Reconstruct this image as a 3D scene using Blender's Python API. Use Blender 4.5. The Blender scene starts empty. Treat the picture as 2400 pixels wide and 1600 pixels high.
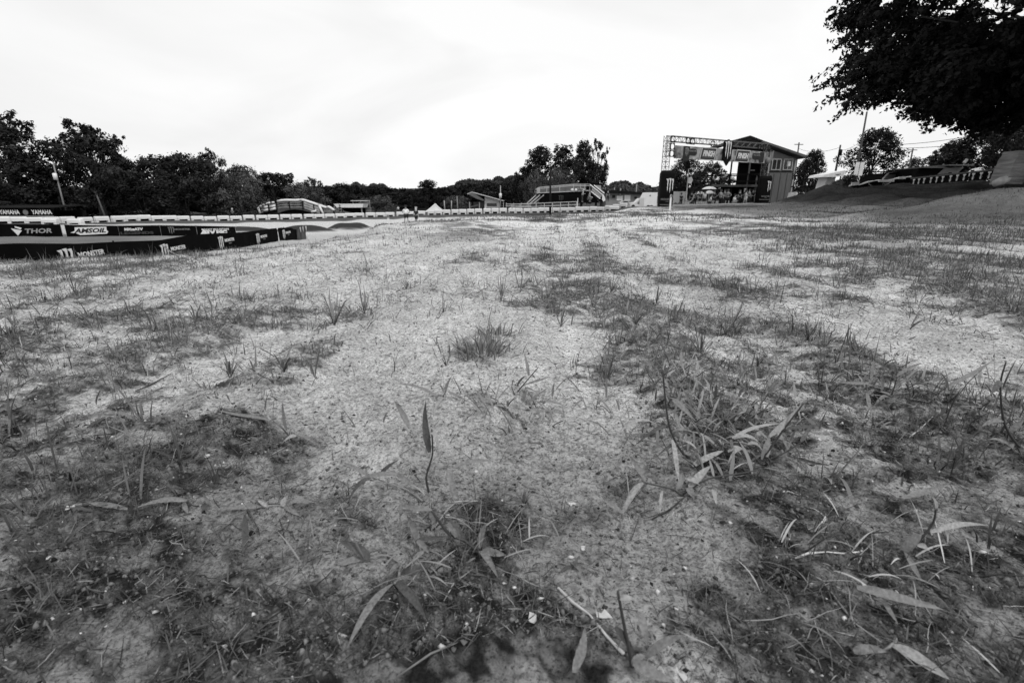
import bpy, math, random
import numpy as np
from mathutils import Vector, Matrix, Euler
SC = bpy.context.scene
COL = SC.collection
R = math.radians

# ---------------------------------------------------------------- camera, sky, sun, exposure
FPX = 1133.0                       # focal length in pixels of the 2400 px wide photograph
PITCH = math.atan(330.0 / FPX)
CP, SP = math.cos(PITCH), math.sin(PITCH)
CAMH = 0.5
cam_d = bpy.data.cameras.new('camera')
cam = bpy.data.objects.new('camera', cam_d)
COL.objects.link(cam)
cam.location = (0, 0, CAMH)
cam.rotation_euler = (math.pi / 2 - PITCH, 0, 0)
cam_d.sensor_width = 36.0
cam_d.lens = FPX / 2400.0 * 36.0
cam_d.clip_start = 0.02
cam_d.clip_end = 4000
cam_d.dof.use_dof = True
cam_d.dof.focus_distance = 2.1
cam_d.dof.aperture_fstop = 8.0
SC.camera = cam

SUN_EL, SUN_AZ = R(54), R(140)     # high veiled sun behind the camera's right shoulder
world = bpy.data.worlds.new('World')
SC.world = world
world.use_nodes = True
nt = world.node_tree
nt.nodes.clear()
wo = nt.nodes.new('ShaderNodeOutputWorld')
bg = nt.nodes.new('ShaderNodeBackground')
sky = nt.nodes.new('ShaderNodeTexSky')
sky.sky_type = 'NISHITA'
sky.sun_disc = False
sky.sun_elevation = SUN_EL
sky.sun_rotation = SUN_AZ
bw = nt.nodes.new('ShaderNodeRGBToBW')
tc = nt.nodes.new('ShaderNodeTexCoord')
mp = nt.nodes.new('ShaderNodeMapping')
mp.inputs['Scale'].default_value = (1.0, 1.0, 3.2)
mp.inputs['Rotation'].default_value = (0.0, R(20), R(25))
no = nt.nodes.new('ShaderNodeTexNoise')
no.inputs['Scale'].default_value = 1.5
no.inputs['Detail'].default_value = 5
no.inputs['Roughness'].default_value = 0.5
no.inputs['Distortion'].default_value = 0.6
cr = nt.nodes.new('ShaderNodeMapRange')
cr.inputs['From Min'].default_value = 0.36
cr.inputs['From Max'].default_value = 0.6
cr.inputs['To Min'].default_value = 6.8
cr.inputs['To Max'].default_value = 8.0
mx = nt.nodes.new('ShaderNodeMix')
mx.data_type = 'FLOAT'
mx.inputs[0].default_value = 0.93   # how much cloud hides the clear sky
nt.links.new(tc.outputs['Generated'], mp.inputs['Vector'])
nt.links.new(mp.outputs['Vector'], no.inputs['Vector'])
nt.links.new(no.outputs['Fac'], cr.inputs['Value'])
nt.links.new(sky.outputs['Color'], bw.inputs['Color'])
nt.links.new(bw.outputs['Val'], mx.inputs[2])
nt.links.new(cr.outputs['Result'], mx.inputs[3])
nt.links.new(mx.outputs[0], bg.inputs['Color'])
bg.inputs['Strength'].default_value = 0.1
nt.links.new(bg.outputs['Background'], wo.inputs['Surface'])

sun_d = bpy.data.lights.new('sun', 'SUN')
sun_d.energy = 1.5
sun_d.angle = R(10)
sun_d.color = (1.0, 1.0, 1.0)
sun = bpy.data.objects.new('sun', sun_d)
COL.objects.link(sun)
_sd = Vector((math.sin(SUN_AZ) * math.cos(SUN_EL), math.cos(SUN_AZ) * math.cos(SUN_EL), math.sin(SUN_EL)))
sun.rotation_euler = _sd.to_track_quat('Z', 'Y').to_euler()
SC.view_settings.view_transform = 'Standard'
SC.view_settings.look = 'None'
SC.view_settings.gamma = 1.0
SC.view_settings.exposure = 0.38
SC.view_settings.use_curve_mapping = False
SC.render.engine = 'CYCLES'
SC.cycles.use_denoising = True
SC.cycles.max_bounces = 5
SC.cycles.diffuse_bounces = 3
SC.cycles.transparent_max_bounces = 6

# ---------------------------------------------------------------- pixel <-> world helpers
def W(px, py, D):
    """world point seen at photograph pixel (px, py) at forward distance D"""
    xc = (px - 1200.0) / FPX
    yc = (800.0 - py) / FPX
    f = CP + SP * yc
    return Vector((xc * D / f, D, CAMH + D * (-SP + CP * yc) / f))

def DG(py):
    """distance at which level ground (z=0) shows at row py"""
    yc = (800.0 - py) / FPX
    return CAMH * (CP + SP * yc) / (SP - CP * yc)

def G0(px, py):
    return W(px, py, DG(py))

def ZH(py, D):
    return W(1200, py, D).z

def XH(px, D, py=470):
    return W(px, py, D).x

# ---------------------------------------------------------------- noise
_rs = np.random.RandomState(7)
_LAT = _rs.rand(256, 256)
def vnoise(x, y):
    xi = np.floor(x).astype(np.int64); yi = np.floor(y).astype(np.int64)
    fx = x - xi; fy = y - yi
    fx = fx * fx * (3 - 2 * fx); fy = fy * fy * (3 - 2 * fy)
    a = _LAT[xi & 255, yi & 255]; b = _LAT[(xi + 1) & 255, yi & 255]
    c = _LAT[xi & 255, (yi + 1) & 255]; d = _LAT[(xi + 1) & 255, (yi + 1) & 255]
    return (a * (1 - fx) + b * fx) * (1 - fy) + (c * (1 - fx) + d * fx) * fy
def fbm(x, y, o=4, s=0.0):
    v = 0.0; a = 0.5; t = 0
    x = x * 0.8 + y * 0.6 + s; y = -x * 0.45 + y * 1.0 + s * 1.7
    for i in range(o):
        v = v + a * vnoise(x + 17.3 * i, y - 9.1 * i); t += a
        x = x * 2.03; y = y * 2.03; a *= 0.5
    return v / t
def sst(a, b, x):
    t = np.clip((x - a) / (b - a), 0, 1)
    return t * t * (3 - 2 * t)

# ---------------------------------------------------------------- terrain
_COLS = [
 (-300, [(0,0),(4.0,0),(6,-.4),(10,-1.15),(17,-1.35),(34,-1.8),(65,-2.3),(110,-2.4),(250,-1),(400,5),(1500,30)]),
 (0,   [(0,0),(4.3,0),(6,-.4),(10,-1.15),(17,-1.35),(25,-1.55),(34,-1.85),(48,-2.15),(65,-2.3),(110,-2.4),(250,-1),(400,5),(1500,30)]),
 (300, [(0,0),(4.6,0),(7,-.5),(12,-1.15),(17,-1.3),(28,-1.65),(38,-2.05),(60,-2.55),(73,-2.6),(76,-2.45),(110,-2.5),(250,-1),(400,5),(1500,30)]),
 (550, [(0,0),(5.0,0),(8,-.3),(12,-.74),(18,-1.22),(28,-1.65),(40,-2.25),(60,-2.85),(82,-2.95),(87,-2.7),(110,-2.6),(250,-1),(400,5),(1500,30)]),
 (700, [(0,0),(5.5,0),(8,-.2),(12,-.55),(18,-1.0),(28,-1.66),(40,-2.2),(60,-2.85),(88,-2.95),(94,-2.6),(120,-2.5),(250,-1),(400,6),(1500,30)]),
 (800, [(0,0),(6.5,0),(9,-.12),(12,-.45),(20,-1.2),(28,-1.7),(40,-2.1),(60,-2.75),(92,-2.9),(98,-2.5),(120,-2.4),(250,0),(400,8),(1500,30)]),
 (900, [(0,0),(7,-.01),(10,-.08),(13,-.15),(15,-.26),(20,-.85),(30,-1.6),(45,-2.1),(60,-2.6),(95,-2.75),(103,-2.35),(130,-2.2),(250,1),(400,9),(1500,30)]),
 (1000,[(0,0),(8,0),(13,-.05),(17,-.2),(22,-.6),(30,-1.3),(45,-2.0),(60,-2.5),(96,-2.55),(104,-2.15),(130,-2),(250,2),(400,10),(1500,30)]),
 (1200,[(0,0),(8,-.03),(14,0),(20,-.12),(26,-.5),(35,-1.2),(50,-1.95),(70,-2.2),(98,-2.1),(104,-1.8),(130,-1.7),(250,2),(400,12),(1500,30)]),
 (1400,[(0,0),(8,-.02),(16,0),(20,-.04),(28,-.5),(50,-1.15),(80,-1.6),(98,-1.75),(104,-1.5),(130,-1),(250,2),(400,9),(1500,30)]),
 (1500,[(0,0),(9,0),(22,.0),(28,0),(40,-.15),(60,-.38),(80,-.5),(130,-.6),(250,1),(400,6),(1500,30)]),
 (1600,[(0,0),(12,0),(30,0),(45,0),(66,-.05),(90,-.1),(130,0),(250,1),(400,4),(1500,20)]),
 (1800,[(0,0),(12,0),(30,.05),(40,.08),(50,.12),(66,.15),(90,.3),(130,.5),(250,1),(400,3),(1500,20)]),
 (1870,[(0,0),(12,0),(25,.05),(32,.25),(38,.75),(45,.8),(66,.8),(130,1),(250,1.5),(400,3),(1500,20)]),
 (1950,[(0,0),(12,0),(22,.08),(28,.45),(35,1.1),(42,1.35),(66,1.6),(130,1.8),(400,3),(1500,20)]),
 (2100,[(0,0),(10,0),(14,.15),(18,.12),(24,.4),(31,1.1),(38,1.55),(46,1.65),(66,1.9),(130,2),(400,3),(1500,20)]),
 (2250,[(0,0),(8,0),(11,.15),(14,.36),(18,.22),(22,.45),(28,1.15),(34,1.6),(46,1.7),(66,2),(130,2),(400,3),(1500,20)]),
 (2400,[(0,0),(7,0),(10,.22),(14,.56),(18,.45),(22,.8),(26,1.25),(31,1.55),(46,1.75),(66,2),(130,2),(400,3),(1500,20)]),
 (2800,[(0,0),(7,0),(10,.25),(14,.7),(18,.8),(22,1.1),(26,1.3),(31,1.55),(46,1.75),(66,2),(130,2),(400,3),(1500,20)]),
]
_LD = np.linspace(math.log(1.0), math.log(1500.0), 220)
_TU = np.array([(c[0] - 1200.0) / 1180.0 for c in _COLS])
_TZ = []
for c in _COLS:
    a = np.array(c[1], float)
    z = np.interp(np.exp(_LD), a[:, 0], a[:, 1])
    k = np.array([1, 3, 4, 3, 1], float); k /= k.sum()
    z = np.convolve(np.pad(z, 2, mode='edge'), k, 'valid')
    _TZ.append(z)
_TZ = np.array(_TZ)
_BUMPS = []
def bump(px, D, amp, rx, ry, p=1.0):
    _BUMPS.append((XH(px, D), D, amp, rx, ry, p))
bump(812, 52, .85, 2.0, 2.0, .6); bump(905, 52, .55, 1.2, 1.5, .8); bump(958, 49, .35, 1.4, 1.5)
bump(705, 46, .75, 2.4, 2.0, .8); bump(560, 50, .5, 3, 2)
bump(1610, 15.5, .13, 1.6, 1.6); bump(1655, 20, .10, 1.5, 1.5); bump(1450, 24, .06, 3, 3); bump(1300, 17, .05, 3, 3)
bump(2330, 12.5, .12, 1.5, 1.2); bump(2000, 30, .22, 3, 3); bump(1890, 36, .15, 2.5, 2.5)
bump(1905, 33, .5, 2.4, 2.2); bump(2260, 12.5, .22, 2.4, 1.6); bump(2390, 13.5, .18, 1.5, 1.5)
bump(690, 106, 1.9, 10.5, 4.5, .7)
def hbase(x, y):
    x = np.asarray(x, float); y = np.asarray(y, float)
    D = np.clip(y, 1.0, 1500.0)
    u = np.clip(x / np.maximum(y, 2.5), _TU[0], _TU[-1])
    li = (np.log(D) - _LD[0]) / (_LD[1] - _LD[0])
    i = np.clip(np.floor(li).astype(int), 0, len(_LD) - 2); f = np.clip(li - i, 0, 1)
    j = np.clip(np.searchsorted(_TU, u) - 1, 0, len(_TU) - 2)
    g = np.clip((u - _TU[j]) / (_TU[j + 1] - _TU[j]), 0, 1); g = g * g * (3 - 2 * g)
    z0 = _TZ[j, i] * (1 - f) + _TZ[j, i + 1] * f
    z1 = _TZ[j + 1, i] * (1 - f) + _TZ[j + 1, i + 1] * f
    z = z0 * (1 - g) + z1 * g
    for bx, by, a, rx, ry, p in _BUMPS:
        q = ((x - bx) / rx) ** 2 + ((y - by) / ry) ** 2
        z = z + a * np.exp(-np.maximum(q, 1e-9) ** (1 / p))
    return z
def hfull(x, y):
    """terrain with the small relief of trodden soil"""
    x = np.asarray(x, float); y = np.asarray(y, float)
    r = np.hypot(x, y)
    z = hbase(x, y)
    z = z + (fbm(x * 1.3, y * 1.3, 3) - .5) * .05 * sst(.2, 3, r)
    z = z + (fbm(x * .35, y * .35, 2, 5) - .5) * .16 * sst(4, 12, r) * (1 + 1.2 * sst(25, 60, r))
    s_, row_ = rows(x, y)
    z = z + (row_ * .022 + (fbm(s_ * 9, y * .9, 3, 44) - .5) * .022) * (1 - sst(6, 12, r)) * sst(.3, .9, r)
    n = 1 - sst(14, 40, r)
    z = z + (fbm(x * 7, y * 7, 3, 3) - .5) * .026 * n
    n = 1 - sst(3, 8, r)
    v = veg(x, y)
    g = fbm(x * 38, y * 38, 3, 9)
    z = z + (g - .5) * .019 * n * (.6 + .7 * v)
    g2 = vnoise(x * 120 + 3, y * 120 - 8)
    z = z + (g2 ** 3) * .0055 * n * (.4 + .9 * v)
    pp = 1200 + 1180 * x / np.maximum(y, 2.5)
    z = z + (fbm(x * .7, y * .8, 4, 17) - .5) * .62 * sst(15, 22, y) * (1 - sst(60, 90, y)) * sst(1760, 1900, pp)
    z = z + (fbm(x * 1.0, y * 1.0, 4, 19) - .5) * .16 * sst(7, 14, y) * (1 - sst(20, 30, y)) * sst(1150, 1400, pp)
    return z
# patches of weeds and dead grass: (px, py, radius in metres)
_PATCH = [(1650,905,.30),(1600,1080,.16),(1760,1060,.15),(1690,980,.16),(1130,830,.20),(1210,955,.17),(1150,985,.13),(690,870,.22),
 (765,745,.34),(840,745,.30),(560,760,.42),(350,690,.40),(60,790,.5),(170,765,.4),(1870,820,.34),(1770,770,.35),(1460,745,.32),
 (1590,790,.34),(1540,860,.22),(1420,868,.18),(1010,1265,.12),(1100,1330,.12),(720,1450,.14),(930,1390,.12),(1930,1290,.17),(2050,1210,.18),
 (2230,1160,.26),(2320,1330,.22),(2140,950,.22),(2060,900,.25),(2330,980,.22),(2200,1450,.2),(1990,1460,.15),(1800,1560,.12),(1400,640,.7),
 (1300,600,.8),(1650,680,.5),(2250,620,1.2),(2100,600,1.0),(2350,700,.8),(2000,640,.5),(1100,690,.25),(600,700,.25),(100,900,.3),(350,860,.35),
 (260,985,.15),(560,1020,.15),(460,1250,.2),(200,1380,.25),(100,1500,.2),(340,1500,.15),(60,1230,.2),(660,1060,.14),(1990,860,.2),(1240,730,.2),
 (250,625,.6),(120,640,.6),(450,640,.4),(1150,600,.5),(940,650,.25),(1400,700,.3),(1840,700,.3),(2280,780,.4)]
_PW = [(*G0(a, b)[:2], r) for a, b, r in _PATCH]
# bare sandy lanes and patches
_BARE = [(1240,1090,.12),(900,880,.22),(860,960,.2),(1330,800,.2),(1380,960,.16),(1960,1090,.16),(2010,1140,.12),(1000,740,.35),(480,680,.5),
 (1540,690,.22),(1380,1260,.10),(560,850,.22),(900,700,.3),(2050,760,.35),(2230,820,.3),(1180,600,.3),(1560,1230,.08),(780,1060,.12),(1700,600,.6),
 (820,1150,.1),(980,560,1.2),(620,620,.6),(1300,1020,.12),(1720,1230,.05)]
_BW = [(*G0(a, b)[:2], r) for a, b, r in _BARE]
def rows(x, y):
    """rows of weeds between straight wheel ruts, about 0.57 m apart; returns the cross coordinate and the row mask"""
    s = x - .11 * y + (fbm(x * 1.1, y * .8, 2, 40) - .5) * .13
    return s, sst(.38, .88, .5 + .5 * np.cos(2 * math.pi * (s - .31) / .57))
def veg(x, y):
    """cover of weeds and dead grass: rows and bare ruts run away from the viewer, broken into patches"""
    x = np.asarray(x, float); y = np.asarray(y, float)
    s, row = rows(x, y)
    amp = .60 + .16 * np.exp(-((s - .31) / .3) ** 2) + .12 * sst(.6, 1.0, s) - .22 * sst(.5, 1.1, -s)
    v = amp * row * (.10 + 1.25 * sst(.38, .62, fbm(s * 3.2, y * 1.5, 3, 61)))
    v = v + sst(.52, .72, fbm(s * 2.8, y * .9, 4, 21)) * .42
    pp = 1200 + 1180 * x / np.maximum(y, 1.0)
    v = v * (1 - .38 * sst(1.9, 3.6, y) * (1 - sst(1700, 2000, pp)))
    for a, b, r in _PW:
        v = v + (.50 if a > -.6 else .40) * np.exp(-((x - a) ** 2 + ((y - b) * .8) ** 2) / (r * r) * 1.3)
    for a, b, r in _BW:
        v = v * (1 - .8 * np.exp(-((x - a) ** 2 + ((y - b) * .7) ** 2) / (r * r) * 1.1))
    q = np.hypot((x - .15) / 1.5, (y - 2.6) / 1.9)
    v = v * .85 + .60 * sst(.80, 1.35, q) * (1 - sst(2.2, 4, y)) * (1 - .9 * sst(.85, 1.25, y)) + .55 * sst(.5, .95, x) * (1 - sst(.9, 1.5, y)) + .5 * sst(.35, .8, -x) * (1 - sst(.8, 1.1, y))  # cover thickened at the near edge and corners, partly to imitate vignetting
    v = v * (.30 + 1.15 * sst(.25, .66, fbm(x * 7, y * 7, 3, 2)))
    v = v * (.35 + 1.3 * sst(.30, .70, fbm(x * 27, y * 27, 3, 6)))
    return np.clip((v - .24) * 1.35, 0, 1.1)

def hz(x, y):
    return float(hfull(np.array([x]), np.array([y]))[0])
def onground(px, D, dz=0.0):
    x = XH(px, D)
    return Vector((x, D, float(hbase(np.array([x]), np.array([D]))[0]) + dz))
# ---------------------------------------------------------------- materials (all greys: the photograph is monochrome)
_M = {}
def mat(name, v, rough=.85, var=.15, scale=4.0, bump_s=0.0, bscale=40, spec=.3, metal=0, tone=None, trans=0, noise_detail=4, stretch=None):
    if name in _M: return _M[name]
    m = bpy.data.materials.new(name); m.use_nodes = True; _M[name] = m
    t = m.node_tree; b = t.nodes['Principled BSDF']
    b.inputs['Roughness'].default_value = rough
    b.inputs['Specular IOR Level'].default_value = spec
    b.inputs['Metallic'].default_value = metal
    tcn = t.nodes.new('ShaderNodeTexCoord')
    src = tcn.outputs['Object']
    if stretch:
        mpn = t.nodes.new('ShaderNodeMapping'); mpn.inputs['Scale'].default_value = stretch
        t.links.new(src, mpn.inputs['Vector']); src = mpn.outputs['Vector']
    n = t.nodes.new('ShaderNodeTexNoise'); n.inputs['Scale'].default_value = scale; n.inputs['Detail'].default_value = noise_detail
    t.links.new(src, n.inputs['Vector'])
    r = t.nodes.new('ShaderNodeMapRange')
    r.inputs['From Min'].default_value = .3; r.inputs['From Max'].default_value = .7
    r.inputs['To Min'].default_value = v * (1 - var); r.inputs['To Max'].default_value = v * (1 + var)
    t.links.new(n.outputs['Fac'], r.inputs['Value'])
    out = r.outputs['Result']
    if tone:
        a = t.nodes.new('ShaderNodeAttribute'); a.attribute_name = tone
        mu = t.nodes.new('ShaderNodeMath'); mu.operation = 'MULTIPLY'
        t.links.new(a.outputs['Fac'], mu.inputs[0]); t.links.new(out, mu.inputs[1]); out = mu.outputs[0]
    t.links.new(out, b.inputs['Base Color'])
    if trans:
        tr = t.nodes.new('ShaderNodeBsdfTranslucent'); ms = t.nodes.new('ShaderNodeMixShader'); ms.inputs[0].default_value = trans
        t.links.new(out, tr.inputs['Color'])
        t.links.new(b.outputs[0], ms.inputs[1]); t.links.new(tr.outputs[0], ms.inputs[2])
        t.links.new(ms.outputs[0], t.nodes['Material Output'].inputs['Surface'])
    if bump_s:
        n2 = t.nodes.new('ShaderNodeTexNoise'); n2.inputs['Scale'].default_value = bscale; n2.inputs['Detail'].default_value = 5
        t.links.new(src, n2.inputs['Vector'])
        bn = t.nodes.new('ShaderNodeBump'); bn.inputs['Strength'].default_value = .8; bn.inputs['Distance'].default_value = bump_s
        t.links.new(n2.outputs['Fac'], bn.inputs['Height']); t.links.new(bn.outputs['Normal'], b.inputs['Normal'])
    return m

M_BLACK = lambda: mat('black_fabric', .004, .9, .3, 1.5, .02, 3, spec=.03)
M_PRINT = lambda: mat('white_print', .62, .7, .05, 8)
M_PRINTG = lambda: mat('grey_print', .16, .7, .1, 8)
M_WHITE = lambda: mat('white_vinyl', .66, .6, .05, 1.5, .01, 6)
M_WPAINT = lambda: mat('white_paint', .7, .5, .08, 2)
M_WOOD = lambda: mat('weathered_wood', .16, .85, .3, 3, stretch=(1, 1, .2))
M_POLE = lambda: mat('pole_wood', .07, .85, .25, 2)
M_POLEL = lambda: mat('pale_pole_wood', .2, .85, .2, 2)
M_DKWOOD = lambda: mat('dark_wood', .012, .9, .3, 3, spec=.05)
M_METAL = lambda: mat('grey_metal', .3, .45, .15, 3, metal=.3)
M_DKMETAL = lambda: mat('dark_metal', .01, .7, .2, 3, spec=.1)
M_ROOFL = lambda: mat('pale_sheet_roof', .42, .6, .15, 1.2)
M_ROOFD = lambda: mat('dark_roof', .012, .9, .3, 2, spec=.05)
M_GREYW = lambda: mat('grey_board_wall', .12, .8, .14, 1.2, stretch=(4, 4, .5))
M_TRIM = lambda: mat('pale_trim', .35, .7, .1, 3)
M_GLASS = lambda: mat('window_glass', .03, .08, .3, 1, spec=.6)
M_SKIN = lambda: mat('skin', .3, .6, .1, 5)
M_LEAF = lambda: mat('tree_leaves', .020, .75, .3, .35, tone='tone', spec=.08)
M_BARK = lambda: mat('bark', .05, .9, .3, 3, .02, 12)

# ---------------------------------------------------------------- mesh builder
class MB:
    def __init__(s): s.v = []; s.f = []; s.smooth = False
    def add(s, vs, fs):
        o = len(s.v); s.v += [tuple(p) for p in vs]; s.f += [tuple(i + o for i in f) for f in fs]; return s
    def box(s, c, d, rot=None):
        x, y, z = (k / 2 for k in d)
        vs = [Vector((a * x, b * y, e * z)) for e in (-1, 1) for b in (-1, 1) for a in (-1, 1)]
        if rot is not None:
            m = rot if isinstance(rot, Matrix) else Euler(rot).to_matrix()
            vs = [m @ p for p in vs]
        c = Vector(c)
        return s.add([p + c for p in vs], [(0, 2, 3, 1), (4, 5, 7, 6), (0, 1, 5, 4), (2, 6, 7, 3), (0, 4, 6, 2), (1, 3, 7, 5)])
    def bar(s, a, b, w, h=None):
        a = Vector(a); b = Vector(b); d = b - a
        q = d.to_track_quat('X', 'Z').to_matrix()
        return s.box((a + b) / 2, (d.length, w, h or w), q)
    def tube(s, pts, rad, n=6, cap=True):
        pts = [Vector(p) for p in pts]
        if not isinstance(rad, (list, tuple)): rad = [rad] * len(pts)
        o = len(s.v)
        for i, p in enumerate(pts):
            t = (pts[min(i + 1, len(pts) - 1)] - pts[max(i - 1, 0)]).normalized()
            up = Vector((1, 0, 0)) if abs(t.x) < .8 else Vector((0, 1, 0))
            a = t.cross(up).normalized(); bb = t.cross(a)
            for k in range(n):
                an = 2 * math.pi * k / n
                s.v.append(tuple(p + (a * math.cos(an) + bb * math.sin(an)) * rad[i]))
        for i in range(len(pts) - 1):
            for k in range(n):
                s.f.append((o + i * n + k, o + i * n + (k + 1) % n, o + (i + 1) * n + (k + 1) % n, o + (i + 1) * n + k))
        if cap:
            s.f.append(tuple(o + k for k in reversed(range(n)))); s.f.append(tuple(o + (len(pts) - 1) * n + k for k in range(n)))
        return s
    def prism(s, poly, y0, y1):
        """poly in x,z extruded along y"""
        n = len(poly)
        vs = [(a, y0, b) for a, b in poly] + [(a, y1, b) for a, b in poly]
        fs = [tuple(range(n)), tuple(range(2 * n - 1, n - 1, -1))]
        fs += [(i, (i + n), (i + 1) % n + n, (i + 1) % n) for i in range(n)]
        return s.add(vs, fs)
    def lathe(s, prof, n=16, c=(0, 0, 0)):
        o = len(s.v)
        for r, z in prof:
            for k in range(n):
                an = 2 * math.pi * k / n
                s.v.append((c[0] + r * math.cos(an), c[1] + r * math.sin(an), c[2] + z))
        for i in range(len(prof) - 1):
            for k in range(n):
                s.f.append((o + i * n + k, o + i * n + (k + 1) % n, o + (i + 1) * n + (k + 1) % n, o + (i + 1) * n + k))
        s.f.append(tuple(o + k for k in reversed(range(n)))); s.f.append(tuple(o + (len(prof) - 1) * n + k for k in range(n)))
        return s
    def ball(s, c, r, n=8, sq=(1, 1, 1)):
        prof = [(math.sin(math.pi * (i + .02) / (n * 1.0)) * r, -math.cos(math.pi * (i + .02) / n) * r) for i in range(n)] + [(.001, r)]
        o = len(s.v); s.lathe(prof, n + 2)
        for i in range(o, len(s.v)):
            p = s.v[i]; s.v[i] = (p[0] * sq[0] + c[0], p[1] * sq[1] + c[1], p[2] * sq[2] + c[2])
        return s
    def build(s, name, m, parent=None, loc=None, smooth=False, rot=None, label=None):
        me = bpy.data.meshes.new(name); me.from_pydata(s.v, [], s.f); me.update()
        if smooth: me.polygons.foreach_set('use_smooth', [True] * len(me.polygons))
        return link(name, me, m, parent, loc, rot, label)

def link(name, me, m, parent=None, loc=None, rot=None, label=None):
    if m is not None: me.materials.append(m)
    o = bpy.data.objects.new(name, me); COL.objects.link(o)
    if parent is not None: o.parent = parent
    if loc is not None: o.location = loc
    if rot is not None: o.rotation_euler = rot
    if label: o['label'] = label
    return o

def tag(o, label=None, cat=None, group=None, kind=None):
    if label: o['label'] = label
    if cat: o['category'] = cat
    if group: o['group'] = group
    if kind: o['kind'] = kind
    return o

def thing(name, label, cat, loc, rz=0, group=None):
    o = bpy.data.objects.new(name, None); COL.objects.link(o)
    o.empty_display_size = .2
    o.location = loc; o.rotation_euler = (0, 0, rz)
    return tag(o, label, cat, group)

def copy_tree(o, parent=None):
    c = o.copy(); COL.objects.link(c)
    c.parent = parent
    for ch in list(o.children): copy_tree(ch, c)
    return c

def npmesh(name, V, Q, tone=None, smooth=False):
    """fast mesh from numpy arrays; Q is (n,4) or (n,3)"""
    me = bpy.data.meshes.new(name)
    V = np.ascontiguousarray(V, np.float32); Q = np.ascontiguousarray(Q, np.int32)
    k = Q.shape[1]
    me.vertices.add(len(V)); me.vertices.foreach_set('co', V.ravel())
    me.loops.add(Q.size); me.loops.foreach_set('vertex_index', Q.ravel())
    me.polygons.add(len(Q)); me.polygons.foreach_set('loop_start', np.arange(0, Q.size, k, dtype=np.int32))
    if smooth: me.polygons.foreach_set('use_smooth', np.ones(len(Q), bool))
    me.update(calc_edges=True)
    if tone is not None:
        a = me.attributes.new('tone', 'FLOAT', 'POINT'); a.data.foreach_set('value', np.ascontiguousarray(tone, np.float32))
    return me

def text_mesh(body, size, shear=0.0, sx=1.0, bold=0.0, align='CENTER', extrude=.004):
    """lettering as a mesh standing in the x-z plane facing -y, centred on the origin"""
    cu = bpy.data.curves.new('lettering', 'FONT')
    cu.body = body; cu.size = size; cu.shear = shear; cu.offset = bold; cu.extrude = extrude
    cu.align_x = align; cu.align_y = 'CENTER'; cu.resolution_u = 2
    o = bpy.data.objects.new('lettering', cu); COL.objects.link(o)
    dg = bpy.context.evaluated_depsgraph_get()
    me = bpy.data.meshes.new_from_object(o.evaluated_get(dg))
    bpy.data.objects.remove(o)
    me.transform(Matrix.Rotation(math.pi / 2, 4, 'X') @ Matrix.Diagonal((sx, 1, 1, 1)))
    me.materials.clear()
    return me
def text(name, body, size, m, parent, loc, rz=0, label=None, **k):
    return link(name, text_mesh(body, size, **k), m, parent, loc, (0, 0, rz), label)

# the three torn scratch strokes of the logo, as outlines 1 high, standing in x-z
def claw_polys(s=1.0):
    polys = []
    for k, (x0, top, bot) in enumerate([(-.30, .50, -.38), (0.0, .54, -.50), (.30, .50, -.34)]):
        ys = np.linspace(top, bot, 8)
        wid = [.10, .075, .05, .06, .04, .055, .035, .006]
        cx = [x0 + d for d in (-.05, 0.0, .012, -.012, .01, -.004, .008, 0)]
        l = [((c - w) * s, y * s) for c, w, y in zip(cx, wid, ys)]
        r = [((c + w) * s, y * s) for c, w, y in zip(cx, wid, ys)]
        l[0] = (l[0][0] - .07 * s, l[0][1] - .02 * s)
        polys.append(l + r[::-1])
    return polys
def claw(name, h, m, parent, loc, rz=0, sx=1.0, label=None, only=None, d=.006):
    mb = MB()
    for i, p in enumerate(claw_polys(h)):
        if only and i not in only: continue
        n = len(p) // 2
        l = p[:n]; r = p[n:][::-1]
        for a in range(n - 1):
            q = [l[a], l[a + 1], r[a + 1], r[a]]
            mb.prism([(x * sx, z) for x, z in q], -d, d)
    return mb.build(name, m, parent, loc, rot=(0, 0, rz), label=label)

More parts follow.
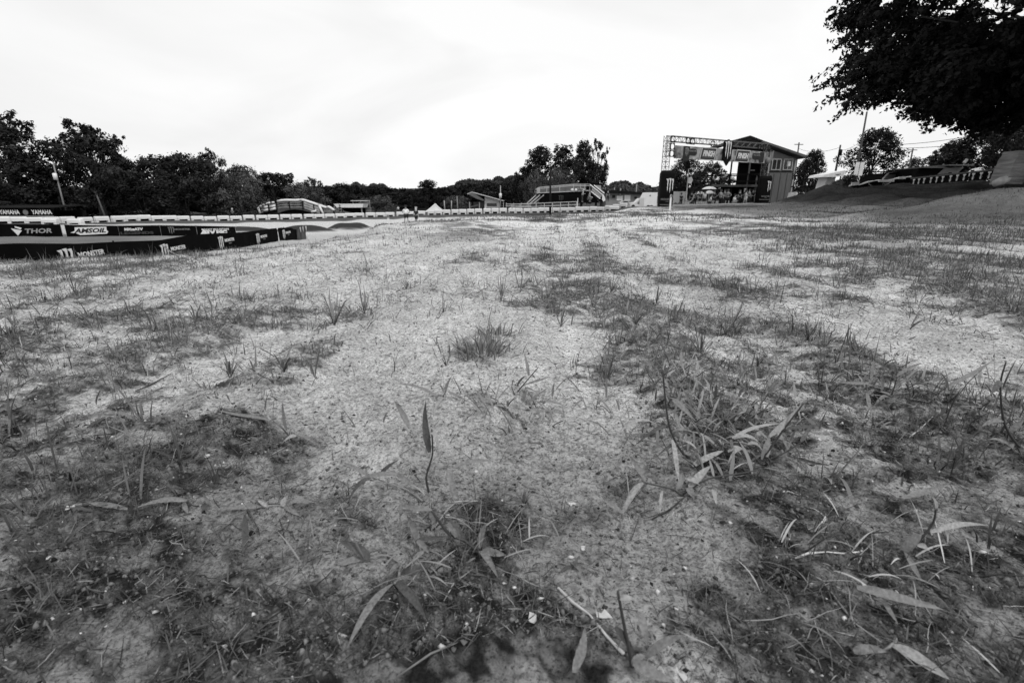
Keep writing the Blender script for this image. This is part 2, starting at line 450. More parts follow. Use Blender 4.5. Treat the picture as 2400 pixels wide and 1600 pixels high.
# ---------------------------------------------------------------- ground sheet
def build_ground():
    r = [.001, .05, .12, .2, .30]
    while r[-1] < 1500:
        r.append(r[-1] * (1.0046 if r[-1] < 3.5 else (1.009 if r[-1] < 130 else 1.05)))
    r = np.array(r)
    th = list(np.arange(-R(56), R(56), .0036))
    th += list(np.arange(R(56), R(304), .0075))
    th = np.array(th); nt_, nr = len(th), len(r)
    RR, TT = np.meshgrid(r, th, indexing='ij')
    X = (RR * np.sin(TT)).ravel(); Y = (RR * np.cos(TT)).ravel()
    Z = hfull(X, Y)
    ids = np.arange(nr * nt_).reshape(nr, nt_)
    a = ids[:-1, :]; b = ids[1:, :]
    Q = np.stack([a, np.roll(a, -1, 1), np.roll(b, -1, 1), b], -1).reshape(-1, 4)[:, ::-1]
    V = np.stack([X, Y, Z], 1)
    # albedo of the different soils and turfs, with vignetting painted in near the viewer
    D = np.maximum(Y, 1); px = 1200 + 1180 * X / D
    v = veg(X, Y)
    rr = np.hypot(X, Y)
    big = fbm(X * .8, Y * .8, 4, 11); fine = fbm(X * 9, Y * 9, 3, 4)
    dirt = .77 + .18 * (big - .5) + .26 * (fine - .5) + .02 * sst(3, 7, rr)
    sr_, rw_ = rows(X, Y); dirt = dirt + (.24 * (fbm(sr_ * 24, Y * 2.4, 3, 47) - .5) - .05 * rw_) * (1 - sst(9, 16, rr))
    litter = .10 - .055 * (1 - sst(.9, 1.4, Y)) + .18 * (fine - .5)  # litter colour lowered close to the viewer as part of the vignetting
    vignette = (1 - sst(.70, 1.35, Y + .5 * (big - .5))) * sst(.28, .50, fbm(X * 3, Y * 3, 3, 71)); dirt = dirt * (1 - .50 * vignette)  # lens vignetting painted into the near soil colour in blotches
    litter = np.maximum(litter, .035); k_ = np.clip(v, 0, .74 - .10 * sst(1.0, 1.8, Y)) * (.62 + .76 * sst(.3, .7, fbm(X * 55, Y * 55, 2, 14))); n = dirt * (1 - k_) + litter * k_
    far = sst(4.5, 9, rr)
    # far turf patches on the mound crest
    tp = sst(.42, .62, fbm(X * .9, Y * .55, 5, 31)) * sst(.3, .6, fbm(X * 4, Y * 2.2, 3, 33) + .1)
    n = n * (1 - far) + far * (.84 - .50 * tp * sst(820, 1150, px) - .14 * tp)
    def mixin(nv, w):
        return lambda old: old * (1 - w) + nv * w
    # ramp and track on the left below the crest
    z = hbase(X, Y)
    lf = 1 - sst(820, 960, px)
    w = lf * sst(5.5, 9, D)
    n = mixin(.50 + .14 * (big - .5), w)(n)
    w = (1 - sst(250, 620, px)) * sst(14, 20, D); n = mixin(.17 + .08 * (big - .5), w)(n)
    # bright track down in the valley
    w = sst(37, 44, D) * (1 - sst(1180, 1420, px)) * (1 - sst(84, 94, D))
    n = mixin(.62 + .05 * (big - .5), w)(n)
    w = sst(37, 44, D) * (1 - sst(330, 600, px)) * (1 - sst(84, 94, D)); n = mixin(.45, w * .6)(n)
    # green banks below and behind the barrier row
    row = np.interp(px, [0, 300, 550, 700, 800, 900, 1000, 1200, 1400, 1500], [58, 68, 79, 85, 88, 91, 93, 92, 92, 60])
    w = sst(row - 3, row, D) * (1 - sst(1470, 1540, px)); n = mixin(.085 + .06 * (big - .5), w)(n)
    for bx, by, a_, rx, ry, p in _BUMPS[:5]:
        q = ((X - bx) / rx) ** 2 + ((Y - by) / ry) ** 2
        n = mixin(.04, sst(.10, .32, np.exp(-np.maximum(q, 1e-9) ** (1 / p))))(n)
    # mown turf track and hill on the right
    d0 = np.interp(px, [1450, 1600, 1800, 2100, 2400], [40, 18, 12.5, 9, 7.5])
    w = sst(1480, 1600, px) * sst(d0, d0 * 1.35, D)
    n = mixin(.25 - .15 * sst(1650, 2300, px) + .10 * (big - .5) + .12 * (fine - .5), w)(n)
    w = sst(1650, 2150, px) * sst(4.0, 8, D) * (1 - sst(d0, d0 * 1.35, D)); n = mixin(.34 + .3 * (fine - .5), w * .6)(n)
    hill = sst(.12, .5, z) * sst(1800, 1850, px) * sst(d0, d0 * 1.5, D)
    n = mixin(.034 + .09 * (big - .5) + .04 * (fine - .5), hill)(n)
    rdg = sst(1980, 2200, px) * sst(8.5, 11, D) * (1 - sst(15.5, 18, D)); n = mixin(.13 + .12 * (big - .5) + .08 * (fine - .5), rdg)(n)  # ridge painted lighter so that it looks lit against the hill
    n = np.maximum(n, .012)
    n = mixin(.05, sst(110, 160, D))(n)
    me = npmesh('ground', V, Q, n, True)
    m = bpy.data.materials.new('ground_soil'); m.use_nodes = True
    t = m.node_tree; b = t.nodes['Principled BSDF']
    b.inputs['Roughness'].default_value = .95; b.inputs['Specular IOR Level'].default_value = .15
    at = t.nodes.new('ShaderNodeAttribute'); at.attribute_name = 'tone'
    tcn = t.nodes.new('ShaderNodeTexCoord')
    def noise(sc, det, ro=.6):
        k = t.nodes.new('ShaderNodeTexNoise'); k.inputs['Scale'].default_value = sc; k.inputs['Detail'].default_value = det; k.inputs['Roughness'].default_value = ro
        t.links.new(tcn.outputs['Object'], k.inputs['Vector']); return k
    def rng(src, a, b_, c, d):
        k = t.nodes.new('ShaderNodeMapRange'); k.inputs[1].default_value = a; k.inputs[2].default_value = b_; k.inputs[3].default_value = c; k.inputs[4].default_value = d
        t.links.new(src, k.inputs['Value']); return k.outputs[0]
    def mul(a, b_, op='MULTIPLY'):
        k = t.nodes.new('ShaderNodeMath'); k.operation = op
        t.links.new(a, k.inputs[0]); t.links.new(b_, k.inputs[1]); return k.outputs[0]
    n1 = noise(90, 8, .7); n2 = noise(11, 6, .65); n3 = noise(260, 3)
    g = mul(rng(n1.outputs['Fac'], .40, .56, .50, 1.08), rng(n2.outputs['Fac'], .35, .65, .80, 1.08))
    sp = rng(n3.outputs['Fac'], .36, .47, .40, 1.0)
    g = mul(g, sp)
    t.links.new(mul(at.outputs['Fac'], g), b.inputs['Base Color'])
    h = t.nodes.new('ShaderNodeMath'); h.operation = 'ADD'
    t.links.new(n1.outputs['Fac'], h.inputs[0]); t.links.new(mul(n3.outputs['Fac'], rng(n3.outputs['Fac'], 0, 1, .5, .5)), h.inputs[1])
    bn = t.nodes.new('ShaderNodeBump'); bn.inputs['Strength'].default_value = 1.0; bn.inputs['Distance'].default_value = .014
    t.links.new(h.outputs[0], bn.inputs['Height']); t.links.new(bn.outputs['Normal'], b.inputs['Normal'])
    o = link('ground', me, m); tag(o, 'sandy trodden field falling to the track in the valley', 'ground', kind='structure')
    return o
build_ground()
# ---------------------------------------------------------------- low vegetation
def blades(rng, P, head, L, w, lean, curl, nseg=4, twist=None, base_w=.7, tone=None, sag=0.0):
    """N ribbons: base points P(N,3), heading, length, half width, lean from vertical, extra bend"""
    N = len(L); k = nseg + 1
    tt = np.linspace(0, 1, k)[None, :]
    ang = lean[:, None] + curl[:, None] * tt ** 1.3
    dl = L[:, None] / nseg
    dz = np.cos(ang) * dl; dh = np.sin(ang) * dl
    H = np.concatenate([np.zeros((N, 1)), np.cumsum(dh[:, :-1], 1)], 1)
    Z = np.concatenate([np.zeros((N, 1)), np.cumsum(dz[:, :-1], 1)], 1)
    wob = (rng.rand(N, k) - .5) * L[:, None] * sag
    wob[:, 0] = 0
    cx = P[:, 0:1] + np.sin(head)[:, None] * H + np.cos(head)[:, None] * wob
    cy = P[:, 1:2] + np.cos(head)[:, None] * H - np.sin(head)[:, None] * wob
    cz = P[:, 2:3] + Z
    if twist is None: twist = rng.uniform(-.9, .9, N)
    prof = np.interp(tt[0], [0, .25, .6, .85, 1], [base_w, 1, .85, .45, .04])[None, :]
    wx = np.cos(head) * np.cos(twist); wy = -np.sin(head) * np.cos(twist); wz = np.sin(twist)
    ox = wx[:, None] * w[:, None] * prof; oy = wy[:, None] * w[:, None] * prof; oz = wz[:, None] * w[:, None] * prof
    A = np.stack([cx - ox, cy - oy, cz - oz], -1); B = np.stack([cx + ox, cy + oy, cz + oz], -1)
    V = np.stack([A, B], 2).reshape(N, k * 2, 3)
    q = np.array([[2 * i, 2 * i + 1, 2 * i + 3, 2 * i + 2] for i in range(nseg)])
    Q = (q[None] + (np.arange(N) * 2 * k)[:, None, None]).reshape(-1, 4)
    T = None if tone is None else np.repeat(tone, 2 * k)
    return V.reshape(-1, 3), Q, T
def merge(parts):
    V = []; Q = []; T = []; o = 0
    for v, q, t in parts:
        V.append(v); Q.append(q + o); T.append(t); o += len(v)
    return np.vstack(V), np.vstack(Q), np.concatenate(T)
def scatter(rng, n, r0, r1, power=1.0, half=R(70), dens=None):
    """random points in the wedge r0..r1 with probability dens(x, y)"""
    n = int(n * 1.3); out = np.zeros((0, 2)); need = n
    for _ in range(40):
        m = max(4000, need * 3)
        r = (rng.rand(m) * (r1 ** power - r0 ** power) + r0 ** power) ** (1 / power)
        th = rng.uniform(-half, half, m)
        p = np.stack([r * np.sin(th), r * np.cos(th)], 1)
        if dens is not None: p = p[rng.rand(m) < dens(p[:, 0], p[:, 1])]
        out = np.vstack([out, p[:need]]); need = n - len(out)
        if need <= 0: break
    return out
def M_GRASS(): return mat('grass_blades', .24, .6, .15, 12, tone='tone', trans=.12, spec=.35)
def stuff(name, parts, m, label, cat, smooth=True):
    V, Q, T = merge(parts)
    o = link(name, npmesh(name, V, Q, T, smooth), m)
    return tag(o, label, cat, kind='stuff')
def on(p, dz=0.0):
    return np.stack([p[:, 0], p[:, 1], hfull(p[:, 0], p[:, 1]) + dz], 1)
def turf_ok(x, y):
    """where foreground weeds grow at all: not on the smooth track"""
    px = 1200 + 1180 * x / np.maximum(y, .5)
    d0 = np.interp(px, [0, 500, 700, 900, 1200, 1450, 1600, 1800, 2100, 2400], [6, 6.5, 8, 14, 26, 30, 19, 14, 10.5, 9])
    return (y < d0).astype(float)
def build_grass():
    rng = np.random.RandomState(3)
    P = []
    # thatch: dry straws and rootlets on the soil; the blackest stand in for shadows
    d = lambda x, y: np.clip(.12 + veg(x, y) ** 1.1 * .9, 0, 1) * turf_ok(x, y)
    p = scatter(rng, 42000, .45, 3.2, 1.25, dens=d); n = len(p)
    tone = np.where(rng.rand(n) < .13, rng.uniform(1.0, 2.4, n), rng.uniform(.04, .7, n)) * (1 - .45 * (1 - sst(.8, 1.3, p[:, 1])))  # straws toned down near the viewer for the painted vignetting
    P.append(blades(rng, on(p, .001), rng.uniform(0, 6.28, n), rng.gamma(2.2, .009, n) + .006, rng.uniform(.0003, .0008, n),
                    rng.uniform(1.15, 1.6, n), rng.uniform(-.3, .35, n), 4, tone=tone, sag=.06))
    p = scatter(rng, 38000, 2.2, 9, 1.3, dens=lambda x, y: np.clip(d(x, y) + .10, 0, 1) * turf_ok(x, y)); n = len(p)
    tone = np.where(rng.rand(n) < .25, rng.uniform(.9, 1.8, n), rng.uniform(.04, .45, n))
    P.append(blades(rng, on(p, .002), rng.uniform(0, 6.28, n), rng.gamma(3, .014, n) + .01, rng.uniform(.0007, .0018, n),
                    rng.uniform(1.0, 1.6, n), rng.uniform(-.3, .35, n), 3, tone=tone, sag=.2))
    stuff('dead_grass', P, M_GRASS(), 'dry straw, rootlets and dead grass strewn over the sandy soil', 'dead grass')
    P = []
    # small living tufts
    def tufts(nt, r0, r1, pw, per, Lm, w, tn, sd, dens, ns=4):
        c = scatter(rng, nt, r0, r1, pw, dens=dens); k = rng.poisson(per, len(c)) + 2
        size = rng.uniform(.5, 1.5, len(c)) ** 1.3
        i = np.repeat(np.arange(len(c)), k); n = len(i)
        off = rng.normal(0, 1, (n, 2)) * (sd * size[i])[:, None]
        p = c[i] + off
        out = np.arctan2(off[:, 0], off[:, 1]) + rng.normal(0, .6, n)
        tone = np.clip((.45 + .55 * rng.rand(len(c)))[i] * rng.uniform(.6, 1.35, n), .1, 1.6) * tn * (1 - .35 * (1 - sst(.8, 1.3, p[:, 1])))  # blade tone falls near the viewer, vignetting put into the colour
        return blades(rng, on(p, -.003), out, size[i] * rng.gamma(6, Lm / 6, n), rng.uniform(.6, 1.3, n) * w,
                      np.abs(rng.normal(.45, .45, n)), rng.uniform(0, 1.1, n), ns, tone=tone)
    dv = lambda x, y: np.clip(veg(x, y) ** 1.5 + .02, 0, 1) * turf_ok(x, y)
    dw = lambda x, y: np.clip(veg(x, y) ** 1.3 + .04, 0, 1) * turf_ok(x, y)
    P.append(tufts(900, .55, 2.4, 1.6, 6, .024, .0009, .75, .012, dv))
    P.append(tufts(330, .9, 3.6, 1.7, 4, .048, .0022, .8, .014, dv, 5))
    P.append(tufts(360, 1.0, 5.0, 1.6, 3, .050, .0015, .45, .012, dw, 5))
    P.append(tufts(900, 1.3, 6.5, 1.5, 7, .026, .0012, .35, .016, lambda x, y: np.clip(.12 + .5 * veg(x, y), 0, 1) * turf_ok(x, y)))
    P.append(tufts(1100, 2.0, 6.5, 1.6, 9, .030, .0016, .6, .022, dv))
    P.append(tufts(800, 2.6, 8, 1.7, 6, .055, .0020, .55, .03, dw))
    P.append(tufts(3400, 5.5, 16, 1.5, 9, .034, .003, .5, .06, dw, 3))
    P.append(tufts(3000, 13, 34, 1.4, 8, .045, .007, .45, .13, dw, 2))
    # fringe of longer grass at the left brow and the right edge of the field
    fr = lambda x, y: np.exp(-((1200 + 1180 * x / np.maximum(y, .5) - 100) / 420) ** 2) * sst(3.0, 4.0, y) * (1 - sst(5.2, 6.4, y))
    P.append(tufts(2000, 3, 9, 1.2, 8, .020, .0020, .95, .03, fr, 3))
    fr2 = lambda x, y: sst(1750, 2000, 1200 + 1180 * x / np.maximum(y, .5)) * sst(5.0, 7.0, y) * (1 - sst(9, 11, y))
    P.append(tufts(1800, 6, 16, 1.2, 8, .045, .0035, .45, .06, fr2, 3))
    def hillturf(x, y):
        px = 1200 + 1180 * x / np.maximum(y, .5)
        d0 = np.interp(px, [1450, 1600, 1800, 2100, 2400], [40, 19, 13, 9.5, 8])
        return sst(1500, 1700, px) * sst(d0, d0 * 1.25, y) * (.25 + .75 * sst(.4, .6, fbm(x * .7, y * .35, 3, 8)))
    hp = lambda x, y: 1200 + 1180 * x / np.maximum(y, .5)
    P.append(tufts(4200, 17, 50, 1.4, 9, .050, .008, .10, .20, lambda x, y: hillturf(x, y) * sst(1800, 1900, hp(x, y)), 2))
    P.append(tufts(3600, 9, 50, 1.5, 9, .040, .006, .42, .14, lambda x, y: hillturf(x, y) * (1 - sst(16, 19, y) * sst(1750, 1850, hp(x, y))), 2))
    stuff('grass', P, M_GRASS(), 'short green weeds and grass tufts growing in patches across the field', 'grass')
    # clods, grit and pebbles
    p = scatter(rng, 60000, .45, 5.0, 1.0, dens=lambda x, y: np.clip(.16 + .7 * veg(x, y), 0, 1) * turf_ok(x, y)); n = len(p)
    s = np.minimum(rng.gamma(2.0, .0009, n) + .0007, .005)
    s = s * (1 + np.hypot(p[:, 0], p[:, 1]) * .10)
    oct_ = np.array([[1, 0, 0], [0, 1, 0], [-1, 0, 0], [0, -1, 0], [0, 0, .8], [0, 0, -.6]])
    dirs = oct_[None] * rng.uniform(.5, 1.3, (n, 6, 1)) + rng.normal(0, .18, (n, 6, 3))
    V = on(p)[:, None, :] + dirs * s[:, None, None]
    f = np.array([[0, 1, 4], [1, 2, 4], [2, 3, 4], [3, 0, 4], [1, 0, 5], [2, 1, 5], [3, 2, 5], [0, 3, 5]])
    Q = (f[None] + (np.arange(n) * 6)[:, None, None]).reshape(-1, 3)
    tone = np.repeat(np.where(rng.rand(n) < .03, rng.uniform(1.2, 2.4, n), rng.uniform(.08, 1.1, n) * (1 - .4 * (1 - sst(.8, 1.3, p[:, 1])))), 6)  # crumbs near the viewer also carry the painted vignetting
    o = link('soil_clods', npmesh('soil_clods', V.reshape(-1, 3), Q, tone), mat('clod_soil', .27, .95, .2, 60, tone='tone', spec=.1))
    tag(o, 'crumbs of soil, grit and pebbles lying on the sand', 'soil crumbs', kind='stuff')
build_grass()

# ---------------------------------------------------------------- single weeds, stems and leaves set out where the photograph shows them
def ribbon(a, b, w, arch=.0, side=None, n=11, fold=.32, droop=0.0, wavy=.0):
    """broad grass leaf from a to b, arched upward, with a folded midrib"""
    a = Vector(a); b = Vector(b); d = b - a; L = d.length
    up = Vector((0, 0, 1))
    s = side if side is not None else d.cross(up)
    if s.length < 1e-6: s = Vector((1, 0, 0))
    s = s.normalized(); nrm = s.cross(d).normalized()
    if nrm.z < 0: nrm = -nrm
    vs = []; fs = []; hsh = math.sin(L * 7919.0 + a.x * 311.0); tws = hsh * 1.5; bend = math.cos(L * 5077.0 + b.y * 97.0)
    for i in range(n):
        t = i / (n - 1)
        c = a + d * t + up * (arch * L * 4 * t * (1 - t)) + up * (-droop * L * t ** 3) + nrm * (wavy * L * math.sin(t * 7))
        ww = w * float(np.interp(t, [0, .12, .35, .7, .9, 1], [.45, .85, 1, .72, .34, .03]))
        tw = (t - .4) * tws; s2 = s * math.cos(tw) + nrm * math.sin(tw); n2 = nrm * math.cos(tw) - s * math.sin(tw)
        c = c + s * (L * .05 * bend * math.sin(math.pi * t))
        vs += [c - s2 * ww * (1 + .07 * math.sin(t * 31 + L * 900)) + n2 * ww * fold, c, c + s2 * ww + n2 * ww * fold]
    for i in range(n - 1):
        o = i * 3
        fs += [(o, o + 1, o + 4, o + 3), (o + 1, o + 2, o + 5, o + 4)]
    return vs, fs
ML1 = mat('weed_leaf', .18, .5, .32, 260, trans=.2, spec=.35, bump_s=.001, bscale=500)
ML2 = mat('dark_weed_leaf', .065, .5, .35, 260, trans=.15, spec=.3, bump_s=.001, bscale=500)
ML3 = mat('pale_weed_leaf', .30, .5, .3, 260, trans=.2, spec=.35, bump_s=.001, bscale=500)
MS1 = mat('weed_stem', .045, .55, .25, 60, spec=.3)
MS2 = mat('pale_weed_stem', .20, .6, .25, 60)
WORLD = W
def hero(label, base, stems, leaves, group=None):
    """base (px,py); stems [(points px,py,dD)], w, pale]; leaves (x0,y0,x1,y1,width_mm,arch,tone,dD0,dD1)"""
    D = DG(base[1]); b = WORLD(base[0], base[1], D)
    b.z = hz(b.x, b.y) - .003
    t = thing('weed_plant', label, 'weed', b, 0, group)
    def W(px, py, d):    # keep every point of the plant above the soil: rows below the base lie nearer
        p = WORLD(px, py, d); z0 = .008 + .006 * math.sin(px * 1.7)
        if p.z < z0:
            k = (WORLD(px, py, 1.0).z - CAMH)
            p = WORLD(px, py, (z0 - CAMH) / k); p.z = max(p.z, hz(p.x, p.y) + .004)
        return p
    for pts, wd, pale in stems:
        q = [W(p[0], p[1], D + (p[2] if len(p) > 2 else 0)) - b for p in pts]
        if abs(pts[0][0] - base[0]) + abs(pts[0][1] - base[1]) < 3: q[0] = Vector((0, 0, 0))
        # smooth polyline
        r = []
        for i in range(len(q) - 1):
            p0 = q[max(i - 1, 0)]; p1 = q[i]; p2 = q[i + 1]; p3 = q[min(i + 2, len(q) - 1)]
            for k in range(4):
                s = k / 4
                r.append(.5 * ((2 * p1) + (-p0 + p2) * s + (2 * p0 - 5 * p1 + 4 * p2 - p3) * s * s + (-p0 + 3 * p1 - 3 * p2 + p3) * s ** 3))
        r.append(q[-1])
        MB().tube(r, [wd * (1 - .5 * i / len(r)) for i in range(len(r))], 6).build('stem', MS2 if pale else MS1, t, smooth=True)
    for lf in leaves:
        x0, y0, x1, y1, wm, arch = lf[:6]
        tn = lf[6] if len(lf) > 6 else 1
        d0 = lf[7] if len(lf) > 7 else 0; d1 = lf[8] if len(lf) > 8 else d0
        A = W(x0, y0, D + d0) - b; B = W(x1, y1, D + d1) - b
        # keep the blade turned towards the sky but partly to the viewer
        dd = (B - A); up = Vector((0, -.6, .8))
        side = dd.cross(up)
        vs, fs = ribbon(A, B, wm / 1000.0 * .82, arch, side, wavy=.012)
        MB().add(vs, fs).build('leaf', (ML2, ML1, ML3)[tn], t, smooth=True)
    return t
HG = 'broad leaved grass weeds in the foreground'
hero('tallest weed of the large clump, with an upright dark stem and drooping leaves', (1624,1102),
 [([(1624,1102),(1601,1062),(1578,1024),(1566,986),(1558,920),(1553,866)], .0027, 0), ([(1613,1085),(1601,1055),(1599,1030)], .0016, 1),
  ([(1578,1024),(1560,1005),(1541,992)], .0014, 1)],
 [(1563,996,1484,1049,4.0,.12,0,0,-.02),(1540,996,1436,1031,4.2,.20,2,0,-.03),(1592,1042,1541,1068,4.5,.18,0,-.01,-.05),(1575,1030,1592,1132,5.5,.02,2,-.02,-.10),
  (1599,1032,1646,1070,3.2,.22,2,0,-.02),(1620,1108,1696,1056,7,.10,2,-.02,0),(1654,1085,1609,1062,5,.12,2,0,0.02),(1576,937,1632,988,4.5,.06,1,.02,.0),(1570,932,1626,982,4,.09,1,.05,.02),
  (1566,905,1541,880,4,.1,1,.02,.05),(1578,1010,1630,1018,4,.2,1,.0,.0),(1590,1000,1582,965,5,.05,2,.03,.03),(1612,1000,1600,1028,4.5,.1,1)], HG)
hero('weed with a long leaning dark stem and one broad pale leaf in the large clump', (1757,1106),
 [([(1757,1106),(1778,1084),(1798,1060),(1840,1002),(1884,944)], .0026, 0), ([(1798,1078),(1840,1060),(1880,1034)], .0018, 0)],
 [(1803,1024,1878,946,7,.03,2,0,.02),(1844,1006,1924,996,4.5,.05,0,0,.03),(1790,1062,1802,1018,7,.1,2,0,0),(1878,1034,1898,1000,5,.03,1),(1852,1070,1943,1090,4.2,.02,0,.02,-.03),
  (1716,1026,1832,992,4.2,.05,2,.0,.02),(1742,1054,1704,1090,4,.25,2,-.01,-.03),(1752,1040,1789,1062,5,.30,2),(1720,1028,1778,1036,5,.22,2),(1712,1030,1719,1060,4.5,.1,1),
  (1706,1058,1742,1052,5,.2,2),(1800,1078,1815,1094,4.5,.15,1),(1770,1105,1868,1180,4.5,.03,1,-.02,-.10),(1744,1056,1780,1084,3,.15,1)], HG)
hero('sprawling weed with blunt paired leaves at the lower left of the large clump', (1604,1178),
 [([(1604,1178),(1596,1160),(1576,1146),(1544,1138),(1510,1130)], .0022, 0), ([(1600,1158),(1660,1122),(1742,1108),(1785,1098)], .0018, 0), ([(1604,1178),(1570,1196),(1520,1212)], .0016, 0)],
 [(1512,1129,1474,1066,6,.03,1,0,.02),(1507,1131,1459,1198,5.5,.10,2,0,-.02),(1614,1140,1668,1090,8,.06,2,0,.02),(1612,1142,1626,1168,8,.1,1,0,-.01),(1670,1146,1679,1182,4.5,.06,2,-.02,-.05),
  (1588,1145,1600,1108,6,.05,2),(1640,1135,1605,1120,6,.1,2),(1700,1184,1746,1206,3.5,.12,2,-.02,-.03),(1552,1150,1549,1198,3,.02,2,-.01,-.03)], HG)
hero('three leaved weed shoots standing at the back of the large clump', (1778,960),
 [([(1778,960),(1788,940),(1803,920)], .0018, 0), ([(1770,962),(1740,944),(1712,930)], .0013, 1), ([(1700,968),(1702,950),(1693,930)], .001, 0)],
 [(1802,922,1799,878,7.5,.02,1,0,.03),(1806,918,1842,888,5,.03,1),(1804,916,1822,886,5,.03,1),(1783,950,1766,1000,7,.03,2,0,-.04),(1770,945,1830,990,4.5,.25,1,0,.02),
  (1775,948,1735,930,5,.12,2),(1722,936,1700,918,5,.1,2),(1706,918,1718,940,4,.05,2),(1740,930,1762,912,5,.05,1),(1690,950,1703,930,3.5,.1,2),(1684,912,1686,892,4,.05,1)], HG)
hero('upright weed with one vertical blade and a curled leaf, just left of the centre line', (1006,1168),
 [([(1006,1168),(999,1119),(1008,1085),(1014,1060),(1012,1005)], .0022, 0), ([(991,1174),(955,1148),(918,1134),(861,1115)], .0018, 1), ([(999,1119),(1020,1100),(1046,1094)], .0013, 1)],
 [(1006,1060,998,938,7.5,.01,0,0,.03),(1012,1012,1030,1062,5,.30,2,0,-.02),(934,1112,826,1128,5.5,.10,1,0,-.01),(869,1119,814,1182,5,.14,0,-.02,-.05),(866,1115,803,1083,4.5,.04,1),
  (930,1110,984,1150,6,.06,1),(893,1108,937,1076,4.5,.03,0),(1062,1097,1156,1080,5,.06,1,0,.02),(1050,1100,1076,1172,7,.04,1,-.02,-.05),(1004,1104,1022,1086,6,.1,2),(1000,1068,984,1040,4,.05,2),(960,1005,924,938,6.5,.04,1,.04,.08)], HG)
hero('weed with a thick slanting stem and pointed leaves at the bottom centre left', (1133,1293),
 [([(1133,1293),(1098,1272),(1056,1253),(1030,1222),(1012,1196)], .0028, 0)],
 [(1012,1196,936,1184,5,.06,1,0,.01),(1010,1198,1020,1228,4.5,.05,1),(978,1264,1046,1256,4.2,.05,0),(1096,1272,1052,1212,5.5,.03,0,0,.02),(1124,1283,1141,1225,5.5,.05,1),
  (1124,1291,1168,1354,5.5,.04,1,0,-.03),(1130,1290,1186,1300,7,.07,1,.0,.0),(1070,1258,1046,1228,5,.1,1)], HG)
hero('low weed with a curved pale stem and long broad leaves, lower left of centre', (941,1322),
 [([(941,1322),(936,1340),(934,1362),(926,1379,-.02)], .0022, 1), ([(941,1322),(905,1300),(865,1308)], .0016, 1)],
 [(922,1379,811,1522,6,.05,1,-.02,-.07),(930,1379,1000,1450,7,.05,0,-.02,-.05),(941,1341,1008,1329,8,.06,0),(938,1326,912,1364,4.5,.05,1),(866,1308,795,1267,8.5,.03,0),(860,1310,768,1342,5.5,.08,1,0,-.02),
  (976,1264,953,1206,6,.03,1),(978,1266,1005,1296,5,.05,1),(972,1310,1000,1288,4.5,.05,2)], HG)
hero('weed with a thick black stem at the bottom edge, right of centre', (1482,1562),
 [([(1482,1562),(1474,1520),(1458,1440),(1448,1384)], .0026, 0)],
 [(1480,1556,1515,1536,5,.1,1),(1512,1538,1606,1488,6,.06,1),(1496,1432,1519,1514,6,.02,1,.02,-.01),(1347,1576,1371,1463,7,.02,1,.02,.04),(1486,1550,1576,1600,8,.06,1,-.01,-.03),(1450,1400,1490,1404,4,.1,2),(1440,1470,1490,1540,5,.1,0)], HG)
hero('weed with a bent stem and long pale right pointing leaf, near the bottom right corner', (2109,1310),
 [([(2109,1310),(2128,1286),(2162,1258),(2188,1222),(2193,1190)], .0022, 0)],
 [(2180,1246,2316,1232,5,.07,2,0,.02),(2112,1292,2160,1252,8.5,.12,1),(2116,1168,2228,1129,5.5,.04,1,.05,.08),(2150,1276,2186,1300,5,.12,2),(2115,1290,2160,1362,5.5,.06,1,0,-.03),(2194,1192,2186,1166,5,.1,2)], HG)
hero('weed of broad arching blades lying in the bottom right corner', (2100,1500),
 [([(2100,1500),(2086,1530),(2060,1534)], .002, 1)],
 [(2008,1376,2210,1428,7,.06,1,.03,.0),(2086,1532,2222,1600,8,.10,2,-.01,-.02),(2000,1526,2074,1538,6,.05,1),(2060,1400,2104,1460,4,.12,1,.03,.0)], HG)
hero('tall dark weed stalk with one hanging leaf at the right edge of the field', (2388,1090),
 [([(2388,1090),(2368,1020),(2351,979),(2345,900),(2358,848)], .0024, 0)],
 [(2344,892,2320,925,7,.12,1),(2352,985,2300,1000,6,.1,1),(2366,1012,2400,980,6,.1,1),(2380,1060,2316,1030,6,.12,1),(2376,1040,2330,1075,6,.12,1)], HG)
hero('weed with a long leaf rising to the right, below the right hand field edge', (2158,956),
 [([(2158,956),(2185,930),(2220,906)], .0022, 0), ([(2090,925),(2098,900),(2102,882)], .0017, 0)],
 [(2220,906,2324,847,6.5,.03,1,0,.05),(2216,908,2212,862,4.5,.15,1),(2196,924,2272,929,5,.06,1),(2101,882,2160,851,5,.03,1),(2101,880,2088,838,4.5,.03,0),(2092,912,2136,890,4,.1,1),
  (2050,905,1958,896,5,.08,1),(2048,912,2006,948,5,.12,1),(2030,920,2044,972,6.5,.06,1),(2060,918,2115,942,5,.05,1),(2040,888,2047,842,5.5,.03,1,.02,.04),(2080,925,2048,952,5,.1,1),(2064,918,2070,886,6,.1,1)], HG)
hero('two leaf weed shoot with rounded tips standing left of the large clump', (1460,1208),
 [([(1460,1208),(1458,1200)], .003, 1)],
 [(1459,1200,1510,1132,5,.08,2,0,.02),(1457,1202,1409,1162,5.5,.02,1)], HG)
hero('weed with a V shaped stem in front of the dense central tuft', (1210,926),
 [([(1210,926),(1228,900),(1262,860)], .002, 0), ([(1206,926),(1200,908),(1202,890)], .0015, 0)],
 [(1240,880,1228,826,5.5,.03,1,0,.03),(1226,904,1290,882,4,.05,1),(1230,908,1260,920,4,.08,1),(1212,905,1232,880,4,.06,0)], HG)
